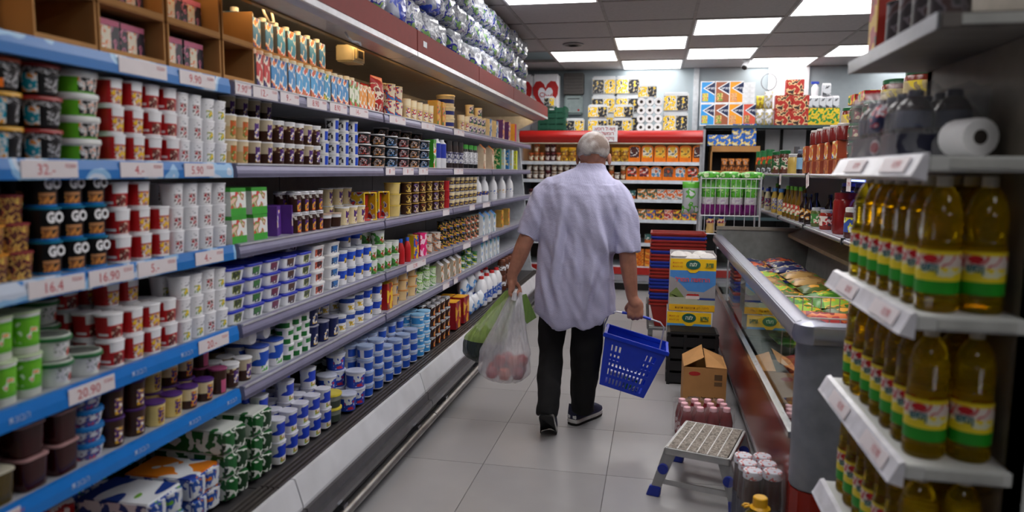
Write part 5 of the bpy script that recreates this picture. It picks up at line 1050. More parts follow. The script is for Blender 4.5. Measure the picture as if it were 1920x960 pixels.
tag(ob('bag_hook', MB().tube([(.36, 6.5, 1.40), (.31, 6.53, 1.39), (.30, 6.55, 1.33)], .004, 6).me('bag_hook', wm)), 'thin wire hook carrying the hanging salad bag', 'hook')
bottle('mst', 'squeeze_mustard_bottle', 'bottle', .08, .145, [(.85, 0, 0), (1, .12, 0), (.82, .45, 0), (1, .7, 0), (.5, .9, 0)], [M((226, 190, 120), .35)], (.45, .88, 1.0, M((40, 50, 140), .4)), (.62, .78, [P((40, 50, 110), [(200, 50, 50), (230, 220, 200)], 50)], [(0, 0)], ()), d=.05)
row('mst', (.63-.2, 6.48), (.63-.02, 6.48), .904, 'squeeze mustard bottle under the salad basket', n=2)
row('lettw', (.64, 6.52), (.86, 6.52), .904, 'clear bag on the lower wire tier', n=1) if False else None

# ---------------------------------------------------------------- stacked shopping baskets on a trolley
t = thing('basket_trolley', 'grey metal trolley under the stacked shopping baskets', 'trolley', (.19, 6.12, 0)); tm = M((130, 132, 132), .35, .7)
MB().tube([(-.22, -.16, .14), (.22, -.16, .14), (.22, .16, .14), (-.22, .16, .14)], .012, 8, closed=True).ob('frame', tm, t)
MB().tube([(-.22, -.16, .14), (-.235, -.17, .34), (-.235, .17, .34), (-.22, .16, .14)], .010, 8).ob('side_loop', tm, t)
MB().tube([(.22, -.16, .14), (.235, -.17, .34), (.235, .17, .34), (.22, .16, .14)], .010, 8).ob('side_loop', tm, t)
for k in range(5): MB().tube([(-.22, -.12+.06*k, .14), (.22, -.12+.06*k, .14)], .006, 6).ob('cross_wire', tm, t)
for sx in (-1, 1):
    for sy in (-1, 1):
        wh = MB().tube([(sx*.2-.015, sy*.15, .045), (sx*.2+.015, sy*.15, .045)], .044, 14).ob('wheel', M((44, 44, 46), .6), t); MB().box(sx*.2-.02, sx*.2+.02, sy*.15-.012, sy*.15+.012, .06, .135).ob('caster_fork', tm, t)
def basket(c, name='shopping_basket'):
    w0, w1, l0, l1, h = .17, .215, .11, .15, .2; b = MB(); th = .006
    for s in (-1, 1):
        b.hexa([(-w0, s*l0, 0), (w0, s*l0, 0), (w0, s*(l0-th), 0), (-w0, s*(l0-th), 0)], [(-w1, s*l1, h), (w1, s*l1, h), (w1, s*(l1-th), h), (-w1, s*(l1-th), h)])
        b.hexa([(s*w0, -l0, 0), (s*(w0-th), -l0, 0), (s*(w0-th), l0, 0), (s*w0, l0, 0)], [(s*w1, -l1, h), (s*(w1-th), -l1, h), (s*(w1-th), l1, h), (s*w1, l1, h)])
    b.box(-w0, w0, -l0, l0, 0, .006)
    m1 = b.me('basket', [c]); r = MB()
    r.box(-w1-.008, w1+.008, -l1-.008, -l1+.006, h-.016, h).box(-w1-.008, w1+.008, l1-.006, l1+.008, h-.016, h).box(-w1-.008, -w1+.006, -l1, l1, h-.016, h).box(w1-.006, w1+.008, -l1, l1, h-.016, h)
    return m1, r.me('rim', [c], .003)
bks = [basket(M((150, 38, 30), .4)), basket(M((28, 50, 150), .4))]
seq = [0, 0, 1, 1, 0, 1, 1, 1, 0, 0, 0, 1, 1, 0, 0, 1, 0, 0, 0, 1, 0]
for k, q in enumerate(seq):
    ordn = 'topmost' if k == 20 else 'lowest' if k == 0 else (ORD[20-k]+' from top' if 20-k < 16 else ORD[k]+' from bottom')
    tb = thing('shopping_basket', '%s nested shopping basket, %s of the stack' % (['red', 'blue'][q], ordn), 'basket', (.19+random.uniform(-.004, .004), 6.12, .153+.0292*k), 0, 'nested shopping baskets')
    ob('basket', bks[q][0], tb); ob('rim', bks[q][1], tb)

# ---------------------------------------------------------------- printed cartons, crate and cardboard box
def printed_box(name, label, x0, x1, y0, y1, z0, h, full):
    w = x1-x0; t = thing(name, label, 'box', ((x0+x1)/2, y0, z0)); d = y1-y0
    MB().box(-w/2, w/2, 0, .004, 0, h).box(-w/2, w/2, d-.004, d, 0, h+(.03 if full else 0)).box(-w/2, -w/2+.004, .004, d-.004, 0, h+(.015 if full else 0)).box(w/2-.004, w/2, .004, d-.004, 0, h+(.02 if full else 0)).box(-w/2+.004, w/2-.004, .004, d-.004, 0, .005).ob('box_wall', M((196, 190, 190), .7), t)
    e = [0]
    def pl(nm, poly, c):
        e[0] += 1; MB().prism([(x*w-w/2, z) for x, z in poly], 'y', -.0004*e[0]-.0002, .0001).ob(nm, M(c, .55, var=.05), t)
    pl('yellow_band', [(0, h-.085), (1, h-.085), (1, h-.004), (0, h-.004)], (236, 190, 20))
    if full:
        pl('sky', [(0, .03), (1, .03), (1, h-.085), (0, h-.085)], (70, 130, 196))
        pl('mountain', [(0, .07), (0, h-.13), (.1, h-.14), (.4, h-.23), (.75, h-.235), (1, h-.18), (1, .07)], (150, 146, 148))
        pl('hill', [(0, .07), (0, h-.25), (.15, h-.205), (.5, h-.34), (.5, .07)], (112, 130, 70))
        pl('wood', [(.48, .1), (.56, h-.245), (.62, h-.26), (.8, h-.34), (.85, .1)], (50, 84, 60))
        pl('flower_field', [(0, .05), (1, .05), (1, .1), (0, .1)], (170, 172, 150))
        pl('lake', [(.62, .085), (1, .085), (1, .1), (.62, .1)], (40, 60, 130))
        pl('house', [(.36, .09), (.66, .09), (.66, .112), (.36, .112)], (214, 200, 196)); pl('house_roof', [(.36, .112), (.66, .112), (.64, .126), (.4, .126)], (170, 40, 36))
        pl('yellow_strip', [(0, .005), (1, .005), (1, .05), (0, .05)], (226, 170, 20))
        ob('lettering', textmesh('לרמה השחרה', .04, M((214, 70, 70), .5), 0, .001), t, (0, -.006, h-.15), (PI/2, 0, 0)); ob('lettering', textmesh('תוצרת משובחת של הגליל', .022, M((120, 60, 30), .5)), t, (0, -.006, .026), (PI/2, 0, 0))
    else: pl('sky', [(0, .0), (1, .0), (1, h-.085), (0, h-.085)], (70, 140, 200))
    pl('tongue', [(.38, h-.085), (.62, h-.085), (.56, h-.1), (.44, h-.1)], (236, 190, 20))
    pl('emblem', [(.5+.16*math.cos(2*PI*k/20), h-.044+.033*math.sin(2*PI*k/20)) for k in range(20)], (30, 90, 76))
    ob('lettering', textmesh('הגל', .034, M((220, 230, 210), .5), 0, .001), t, (0, -.007, h-.043), (PI/2, 0, 0))
    for k in range(2): ob('lettering', textmesh('תפוחי עץ', .018, M((190, 70, 30), .5)), t, (-w*.34, -.0065, h-.032-.026*k), (PI/2, 0, 0))
    MB().box(w*.26, w*.44, -.006, 0, h-.06, h-.03).ob('small_print', P((206, 170, 30), [(90, 110, 60)], 90, share=.4, stretch=(1, 1, .4)), t)
    return t, w, d
t, w, d = printed_box('produce_carton', 'upper blue and yellow carton with mountain picture and open top', .115, .425, 5.09, 5.36, .462, .375, True)
pm = MB()
for k in range(5): pm.lathe([(.01, 0), (.05, .012), (.06, .035), (.035, .06), (.008, .066)], 10, c=(-w*.32+.16*w*k, .07+.05*(k % 2), .352-.01*(k % 3)))
pm.ob('paper_lining', M((214, 210, 206), .8, bump=.4), t)
printed_box('produce_carton', 'lower blue and yellow carton behind the black crate', .105, .405, 5.085, 5.36, .0, .461, False)
t = thing('black_crate', 'black plastic crate standing in front of the cartons', 'crate', (.275, 4.965, 0)); bm_ = M((24, 24, 26), .5)
MB().box(-.165, .165, -.09, .09, 0, .01).ob('crate_floor', bm_, t)
for s in (-1, 1):
    for k in range(4): MB().box(-.165, .165, s*.1-.006, s*.1+.006, .012+.083*k, .078+.083*k).ob('side_board', bm_, t, .002)
    for k in range(4): MB().box(s*.165-.006, s*.165+.006, -.094, .094, .012+.083*k, .078+.083*k).ob('end_board', bm_, t, .002)
    for x in (-.155, -.05, .05, .155): MB().box(x-.01, x+.01, s*.11-.005, s*.11+.005, 0, .345).ob('post', bm_, t)
MB().box(-.17, .17, -.112, .112, .345, .36).ob('lid', M((30, 30, 32), .45), t, .004)
for k in range(14): MB().box(-.15, .15, -.1+.0148*k, -.094+.0148*k, .3602, .3655).ob('lid_rib', bm_, t)
t = thing('cardboard_box', 'opened brown cardboard box with red oval logo', 'box', (.322, 4.31, 0)); cw, cdp, ch = .125, .15, .272
MB().box(-cw, cw, 0, .004, 0, ch).box(-cw, cw, 2*cdp-.004, 2*cdp, 0, ch).box(-cw, -cw+.004, .004, 2*cdp-.004, 0, ch).box(cw-.004, cw, .004, 2*cdp-.004, 0, ch).box(-cw+.004, cw-.004, .004, 2*cdp-.004, 0, .005).ob('box_wall', CARD, t)
MB().hexa([(-cw, .0, ch), (-cw, 2*cdp, ch), (-.008, 2*cdp-.02, ch+.075), (-.008, .03, ch+.055)], [(-cw, .0, ch+.004), (-cw, 2*cdp, ch+.004), (-.008, 2*cdp-.02, ch+.079), (-.008, .03, ch+.059)]).ob('flap', CARD, t)
MB().hexa([(.004, .0, ch+.004), (.004, 2*cdp-.01, ch+.05), (cw, 2*cdp, ch), (cw, .0, ch)], [(.004, .0, ch+.008), (.004, 2*cdp-.01, ch+.054), (cw, 2*cdp, ch+.004), (cw, .0, ch+.004)]).ob('flap', CARD, t)
MB().prism([(-.06+.034*math.cos(2*PI*k/18), .235+.013*math.sin(2*PI*k/18)) for k in range(18)], 'y', -.001, .0).ob('logo', M((170, 40, 36), .6), t)
MB().box(.055, .1, -.001, 0, .2, .235).ob('print_mark', M((96, 72, 46), .8), t); MB().box(.055, .1, -.001, 0, .165, .19).ob('print_mark', M((110, 84, 54), .8), t)
ob('lettering', textmesh('ארומה לתינוק לבן', .026, M((66, 46, 28), .8), 0, .0006), t, (0, -.0016, .085), (PI/2, 0, 0)); ob('lettering', textmesh('יש לשמור במקום יבש ומוצל', .016, M((80, 58, 36), .8)), t, (-.01, -.0016, .06), (PI/2, 0, 0))

# ---------------------------------------------------------------- folding step stool
t = thing('step_stool', 'aluminium folding step stool with blue plastic feet', 'step stool', (.262, 3.27, 0), -.275); al = M((176, 176, 176), .35, .8); grip = P((116, 106, 96), [(150, 142, 132), (90, 82, 74)], 60, .7, share=.4); bpl = M((28, 48, 150), .4)
sw, sd, sz_ = .142, .2, .222
fr = MB().box(-sw, sw, -sd, -sd+.012, sz_-.03, sz_).box(-sw, sw, sd-.012, sd, sz_-.03, sz_).box(-sw, -sw+.01, -sd, sd, sz_-.03, sz_).box(sw-.01, sw, -sd, sd, sz_-.03, sz_); fr.ob('tread_frame', al, t, .003)
for k in range(6):
    x = -sw+.012+(2*sw-.024)*k/6; wd = (2*sw-.024)/6
    MB().box(x+.002, x+wd-.002, -sd+.012, sd-.012, sz_-.012, sz_+.001).ob('tread_slat', grip, t); MB().box(x-.002, x+.002, -sd+.012, sd-.012, sz_-.012, sz_+.003).ob('tread_rib', M((206, 204, 202), .4, .5), t)
for sx in (-1, 1):
    for sy in (-1, 1):
        a, b = Vector((sx*(sw-.03), sy*(sd-.02), sz_-.004)), Vector((sx*(sw+.028), sy*(sd+.012), .035))
        lg = MB().hexa([(b.x-.022, b.y-.008, b.z), (b.x+.022, b.y-.008, b.z), (b.x+.022, b.y+.008, b.z), (b.x-.022, b.y+.008, b.z)], [(a.x-.03, a.y-.008, a.z), (a.x+.03, a.y-.008, a.z), (a.x+.03, a.y+.008, a.z), (a.x-.03, a.y+.008, a.z)]).ob('leg', al, t, .002)
        MB().hexa([(b.x-.03+sx*.01, b.y-.016, 0), (b.x+.03+sx*.01, b.y-.016, 0), (b.x+.03+sx*.01, b.y+.016, 0), (b.x-.03+sx*.01, b.y+.016, 0)], [(b.x-.025, b.y-.012, .046), (b.x+.025, b.y-.012, .046), (b.x+.025, b.y+.012, .046), (b.x-.025, b.y+.012, .046)]).ob('rubber_foot', bpl, lg, .003)
        c = a.lerp(b, .5); MB().tube([(c.x, c.y+sy*.018, c.z), (c.x, c.y-sy*.012, c.z)], .023, 16).ob('hinge_button', bpl, lg)
        for dx in (-.014, .014): MB().tube([(a.x+dx, a.y+sy*.011, sz_-.016), (a.x+dx, a.y, sz_-.016)], .004, 8).ob('rivet', M((90, 90, 92), .4, .5), lg)
for sy in (-1, 1): MB().box(-sw-.004, sw+.004, sy*(sd+.004)-.005, sy*(sd+.004)+.005, .058, .082).ob('cross_bar', al, t)

# ---------------------------------------------------------------- bottles wrapped in film on the floor
film = M((226, 228, 236), .12, trans=.0, alpha=.09, var=.3, scale=9, bump=.6)
film2 = M((226, 228, 236), .1, alpha=.2, var=.3, scale=9, bump=.8)
def wrap(parent, x0, x1, y0, y1, z0, z1, crinkle=.008, seed=0, film=film):
    "shrink film: a crinkled open sleeve around bottles"
    rnd = random.Random(seed); b = MB(); n = 10; nz = 6; v = []; f = []
    per = [(x0+(x1-x0)*k/n, y0) for k in range(n)]+[(x1, y0+(y1-y0)*k/n) for k in range(n)]+[(x1-(x1-x0)*k/n, y1) for k in range(n)]+[(x0, y1-(y1-y0)*k/n) for k in range(n)]
    cx, cy = (x0+x1)/2, (y0+y1)/2; W = len(per)
    for j in range(nz+1):
        s = 1.0 if j < nz else .55
        for (x, y) in per: v.append((cx+(x-cx)*s+rnd.uniform(-crinkle, crinkle), cy+(y-cy)*s+rnd.uniform(-crinkle, crinkle), z0+(z1-z0)*min(1, j/(nz-1))+(rnd.uniform(-crinkle, crinkle) if j >= nz-1 else 0)))
    for j in range(nz):
        for i in range(W): f.append((j*W+i, j*W+(i+1) % W, (j+1)*W+(i+1) % W, (j+1)*W+i))
    return ob('shrink_film', mesh('shrink_film', v, f, [film], None, True, 2), parent)
def pack(label, loc, rz, nx, ny, r, h, body, cap, capr, lab, seed, wrapped=True, shoulder=.75):
    t = thing('bottle_pack', label, 'bottle pack', loc, rz)
    m1 = MB().lathe([(r*.9, 0), (r, .01), (r, h*.3), (r*.94, h*.45), (r, h*.6), (r*shoulder, h*.8), (capr*.9, h*.92)], 16).me('bottle', [body]); m2 = MB().lathe([(capr, h*.9), (capr, h-.003), (capr*.93, h)], 14).me('cap', [cap])
    m3 = None
    if lab: m3 = MB().lathe([(r*1.01, h*.12), (r*1.01, h*.5)], 16); m3.f = m3.f[:-2]; m3.m = m3.m[:-2]; m3.sm = m3.sm[:-2]; m3 = m3.me('label', [lab])
    for i in range(nx):
        for j in range(ny):
            p = ((i-(nx-1)/2)*2.04*r, (j-(ny-1)/2)*2.04*r, 0); bo = ob('bottle', m1, t, p); ob('cap', m2, bo)
            if m3: ob('label', m3, bo)
    if wrapped: wrap(t, -nx*r*1.04, nx*r*1.04, -ny*r*1.04, ny*r*1.04, .01, h*.97, seed=seed)
    return t
pack('film-wrapped pack of pink-capped red bottles behind the step stool', (.29, 3.86, 0), .15, 4, 3, .034, .2, M((120, 36, 40), .15), M((226, 170, 180), .4), .019, P((150, 60, 60), [(226, 200, 200)], 30), 1)
pack('film-wrapped six-pack of dark bottles with white caps beside the freezer', (.43, 2.86, 0), .12, 2, 3, .037, .292, M((58, 24, 24), .1), P((206, 208, 220), [(190, 90, 90), (226, 228, 236)], 40, share=.6), .036, M((30, 32, 60), .35), 2, shoulder=.9)
t = thing('oil_jug', 'oil jug with yellow screw cap and handle ring', 'jug', (.40, 2.56, 0)); MB().lathe([(.055, 0), (.062, .01), (.062, .17), (.05, .22), (.028, .245)], 20).ob('jug', M((150, 130, 30), .1, trans=.5), t); MB().lathe([(.03, .24), (.036, .245), (.026, .252), (.025, .282), (.022, .285)], 18).ob('cap', M((226, 170, 20), .35), t); MB().tube([(-.035, 0, .248), (-.055, -.01, .246), (-.06, 0, .246), (-.05, .015, .247), (-.035, .012, .248)], .004, 6).ob('handle_ring', M((226, 170, 20), .35), t)

# ---------------------------------------------------------------- oil shelving in the foreground
GX, GY0, GY1, GXB = .55, 1.63, 2.32, .76
t = thing('oil_shelving', 'white metal shelving stacked with cooking oil bottles', 'shelving', (.66, 2, 0)); o = Vector(t.location)
gw = M((206, 208, 206), .4, var=.03); GZ = [.47, .805, 1.135, 1.47, 1.757]
bpart('back_panel', MB().box(GXB, GXB+.02, GY0, GY1, 0, 2.0), M((120, 112, 100), .5))
for y in (GY0+.02, GY1-.02): bpart('upright', MB().box(GXB-.0, GXB+.04, y-.02, y+.02, 0, 2.0), gw)
bpart('base', MB().box(GX+.02, GXB, GY0+.02, GY1, 0, .12), gw)
for k, z in enumerate(GZ):
    s_ = bpart('shelf', MB().box(GX, GXB, GY0, GY1, z-.035, z-.003), gw if k < 4 else M((112, 106, 102), .5), .003)
    if k == 4: bpart('edge_rail', MB().box(GX-.006, GX, GY0, GY1, z-.036, z-.002), STEEL, 0, s_)
    bpart('end_lip', MB().box(GX+.04, GXB-.02, GY0-.004, GY0, z-.028, z-.008), M((188, 190, 186), .4), 0, s_)
    if k < 4 and k > 0:
        pr = bpart('price_holder', MB().prism([(GX-.002, z-.055), (GX-.035, z-.045), (GX-.03, z-.038), (GX-.012, z), (GX, z+.004)], 'y', GY0, GY1), M((222, 222, 230), .25), 0, s_)
        for j in range(2):
            me = MB().box(-.001, .001, -.09, .09, -.018, .018).me('price_tag', tag_w); fuse(me, textmesh('10.90', .026, ink_r), Matrix.Translation((.0018, .02, 0)) @ FRONT)
            c = ob('price_tag', me, s_, (GX-.0255-o.x, GY0+.14+.33*j-o.y, z-.0205-o.z), (0, -.45, PI))
    elif k == 0: bpart('price_holder', MB().prism([(GX-.002, z-.055), (GX-.035, z-.045), (GX-.03, z-.038), (GX-.012, z), (GX, z+.004)], 'y', GY0, GY1), M((222, 222, 230), .25), 0, s_)
oil = M((226, 192, 20), .06, trans=.88, var=.03, ior=1.3); oil_cap = M((214, 206, 190), .4)
oill = [M((226, 200, 40), .4), P((222, 206, 200), [(196, 60, 70), (226, 214, 206)], 26, share=.6), P((236, 214, 40), [(226, 226, 190)], 22), M((40, 150, 40), .4)]
prof = [(.9, 0, 0), (1, .02, 0)]
for k in range(6): prof += [(1, .04+.012*k, 0), (.965, .046+.012*k, 0)]
prof += [(1, .14, 0), (1, .46, 0), (.93, .5, 0)]
for k in range(8): prof += [(.95, .52+.028*k, 0), (.89, .534+.028*k, 0)]
prof += [(.86, .76, 0), (.7, .85, 0), (.34, .93, 0)]
bottle('oil', 'cooking_oil_bottle', 'oil bottle', .086, .293, prof, [oil], (.36, .92, 1.0, oil_cap), (.14, .46, oill, [(0, 3), (.3, 2), (.62, 1), (.9, 0)], ()), seg=20)
lab = MB().prism([(.016*math.cos(2*PI*k/16), .0085*math.sin(2*PI*k/16)) for k in range(16)], 'x', .0437, .0442).me('logo', [M((190, 30, 40), .5)]); lab.transform(Matrix.Translation((0, 0, .118)))
tx = textmesh('שמן', .022, M((30, 110, 120), .5), 0, .001).copy(); tx.transform(Matrix.Translation((.0445, 0, .098)) @ FRONT)
KIND['oil']['parts'] += [('logo', lab, None), ('lettering', tx, None)]
def gond(k, desc, rows=2, n=7, y0=GY0+.035, y1=GY1-.02, key='oil'): row(key, (GX+.018, y1), (GX+.018, y0), GZ[k]-.0025, desc, n=n, rows=rows, rot=.9)
gond(2, 'cooking oil bottle on the shelf at eye height'); gond(1, 'cooking oil bottle on the middle shelf'); gond(0, 'cooking oil bottle on the low shelf')
row('oil', (GX+.018, GY1-.02), (GX+.018, GY0+.035), .1205, 'cooking oil bottle on the shelf base', n=7, rows=1, rot=.9)
# goods above the oil
t = thing('drink_tray', 'film-wrapped dark tray of syrup bottles above the oil', 'drink tray', (.655, 2.10, 1.4685)); dkm = M((28, 30, 52), .4)
MB().box(-.09, .09, -.205, .205, 0, .06).ob('tray', dkm, t, .004)
MB().prism([(.0+.042*math.cos(2*PI*k/20)-.03, .03+.02*math.sin(2*PI*k/20)) for k in range(20)], 'x', -.092, -.0902).ob('logo', M((206, 196, 200), .5), t); MB().prism([(.0+.034*math.cos(2*PI*k/20)-.03, .03+.014*math.sin(2*PI*k/20)) for k in range(20)], 'x', -.0935, -.092).ob('logo_core', M((150, 34, 44), .5), t)
mb1 = MB().lathe([(.036, .0), (.04, .01), (.04, .055), (.03, .075), (.016, .088)], 16).me('bottle', [M((40, 22, 26), .12)]); mb2 = MB().lathe([(.041, .012), (.041, .052)], 16); mb2.f = mb2.f[:-2]; mb2.m = mb2.m[:-2]; mb2.sm = mb2.sm[:-2]; mb2 = mb2.me('label', [M((60, 66, 90), .4)])
mb3 = MB().lathe([(.018, .084), (.018, .1), (.016, .103)], 12).me('cap', [M((30, 36, 70), .4)])
for j in range(5):
    for i in range(2):
        bo = ob('bottle', mb1, t, (-.043+.086*i, -.164+.082*j, .061)); ob('label', mb2, bo); ob('cap', mb3, bo)
MB().lathe([(.034, 0), (.036, .006), (.034, .02), (.02, .024)], 20).ob('cap_disc', P((28, 34, 80), [(200, 60, 70), (220, 220, 230)], 40, share=.62), t, 0, (-.092, -.08, .10), (0, -PI/2+.2, 0))
wrap(t, -.097, .097, -.21, .21, .004, .17, .012, 5, film2)
rl_ = put('roll', (.69, 1.82, 1.469+.0435), 0, 'toilet roll lying at the end of the shelf above the oil', 'single toilet roll', rot=(PI/2, 0, .25)); rl_.scale = (.86, .86, .86)
ob_ = bpy.data.objects
carton('pkt', 'yellow_red_packet', 'packet', .08, .05, .2, P((190, 150, 30), [(150, 30, 30), (40, 60, 40)], 16, share=.5), M((150, 40, 30), .5), y_)
row('pkt', (GX+.03, 2.28), (GX+.03, 2.19), GZ[4]-.0025, 'yellow and red packet on the highest shelf', n=1)
cup('dtin', 'dark_tin', 'tin', .09, .12, [(0, P((40, 36, 40), [(90, 84, 90), (60, 40, 40)], 30))], DARK, (), 1)
row('dtin', (GX+.03, 2.17), (GX+.03, 1.75), GZ[4]-.0025, 'dark tin on the highest shelf above the oil', n=4)
# second shelving further right, seen at the picture edge
t = thing('end_shelving', 'shelving with grey price strips at the picture edge right of the oil', 'shelving', (1.0, 1.75, 0)); o = Vector(t.location)
bpart('back_panel', MB().box(.805, 1.4, 1.98, 2.0, 0, 2.0), M((60, 50, 46), .6))
for k, z in enumerate((.42, .74, 1.09, 1.45, 1.80)):
    s_ = bpart('shelf', MB().box(.805, 1.4, 1.60, 1.98, z-.03, z-.003), gw); bpart('price_holder', MB().prism([(1.60, z+.004), (1.585, z), (1.565, z-.045), (1.60, z-.055)], 'x', .805, 1.4), M((214, 214, 220), .3), 0, s_)
carton('yl1', 'yellow_flour_bag', 'packet', .11, .08, .24, P((180, 140, 30), [(170, 50, 30), (226, 190, 60)], 12, share=.5), M((150, 110, 30), .5), M((190, 150, 40), .5)); carton('rd1', 'red_white_box', 'box', .14, .1, .2, P((214, 214, 220), [(170, 30, 40)], 9, share=.5), M((200, 200, 206), .5), w_)
for k, (z, q, d_) in enumerate(((1.09, 'yl1', 'yellow flour bag beside the oil, eye height'), (1.45, 'yl1', 'yellow flour bag beside the toilet roll'), (.74, 'yl1', 'yellow flour bag on the middle end shelf'), (.42, 'rd1', 'red and white box low at the picture edge'))):
    row(q, (.815, 1.63), (1.38, 1.63), z-.0025, d_, n=4)
# ---------------------------------------------------------------- wrapped packs on top of the dairy cabinets
def wpm(sh): 
    mt = P((176, 180, 190), [(206, 210, 218), (150, 154, 168), (196, 200, 210), (54, 58, 150), (120, 160, 100)], 11+sh, .16, .15)
    return mt
for i in range(5): lump('wp%d' % i, 'wrapped_roll_pack', 'paper pack', (.24+.02*(i % 3), .2, .17), wpm(2*i), 40+i, .09, 4.5, 6)
lump('wpb', 'wrapped_roll_pack', 'paper pack', (.25, .2, .17), P((36, 54, 160), [(40, 70, 190), (170, 176, 196)], 10, .2, .5), 47, .09, 4.5, 6)
rq = random.Random(3); top_keys = ['wp0', 'wp1', 'wp2', 'wp3', 'wp4', 'wp1', 'wpb', 'wp0', 'wp2', 'wp3', 'wp4']
for r in range(2):
    for c in range(17):
        for l in range(3):
            o_ = put(top_keys[rq.randrange(11)], (-1.40-.225*r+rq.uniform(-.012, .012), 2.72+.276*c+rq.uniform(-.012, .012)+.1*(l % 2), 2.163+.185*l), rq.uniform(-.10, .10), 'plastic-wrapped paper pack atop the dairy fridge, %s, %s, %s from camera' % (LV[3][l], ['front row', 'rear row'][r], ORD[c]), 'plastic-wrapped paper packs atop the dairy fridge')
            s = rq.uniform(.92, 1.02); o_.scale = (s, s, min(1, s))
# ---------------------------------------------------------------- the shopper
from mathutils import noise as mnoise
PB = Vector((-.42, 3.83, 0))
def lerp_chain(pts, step):
    "pts: (x,y,z,r) -> densely interpolated (Catmull-Rom)"
    out = []; P_ = [Vector(p) for p in pts]
    for i in range(len(P_)-1):
        p0, p1, p2, p3 = P_[max(i-1, 0)], P_[i], P_[i+1], P_[min(i+2, len(P_)-1)]
        n = max(2, int((p2-p1).to_3d().length/step))
        for k in range(n):
            t_ = k/n; out.append(.5*((2*p1)+(-p0+p2)*t_+(2*p0-5*p1+4*p2-p3)*t_*t_+(-p0+3*p1-3*p2+p3)*t_**3))
    out.append(P_[-1]); return out
def limb(mb, pts, step=.02, seg=14, ends=2):
    q = lerp_chain([tuple(p) for p in pts], step)
    mb.tube([p.to_3d() for p in q], [p.w for p in q], seg)
    for p in (q[0], q[-1])[:ends]: ell(mb, p.to_3d(), (p.w,)*3, 8, 12)
def ell(mb, c, r, nv=12, nu=16, rot=None):
    v = []; f = []; R_ = rot or Matrix.Identity(3)
    for j in range(1, nv):
        a = PI*j/nv
        for i in range(nu):
            b_ = 2*PI*i/nu; v.append(Vector(c)+R_ @ Vector((r[0]*math.sin(a)*math.cos(b_), r[1]*math.sin(a)*math.sin(b_), -r[2]*math.cos(a))))
    for j in range(nv-2):
        for i in range(nu): f.append((j*nu+i, j*nu+(i+1) % nu, (j+1)*nu+(i+1) % nu, (j+1)*nu+i))
    f += [tuple(range(nu))[::-1], tuple((nv-2)*nu+i for i in range(nu))]; mb.add(v, f, 0, True)
def meld(mb, voxel, smooth, name, mats, disp=None, parent=None):
    "join overlapping volumes into one continuous smooth surface"
    me = mb.me(name, mats); o_ = bpy.data.objects.new(name, me); COL.objects.link(o_)
    md = o_.modifiers.new('r', 'REMESH'); md.mode = 'VOXEL'; md.voxel_size = voxel
    if smooth: ms = o_.modifiers.new('s', 'SMOOTH'); ms.factor = .5; ms.iterations = smooth
    dg = bpy.context.evaluated_depsgraph_get(); m2 = bpy.data.meshes.new_from_object(o_.evaluated_get(dg)); bpy.data.objects.remove(o_); bpy.data.meshes.remove(me)
    if disp:
        ns = [v.normal.copy() for v in m2.vertices]
        for v, n_ in zip(m2.vertices, ns): v.co += disp(v.co, n_)
    m2.name = name; m2.materials.clear()
    for mt in (mats if isinstance(mats, list) else [mats]): m2.materials.append(mt)
    m2.transform(Matrix.Translation(-PB)); m2.polygons.foreach_set('use_smooth', [True]*len(m2.polygons)); m2.update()
    return ob(name, m2, parent)
person = thing('person', 'shopper in a pale lavender short-sleeved shirt and black trousers, walking away', 'person', PB)
skin = M((176, 122, 100), .55, var=.14, scale=26, sss=.08)
# one continuous body: head, neck, trunk, arms with hands, legs
B_ = MB(); HC = Vector((-.338, 3.905, 1.525)); tilt = Matrix.Rotation(-.22, 3, 'X')
ell(B_, HC+Vector((0, -.012, .018)), (.083, .100, .092), 16, 20, tilt); ell(B_, HC+Vector((0, .022, -.045)), (.066, .078, .085), 14, 18, tilt)
ell(B_, HC+Vector((0, .108, -.035)), (.013, .02, .024)); ell(B_, HC+Vector((0, .088, -.09)), (.03, .02, .02))
for s in (-1, 1):
    ell(B_, HC+Vector((s*.086, .015, -.03)), (.009, .022, .034), 8, 12, Matrix.Rotation(s*-.25, 3, 'Z'))
limb(B_, [(-.37, 3.87, 1.34, .055), (-.352, 3.875, 1.42, .060), (-.34, 3.89, 1.49, .066)])
limb(B_, [(-.42, 3.88, .78, .10), (-.405, 3.885, 1.0, .10), (-.40, 3.885, 1.2, .10), (-.39, 3.88, 1.31, .07)])
for s, sh, el, wr in ((-1, (-.56, 3.862, 1.315), (-.69, 3.83, 1.05), (-.765, 3.845, .855)), (1, (-.225, 3.862, 1.31), (-.145, 3.82, 1.03), (-.108, 3.845, .765))):
    limb(B_, [(-.39, 3.875, 1.31, .05), (*sh, .046), ((sh[0]+el[0])/2, 3.84, (sh[2]+el[2])/2, .047), (*el, .045), (el[0]*.6+wr[0]*.4, el[1]*.6+wr[1]*.4, el[2]*.6+wr[2]*.4, .044), (*wr, .030)])
# left hand: grips bag handles that run front to back
hx, hy, hz = -.768, 3.85, .80
ell(B_, (hx, hy, hz), (.019, .043, .05)); limb(B_, [(-.765, 3.845, .855, .030), (hx, hy, hz+.02, .03)], .01)
for k, dy in enumerate((.034, .012, -.010, -.031)):
    L_ = [1, 1.1, 1.0, .85][k]
    limb(B_, [(hx-.002, hy+dy, hz-.025, .012), (hx-.004, hy+dy, hz-.052*L_, .0105), (hx+.018, hy+dy, hz-.068*L_, .0098), (hx+.036, hy+dy*.95, hz-.052*L_, .009), (hx+.036, hy+dy*.95, hz-.036, .008)], .008, 10)
limb(B_, [(hx+.012, hy+.03, hz+.012, .014), (hx+.032, hy+.046, hz-.016, .0115), (hx+.044, hy+.036, hz-.044, .0095)], .008, 10)
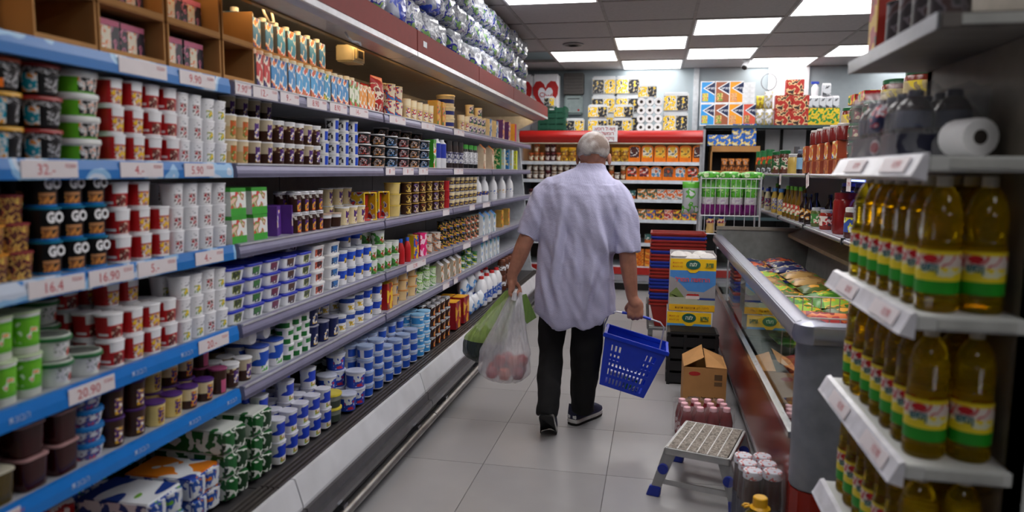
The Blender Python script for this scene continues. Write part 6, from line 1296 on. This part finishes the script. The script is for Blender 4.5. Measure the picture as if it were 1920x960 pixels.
# right hand: grips the basket handle that runs sideways
gx, gy, gz = -.088, 3.845, .712
ell(B_, (gx, gy, gz), (.044, .02, .05)); limb(B_, [(-.108, 3.845, .765, .030), (gx-.004, gy, gz+.02, .031)], .01)
for k, dx in enumerate((-.034, -.012, .011, .032)):
    L_ = [1, 1.08, 1.0, .85][k]
    limb(B_, [(gx+dx, gy-.002, gz-.022, .0122), (gx+dx, gy-.006, gz-.052*L_-.14*dx, .0108), (gx+dx, gy+.016, gz-.068*L_-.14*dx, .010), (gx+dx, gy+.034, gz-.052*L_-.14*dx, .0092), (gx+dx, gy+.034, gz-.036-.14*dx, .008)], .008, 10)
limb(B_, [(gx-.034, gy+.012, gz+.008, .014), (gx-.05, gy+.03, gz-.02, .0115), (gx-.036, gy+.042, gz-.044, .0095)], .008, 10)
for s, ch in ((-1, [(-.49, 3.87, .80, .075), (-.535, 3.868, .62, .065), (-.545, 3.875, .44, .05), (-.54, 3.79, .32, .045), (-.533, 3.69, .225, .036), (-.53, 3.66, .18, .034)]), (1, [(-.34, 3.87, .80, .075), (-.34, 3.89, .62, .065), (-.35, 3.905, .44, .055), (-.365, 3.93, .26, .05), (-.375, 3.95, .10, .034), (-.36, 3.99, .07, .03)])):
    limb(B_, ch)
body = meld(B_, .0045, 3, 'body', skin, None, person)
for s in (-1, 1):
    e = MB(); ell(e, HC+Vector((s*.03, .088, .0))-PB, (.012, .012, .012)); e.ob('eye', P((240, 238, 236), [(60, 50, 40)], 30, share=.9), body)
mo = MB(); ell(mo, HC+Vector((0, .098, -.075))-PB, (.022, .006, .005)); mo.ob('mouth', M((150, 84, 78), .5), body)
# hair: short, white, thin on the crown
h_ = MB(); v = []; f = []; nu, nv_ = 48, 30
for j in range(nv_+1):
    a = PI*j/nv_
    for i in range(nu):
        b_ = 2*PI*i/nu; d = Vector((math.sin(a)*math.cos(b_), math.sin(a)*math.sin(b_), math.cos(a)))
        fr_ = d.y
        lim = -.5+.9*max(0, fr_+.15)**.6 if fr_ > -.15 else -.5+.05*math.cos(5*b_)
        on = d.z > lim+.05*mnoise.noise(d*6)
        k = 1.045+.012*mnoise.noise(d*14) if on else .9
        q = Vector((d.x*.0845*k, d.y*.102*k, d.z*.0945*k)); v.append(HC+Vector((0, -.013, .018))+tilt @ q-PB)
for j in range(nv_):
    for i in range(nu): f.append((j*nu+i, (j+1)*nu+i, (j+1)*nu+(i+1) % nu, j*nu+(i+1) % nu))
hair_m, N, L, Bs = new_mat('hair'); tc = N.new('ShaderNodeTexCoord'); n1 = N.new('ShaderNodeTexNoise'); n1.inputs['Scale'].default_value = 13; n2 = N.new('ShaderNodeTexNoise'); n2.inputs['Scale'].default_value = 180
L.new(tc.outputs['Object'], n1.inputs[0]); L.new(tc.outputs['Object'], n2.inputs[0]); rp = N.new('ShaderNodeValToRGB'); rp.color_ramp.elements[0].position = .42; rp.color_ramp.elements[0].color = (*s2l((118, 102, 94)), 1); rp.color_ramp.elements[1].position = .62; rp.color_ramp.elements[1].color = (*s2l((188, 182, 180)), 1)
L.new(n1.outputs[0], rp.inputs[0]); L.new(rp.outputs[0], Bs.inputs['Base Color']); bp_ = N.new('ShaderNodeBump'); bp_.inputs['Strength'].default_value = .6; bp_.inputs['Distance'].default_value = .004; L.new(n2.outputs[0], bp_.inputs['Height']); L.new(bp_.outputs[0], Bs.inputs['Normal']); Bs.inputs['Roughness'].default_value = .75
ob('hair', mesh('hair', v, f, [hair_m], None, True, 3), person)
# shirt
S_ = MB(); rings = [(.60, -.418, 3.872, .200, .150), (.66, -.418, 3.872, .213, .160), (.76, -.415, 3.872, .212, .162), (.90, -.411, 3.87, .206, .160), (1.03, -.408, 3.868, .206, .156), (1.15, -.404, 3.866, .212, .150), (1.24, -.400, 3.866, .220, .142), (1.31, -.396, 3.868, .218, .130), (1.365, -.392, 3.874, .195, .115), (1.405, -.382, 3.88, .15, .098), (1.435, -.365, 3.888, .105, .085), (1.447, -.350, 3.892, .083, .078), (1.463, -.346, 3.893, .078, .075), (1.467, -.346, 3.893, .066, .066)]
v = []; f = []; nu = 40
for k, (z, cx, cy, hw, hd) in enumerate(rings):
    for i in range(nu):
        a = 2*PI*i/nu; ca, sa = math.cos(a), math.sin(a); e = 2/2.5
        zz = z
        if k == 0: zz = z+.085*abs(ca)**3+.01*sa
        if k >= 11: zz = z+.012*(-sa)
        v.append((cx+hw*math.copysign(abs(ca)**e, ca), cy+hd*math.copysign(abs(sa)**e, sa), zz))
for k in range(len(rings)-1):
    for i in range(nu): f.append((k*nu+i, k*nu+(i+1) % nu, (k+1)*nu+(i+1) % nu, (k+1)*nu+i))
f += [tuple(range(nu))[::-1], tuple((len(rings)-1)*nu+i for i in range(nu))]; S_.add(v, f)
limb(S_, [(-.47, 3.87, 1.325, .075), (-.545, 3.866, 1.325, .080), (-.612, 3.855, 1.235, .078), (-.655, 3.84, 1.15, .071), (-.688, 3.832, 1.075, .066)], .02, 18, 1)
limb(S_, [(-.30, 3.87, 1.325, .075), (-.235, 3.866, 1.32, .080), (-.178, 3.855, 1.22, .079), (-.158, 3.84, 1.10, .075), (-.145, 3.832, 1.0, .073)], .02, 18, 1)
def folds(p, n_):
    low = max(0, min(1, (1.38-p.z)/.5)); d = 0
    d += (.015+.012*low)*mnoise.noise(Vector((p.x*11, p.y*9, p.z*2.0)))
    d += .012*mnoise.noise(Vector((p.x*22+p.z*9, p.y*18, p.z*5+3)))
    for cx, sl, z0, z1, am, wd in ((-.50, .10, .75, 1.30, .020, .018), (-.40, -.02, .7, 1.22, .016, .022), (-.27, -.22, .85, 1.30, .022, .02), (-.33, .16, .62, 1.0, .016, .018), (-.56, -.16, .62, .95, .016, .02)):
        if z0 < p.z < z1 and p.y < 3.87:
            u_ = p.x-(cx+sl*(p.z-(z0+z1)/2)); w_2 = math.sin(PI*(p.z-z0)/(z1-z0)); d += am*w_2*(math.exp(-(u_/wd)**2)-.7*math.exp(-((u_-.035)/wd)**2))
    if p.z > 1.36: d *= .35
    return n_*d
shirt_m, N, L, Bs = new_mat('shirt_cloth'); tc = N.new('ShaderNodeTexCoord'); bk = N.new('ShaderNodeTexChecker'); bk.inputs['Scale'].default_value = 190; L.new(tc.outputs['Object'], bk.inputs[0]); bk.inputs[1].default_value = (*s2l((172, 172, 204)), 1); bk.inputs[2].default_value = (*s2l((187, 185, 214)), 1); L.new(bk.outputs[0], Bs.inputs['Base Color']); Bs.inputs['Roughness'].default_value = .85; Bs.inputs['Sheen Weight'].default_value = .15
nz = N.new('ShaderNodeTexNoise'); nz.inputs['Scale'].default_value = 34; nz.inputs['Detail'].default_value = 4; L.new(tc.outputs['Object'], nz.inputs[0]); bp_ = N.new('ShaderNodeBump'); bp_.inputs['Strength'].default_value = .35; bp_.inputs['Distance'].default_value = .01; L.new(nz.outputs[0], bp_.inputs['Height']); L.new(bp_.outputs[0], Bs.inputs['Normal'])
shirt = meld(S_, .0075, 4, 'shirt', shirt_m, folds, person)
# trousers
T_ = MB(); ell(T_, (-.42, 3.875, .83), (.165, .125, .12))
limb(T_, [(-.505, 3.872, .80, .090), (-.535, 3.868, .66, .084), (-.545, 3.872, .46, .073), (-.540, 3.81, .34, .068), (-.533, 3.72, .25, .062), (-.532, 3.658, .135, .058)], .02, 20, 1)
limb(T_, [(-.345, 3.875, .80, .092), (-.343, 3.885, .66, .091), (-.355, 3.90, .46, .086), (-.362, 3.92, .28, .078), (-.368, 3.935, .14, .070), (-.37, 3.94, .075, .066)], .02, 20, 1)
def tf(p, n_): return n_*(.010*mnoise.noise(Vector((p.x*10, p.y*10, p.z*6)))+.006*mnoise.noise(Vector((p.x*24, p.y*24, p.z*16))))
meld(T_, .008, 3, 'trousers', M((11, 11, 14), .9, var=.2), tf, person)
# shoes
def shoe(loc, rot, bend=0):
    name = 'shoe'
    def bd(o_):
        if bend:
            for v_ in o_.data.vertices:
                y, z = v_.co.y-.05, v_.co.z
                if y > 0: v_.co.y = .05+y*math.cos(bend)-z*math.sin(bend); v_.co.z = y*math.sin(bend)+z*math.cos(bend)
        return o_
    t = ob(name, None, person, Vector(loc)-PB, rot)
    outl = [(-.038, -.115), (-.030, -.135), (0, -.142), (.030, -.135), (.038, -.115), (.040, -.04), (.048, .05), (.046, .10), (.03, .135), (0, .146), (-.028, .135), (-.046, .10), (-.044, .05), (-.037, -.04)]
    bd(MB().prism(outl, 'z', 0, .014).ob('outsole', M((20, 20, 22), .7, bump=.3), t, .003))
    bd(MB().prism([(x*1.03, y*1.02) for x, y in outl], 'z', .0145, .038).ob('midsole', M((196, 194, 192), .5), t, .004))
    u_ = MB(); rg = []
    for (s, z, y0, y1) in ((1.0, .038, 0, 1), (.98, .055, 0, .98), (.92, .075, 0, .85), (.84, .092, 0, .62), (.76, .105, 0, .42)):
        rg.append([(x*s, (y+.142)*y1-.142+(.004 if z > .08 else 0), z+(.02*max(0, -y-.05)/.09 if z > .09 else 0)) for x, y in outl])
    v = [q for r_2 in rg for q in r_2]; n = len(outl); f = [(j*n+i, j*n+(i+1) % n, (j+1)*n+(i+1) % n, (j+1)*n+i) for j in range(len(rg)-1) for i in range(n)]+[tuple((len(rg)-1)*n+i for i in range(n))]
    u_.add(v, f, 0, True); bd(u_.ob('upper', M((34, 36, 62), .75), t))
    MB().prism([(-.03, -.140), (.03, -.140), (.03, -.132), (-.03, -.132)], 'z', .04, .062).ob('heel_tab', M((206, 206, 206), .5), t, .003)
    return t
shoe((-.533, 3.70, .042), (-.86, 0, .02), .86); shoe((-.36, 4.03, 0.0), (0, 0, -.5))

# ---------------------------------------------------------------- carrier bags
def carrier(name, label, topc, botc, r_top, r_bot, hgt, mt, seed, squash=.75, pleats=9, lean=.0, nu=64, nv=34, open_top=.02, dark=None, split=.22):
    t = thing(name, label, 'bag', (botc[0], botc[1], botc[2])); rnd = random.Random(seed); v = []; f = []; ph = rnd.uniform(0, 6)
    for j in range(nv+1):
        s = j/nv                                            # 0 bottom, 1 top
        cx = (topc[0]-botc[0])*max(0, (s-.25)/.75)**1.15; cy = (topc[1]-botc[1])*max(0, (s-.25)/.75)**1.15
        if s < .12: rr = r_bot*(.55+.45*math.sin(PI/2*s/.12)**.7)
        elif s < .35: rr = r_bot*(1-.10*(s-.12)/.23)
        else: rr = r_bot*.90+(r_top-r_bot*.90)*((s-.35)/.65)**.82
        for i in range(nu):
            a = 2*PI*i/nu
            pl = (.05+.28*s)*math.cos(pleats*a+ph+1.2*math.sin(2*a))+.10*mnoise.noise(Vector((math.cos(a)*2+seed, math.sin(a)*2, s*3)))
            rad = rr*(1+pl*(.45 if s < .3 else .7)*min(1, s*4+.15))
            v.append((cx+rad*math.cos(a), cy+rad*squash*math.sin(a), s*hgt+.012*mnoise.noise(Vector((a*2, s*5, seed)))*(1 if s < .15 else 0)))
    for j in range(nv):
        for i in range(nu): f.append((j*nu+i, j*nu+(i+1) % nu, (j+1)*nu+(i+1) % nu, (j+1)*nu+i))
    f.append(tuple(range(nu))[::-1])
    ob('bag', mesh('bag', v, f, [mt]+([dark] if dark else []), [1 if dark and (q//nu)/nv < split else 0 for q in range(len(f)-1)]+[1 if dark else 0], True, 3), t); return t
def filmy(c, alpha, rough, key):
    mt, N, L, B = new_mat(key); B.inputs['Base Color'].default_value = (*s2l(c), 1); B.inputs['Roughness'].default_value = rough; B.inputs['Alpha'].default_value = alpha
    tc = N.new('ShaderNodeTexCoord'); nz = N.new('ShaderNodeTexNoise'); mp = N.new('ShaderNodeMapping'); mp.inputs['Scale'].default_value = (60, 60, 8); L.new(tc.outputs['Object'], mp.inputs[0]); L.new(mp.outputs[0], nz.inputs[0]); nz.inputs['Scale'].default_value = 1
    b = N.new('ShaderNodeBump'); b.inputs['Strength'].default_value = .5; b.inputs['Distance'].default_value = .01; L.new(nz.outputs[0], b.inputs['Height']); L.new(b.outputs[0], B.inputs['Normal'])
    mr = N.new('ShaderNodeMapRange'); mr.inputs[3].default_value = alpha*.6; mr.inputs[4].default_value = min(1, alpha*1.45); L.new(nz.outputs[0], mr.inputs[0]); L.new(mr.outputs[0], B.inputs['Alpha'])
    B.inputs['Transmission Weight'].default_value = 0; return mt
wbag = carrier('clear_carrier_bag', 'translucent white carrier bag with red fruit in the shopper\'s left hand', (-.742, 3.85, .745), (-.795, 3.80, .27), .026, .148, .49, filmy((226, 226, 234), .36, .3, 'clear_film'), 3, .72)
ob('bag_handle', MB().tube([(.048, .035, .455), (.042, .07, .492), (.05, .05, .50), (.055, .0, .492), (.05, .0, .455)], [.016, .012, .010, .012, .016], 8).me('bag_handle', filmy((220, 222, 230), .7, .3, 'clear_film_handle')), wbag)
apl = [MB().lathe([(.006, 0), (.024, .003), (.035, .02), (.038, .036), (.03, .058), (.014, .066), (.004, .060)], 14).me('apple', [M(c, .3, var=.25, scale=16)]) for c in ((180, 44, 44), (200, 90, 60), (160, 36, 50))]
for i, (x, y, z) in enumerate(((-.86, 3.78, .285), (-.785, 3.76, .285), (-.715, 3.78, .287), (-.865, 3.85, .29), (-.79, 3.84, .285), (-.715, 3.86, .29), (-.82, 3.80, .345), (-.745, 3.80, .345), (-.79, 3.86, .348), (-.70, 3.82, .35))):
    a = thing('apple', 'red apple in the translucent bag, %s, %s' % (['bottom layer', 'upper layer'][i > 5], ['nearest the fridge', 'second from fridge', 'third from fridge', 'rear corner', 'rear middle', 'rear near leg', 'first on top', 'second on top', 'third on top', 'highest near leg'][i]), 'apple', (x, y, z), i, 'apples in the carrier bag'); ob('fruit', apl[i % 3], a); ob('stalk', MB().tube([(0, 0, .058), (.003, 0, .072)], .0015, 5).me('stalk', [BROWN and M(BROWN, .8)]), a)
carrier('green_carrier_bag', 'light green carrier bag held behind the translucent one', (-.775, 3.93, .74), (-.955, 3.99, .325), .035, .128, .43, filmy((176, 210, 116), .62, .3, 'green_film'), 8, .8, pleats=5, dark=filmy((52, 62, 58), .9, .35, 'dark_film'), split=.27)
b = MB(); b.add([(-.72, 3.92, .735), (-.70, 3.93, .74), (-.645, 3.96, .60), (-.70, 3.965, .56), (-.735, 3.95, .62), (-.72, 3.925, .733), (-.70, 3.936, .738), (-.645, 3.966, .60), (-.70, 3.971, .56), (-.735, 3.956, .62)], [(0, 1, 2, 3, 4), (9, 8, 7, 6, 5), (0, 5, 6, 1), (1, 6, 7, 2), (2, 7, 8, 3), (3, 8, 9, 4), (4, 9, 5, 0)])
tag(b.ob('bag_flap', filmy((150, 196, 96), .9, .35, 'green_film_flap')), 'loose handle end of the green carrier bag beside the trousers', 'bag')
egp = MB().lathe([(.01, 0), (.04, .02), (.052, .07), (.045, .13), (.02, .17), (.008, .175)], 14).me('aubergine', [M((40, 48, 46), .35)])
for i, (x, y) in enumerate(((-1.005, 3.97), (-.93, 3.97), (-.96, 4.03))):
    a = thing('aubergine', 'dark vegetable at the bottom of the green bag, %s' % ['outer', 'inner', 'rear'][i], 'vegetable', (x, y, .335), 0, 'vegetables in the green bag'); ob('fruit', egp, a); ob('calyx', MB().lathe([(.022, .166), (.012, .18), (.004, .19)], 8).me('calyx', [M((60, 90, 50), .6)]), a)

# ---------------------------------------------------------------- blue basket in the right hand
bt_ = thing('hand_basket', 'blue plastic shopping basket with slotted sides in the shopper\'s right hand', 'basket', (-.112, 3.88, .395), rot=(0, .255, 0)); bpm = M((12, 52, 190), .35, var=.05)
W0, W1, D0, D1, HB = .122, .168, .085, .115, .285
def wall(c0, c1, c2, c3, nu, nv, holes, name):
    "slotted wall between four corners (bottom left/right, top right/left)"
    bm = bmesh.new(); vs_ = [[bm.verts.new(Vector(c0).lerp(Vector(c1), i/nu).lerp(Vector(c3).lerp(Vector(c2), i/nu), j/nv)) for i in range(nu+1)] for j in range(nv+1)]
    for j in range(nv):
        for i in range(nu):
            if not holes(i, j): bm.faces.new((vs_[j][i], vs_[j][i+1], vs_[j+1][i+1], vs_[j+1][i]))
    for v_ in [v_ for v_ in bm.verts if not v_.link_faces]: bm.verts.remove(v_)
    me = bpy.data.meshes.new(name); bm.to_mesh(me); bm.free(); me.materials.append(bpm); w_o = ob(name, me, bt_); sm = w_o.modifiers.new('thickness', 'SOLIDIFY'); sm.thickness = .003; sm.offset = 0; return w_o
def hol(nu):
    def h(i, j):
        if i < 2 or i > nu-3 or i % 2 == 0: return False
        if 1 <= j <= 2 or 4 <= j <= 5: return True
        if j == 7: return True
        if j in (9, 10, 12, 13): return i < 8 or i > nu-9
        return False
    return h
h = HB/2
for s in (-1, 1):
    wall((-W0, s*D0, -h), (W0, s*D0, -h), (W1, s*D1, h), (-W1, s*D1, h), 27, 17, hol(27), 'long_wall')
    wall((s*W0, -D0, -h), (s*W0, D0, -h), (s*W1, D1, h), (s*W1, -D1, h), 19, 17, hol(19), 'short_wall')
MB().box(-W0, W0, -D0, D0, -h-.003, -h+.003).ob('basket_floor', bpm, bt_)
rm = MB()
for s in (-1, 1):
    rm.box(-W1-.01, W1+.01, s*D1-.007, s*D1+.007, h-.02, h+.003); rm.box(s*W1-.007, s*W1+.007, -D1, D1, h-.02, h+.003)
rm.ob('rim', bpm, bt_, .003)
bpy.context.view_layer.update()
inv = bt_.matrix_basis.inverted()
wp = [inv @ Vector(q) for q in ((-.258, 3.875, .545), (-.252, 3.87, .60), (-.228, 3.862, .662), (-.19, 3.862, .676), (-.088, 3.865, .664), (-.005, 3.863, .643), (.045, 3.866, .628), (.066, 3.87, .60), (.058, 3.875, .545), (.046, 3.878, .47))]
MB().tube(wp, .0042, 8).ob('handle_wire', M((206, 206, 214), .3, .4), bt_); MB().tube([wp[3].lerp(wp[4], .3), wp[4], wp[5]], .0075, 10).ob('handle_grip', M((30, 60, 190), .4), bt_)
for i, (c, x) in enumerate(((M((214, 220, 226), .4), -.05), (P((60, 140, 90), [(226, 226, 220), (60, 90, 160)], 30), .04))):
    t = thing('grocery_pack', ['white tub lying in the blue basket', 'green and white pack lying in the blue basket'][i], 'grocery', Vector(bt_.location)+bt_.matrix_basis.to_3x3() @ Vector((x, 0, -h+.004)), rot=(0, .255, 0)); MB().box(-.04, .04, -.06, .06, 0, .07).ob('pack', c, t, .008); MB().box(-.042, .042, -.062, .062, .0702, .078).ob('lid', w_, t, .003)
print('OBJECTS', len(bpy.data.objects), 'MESHES', len(bpy.data.meshes))
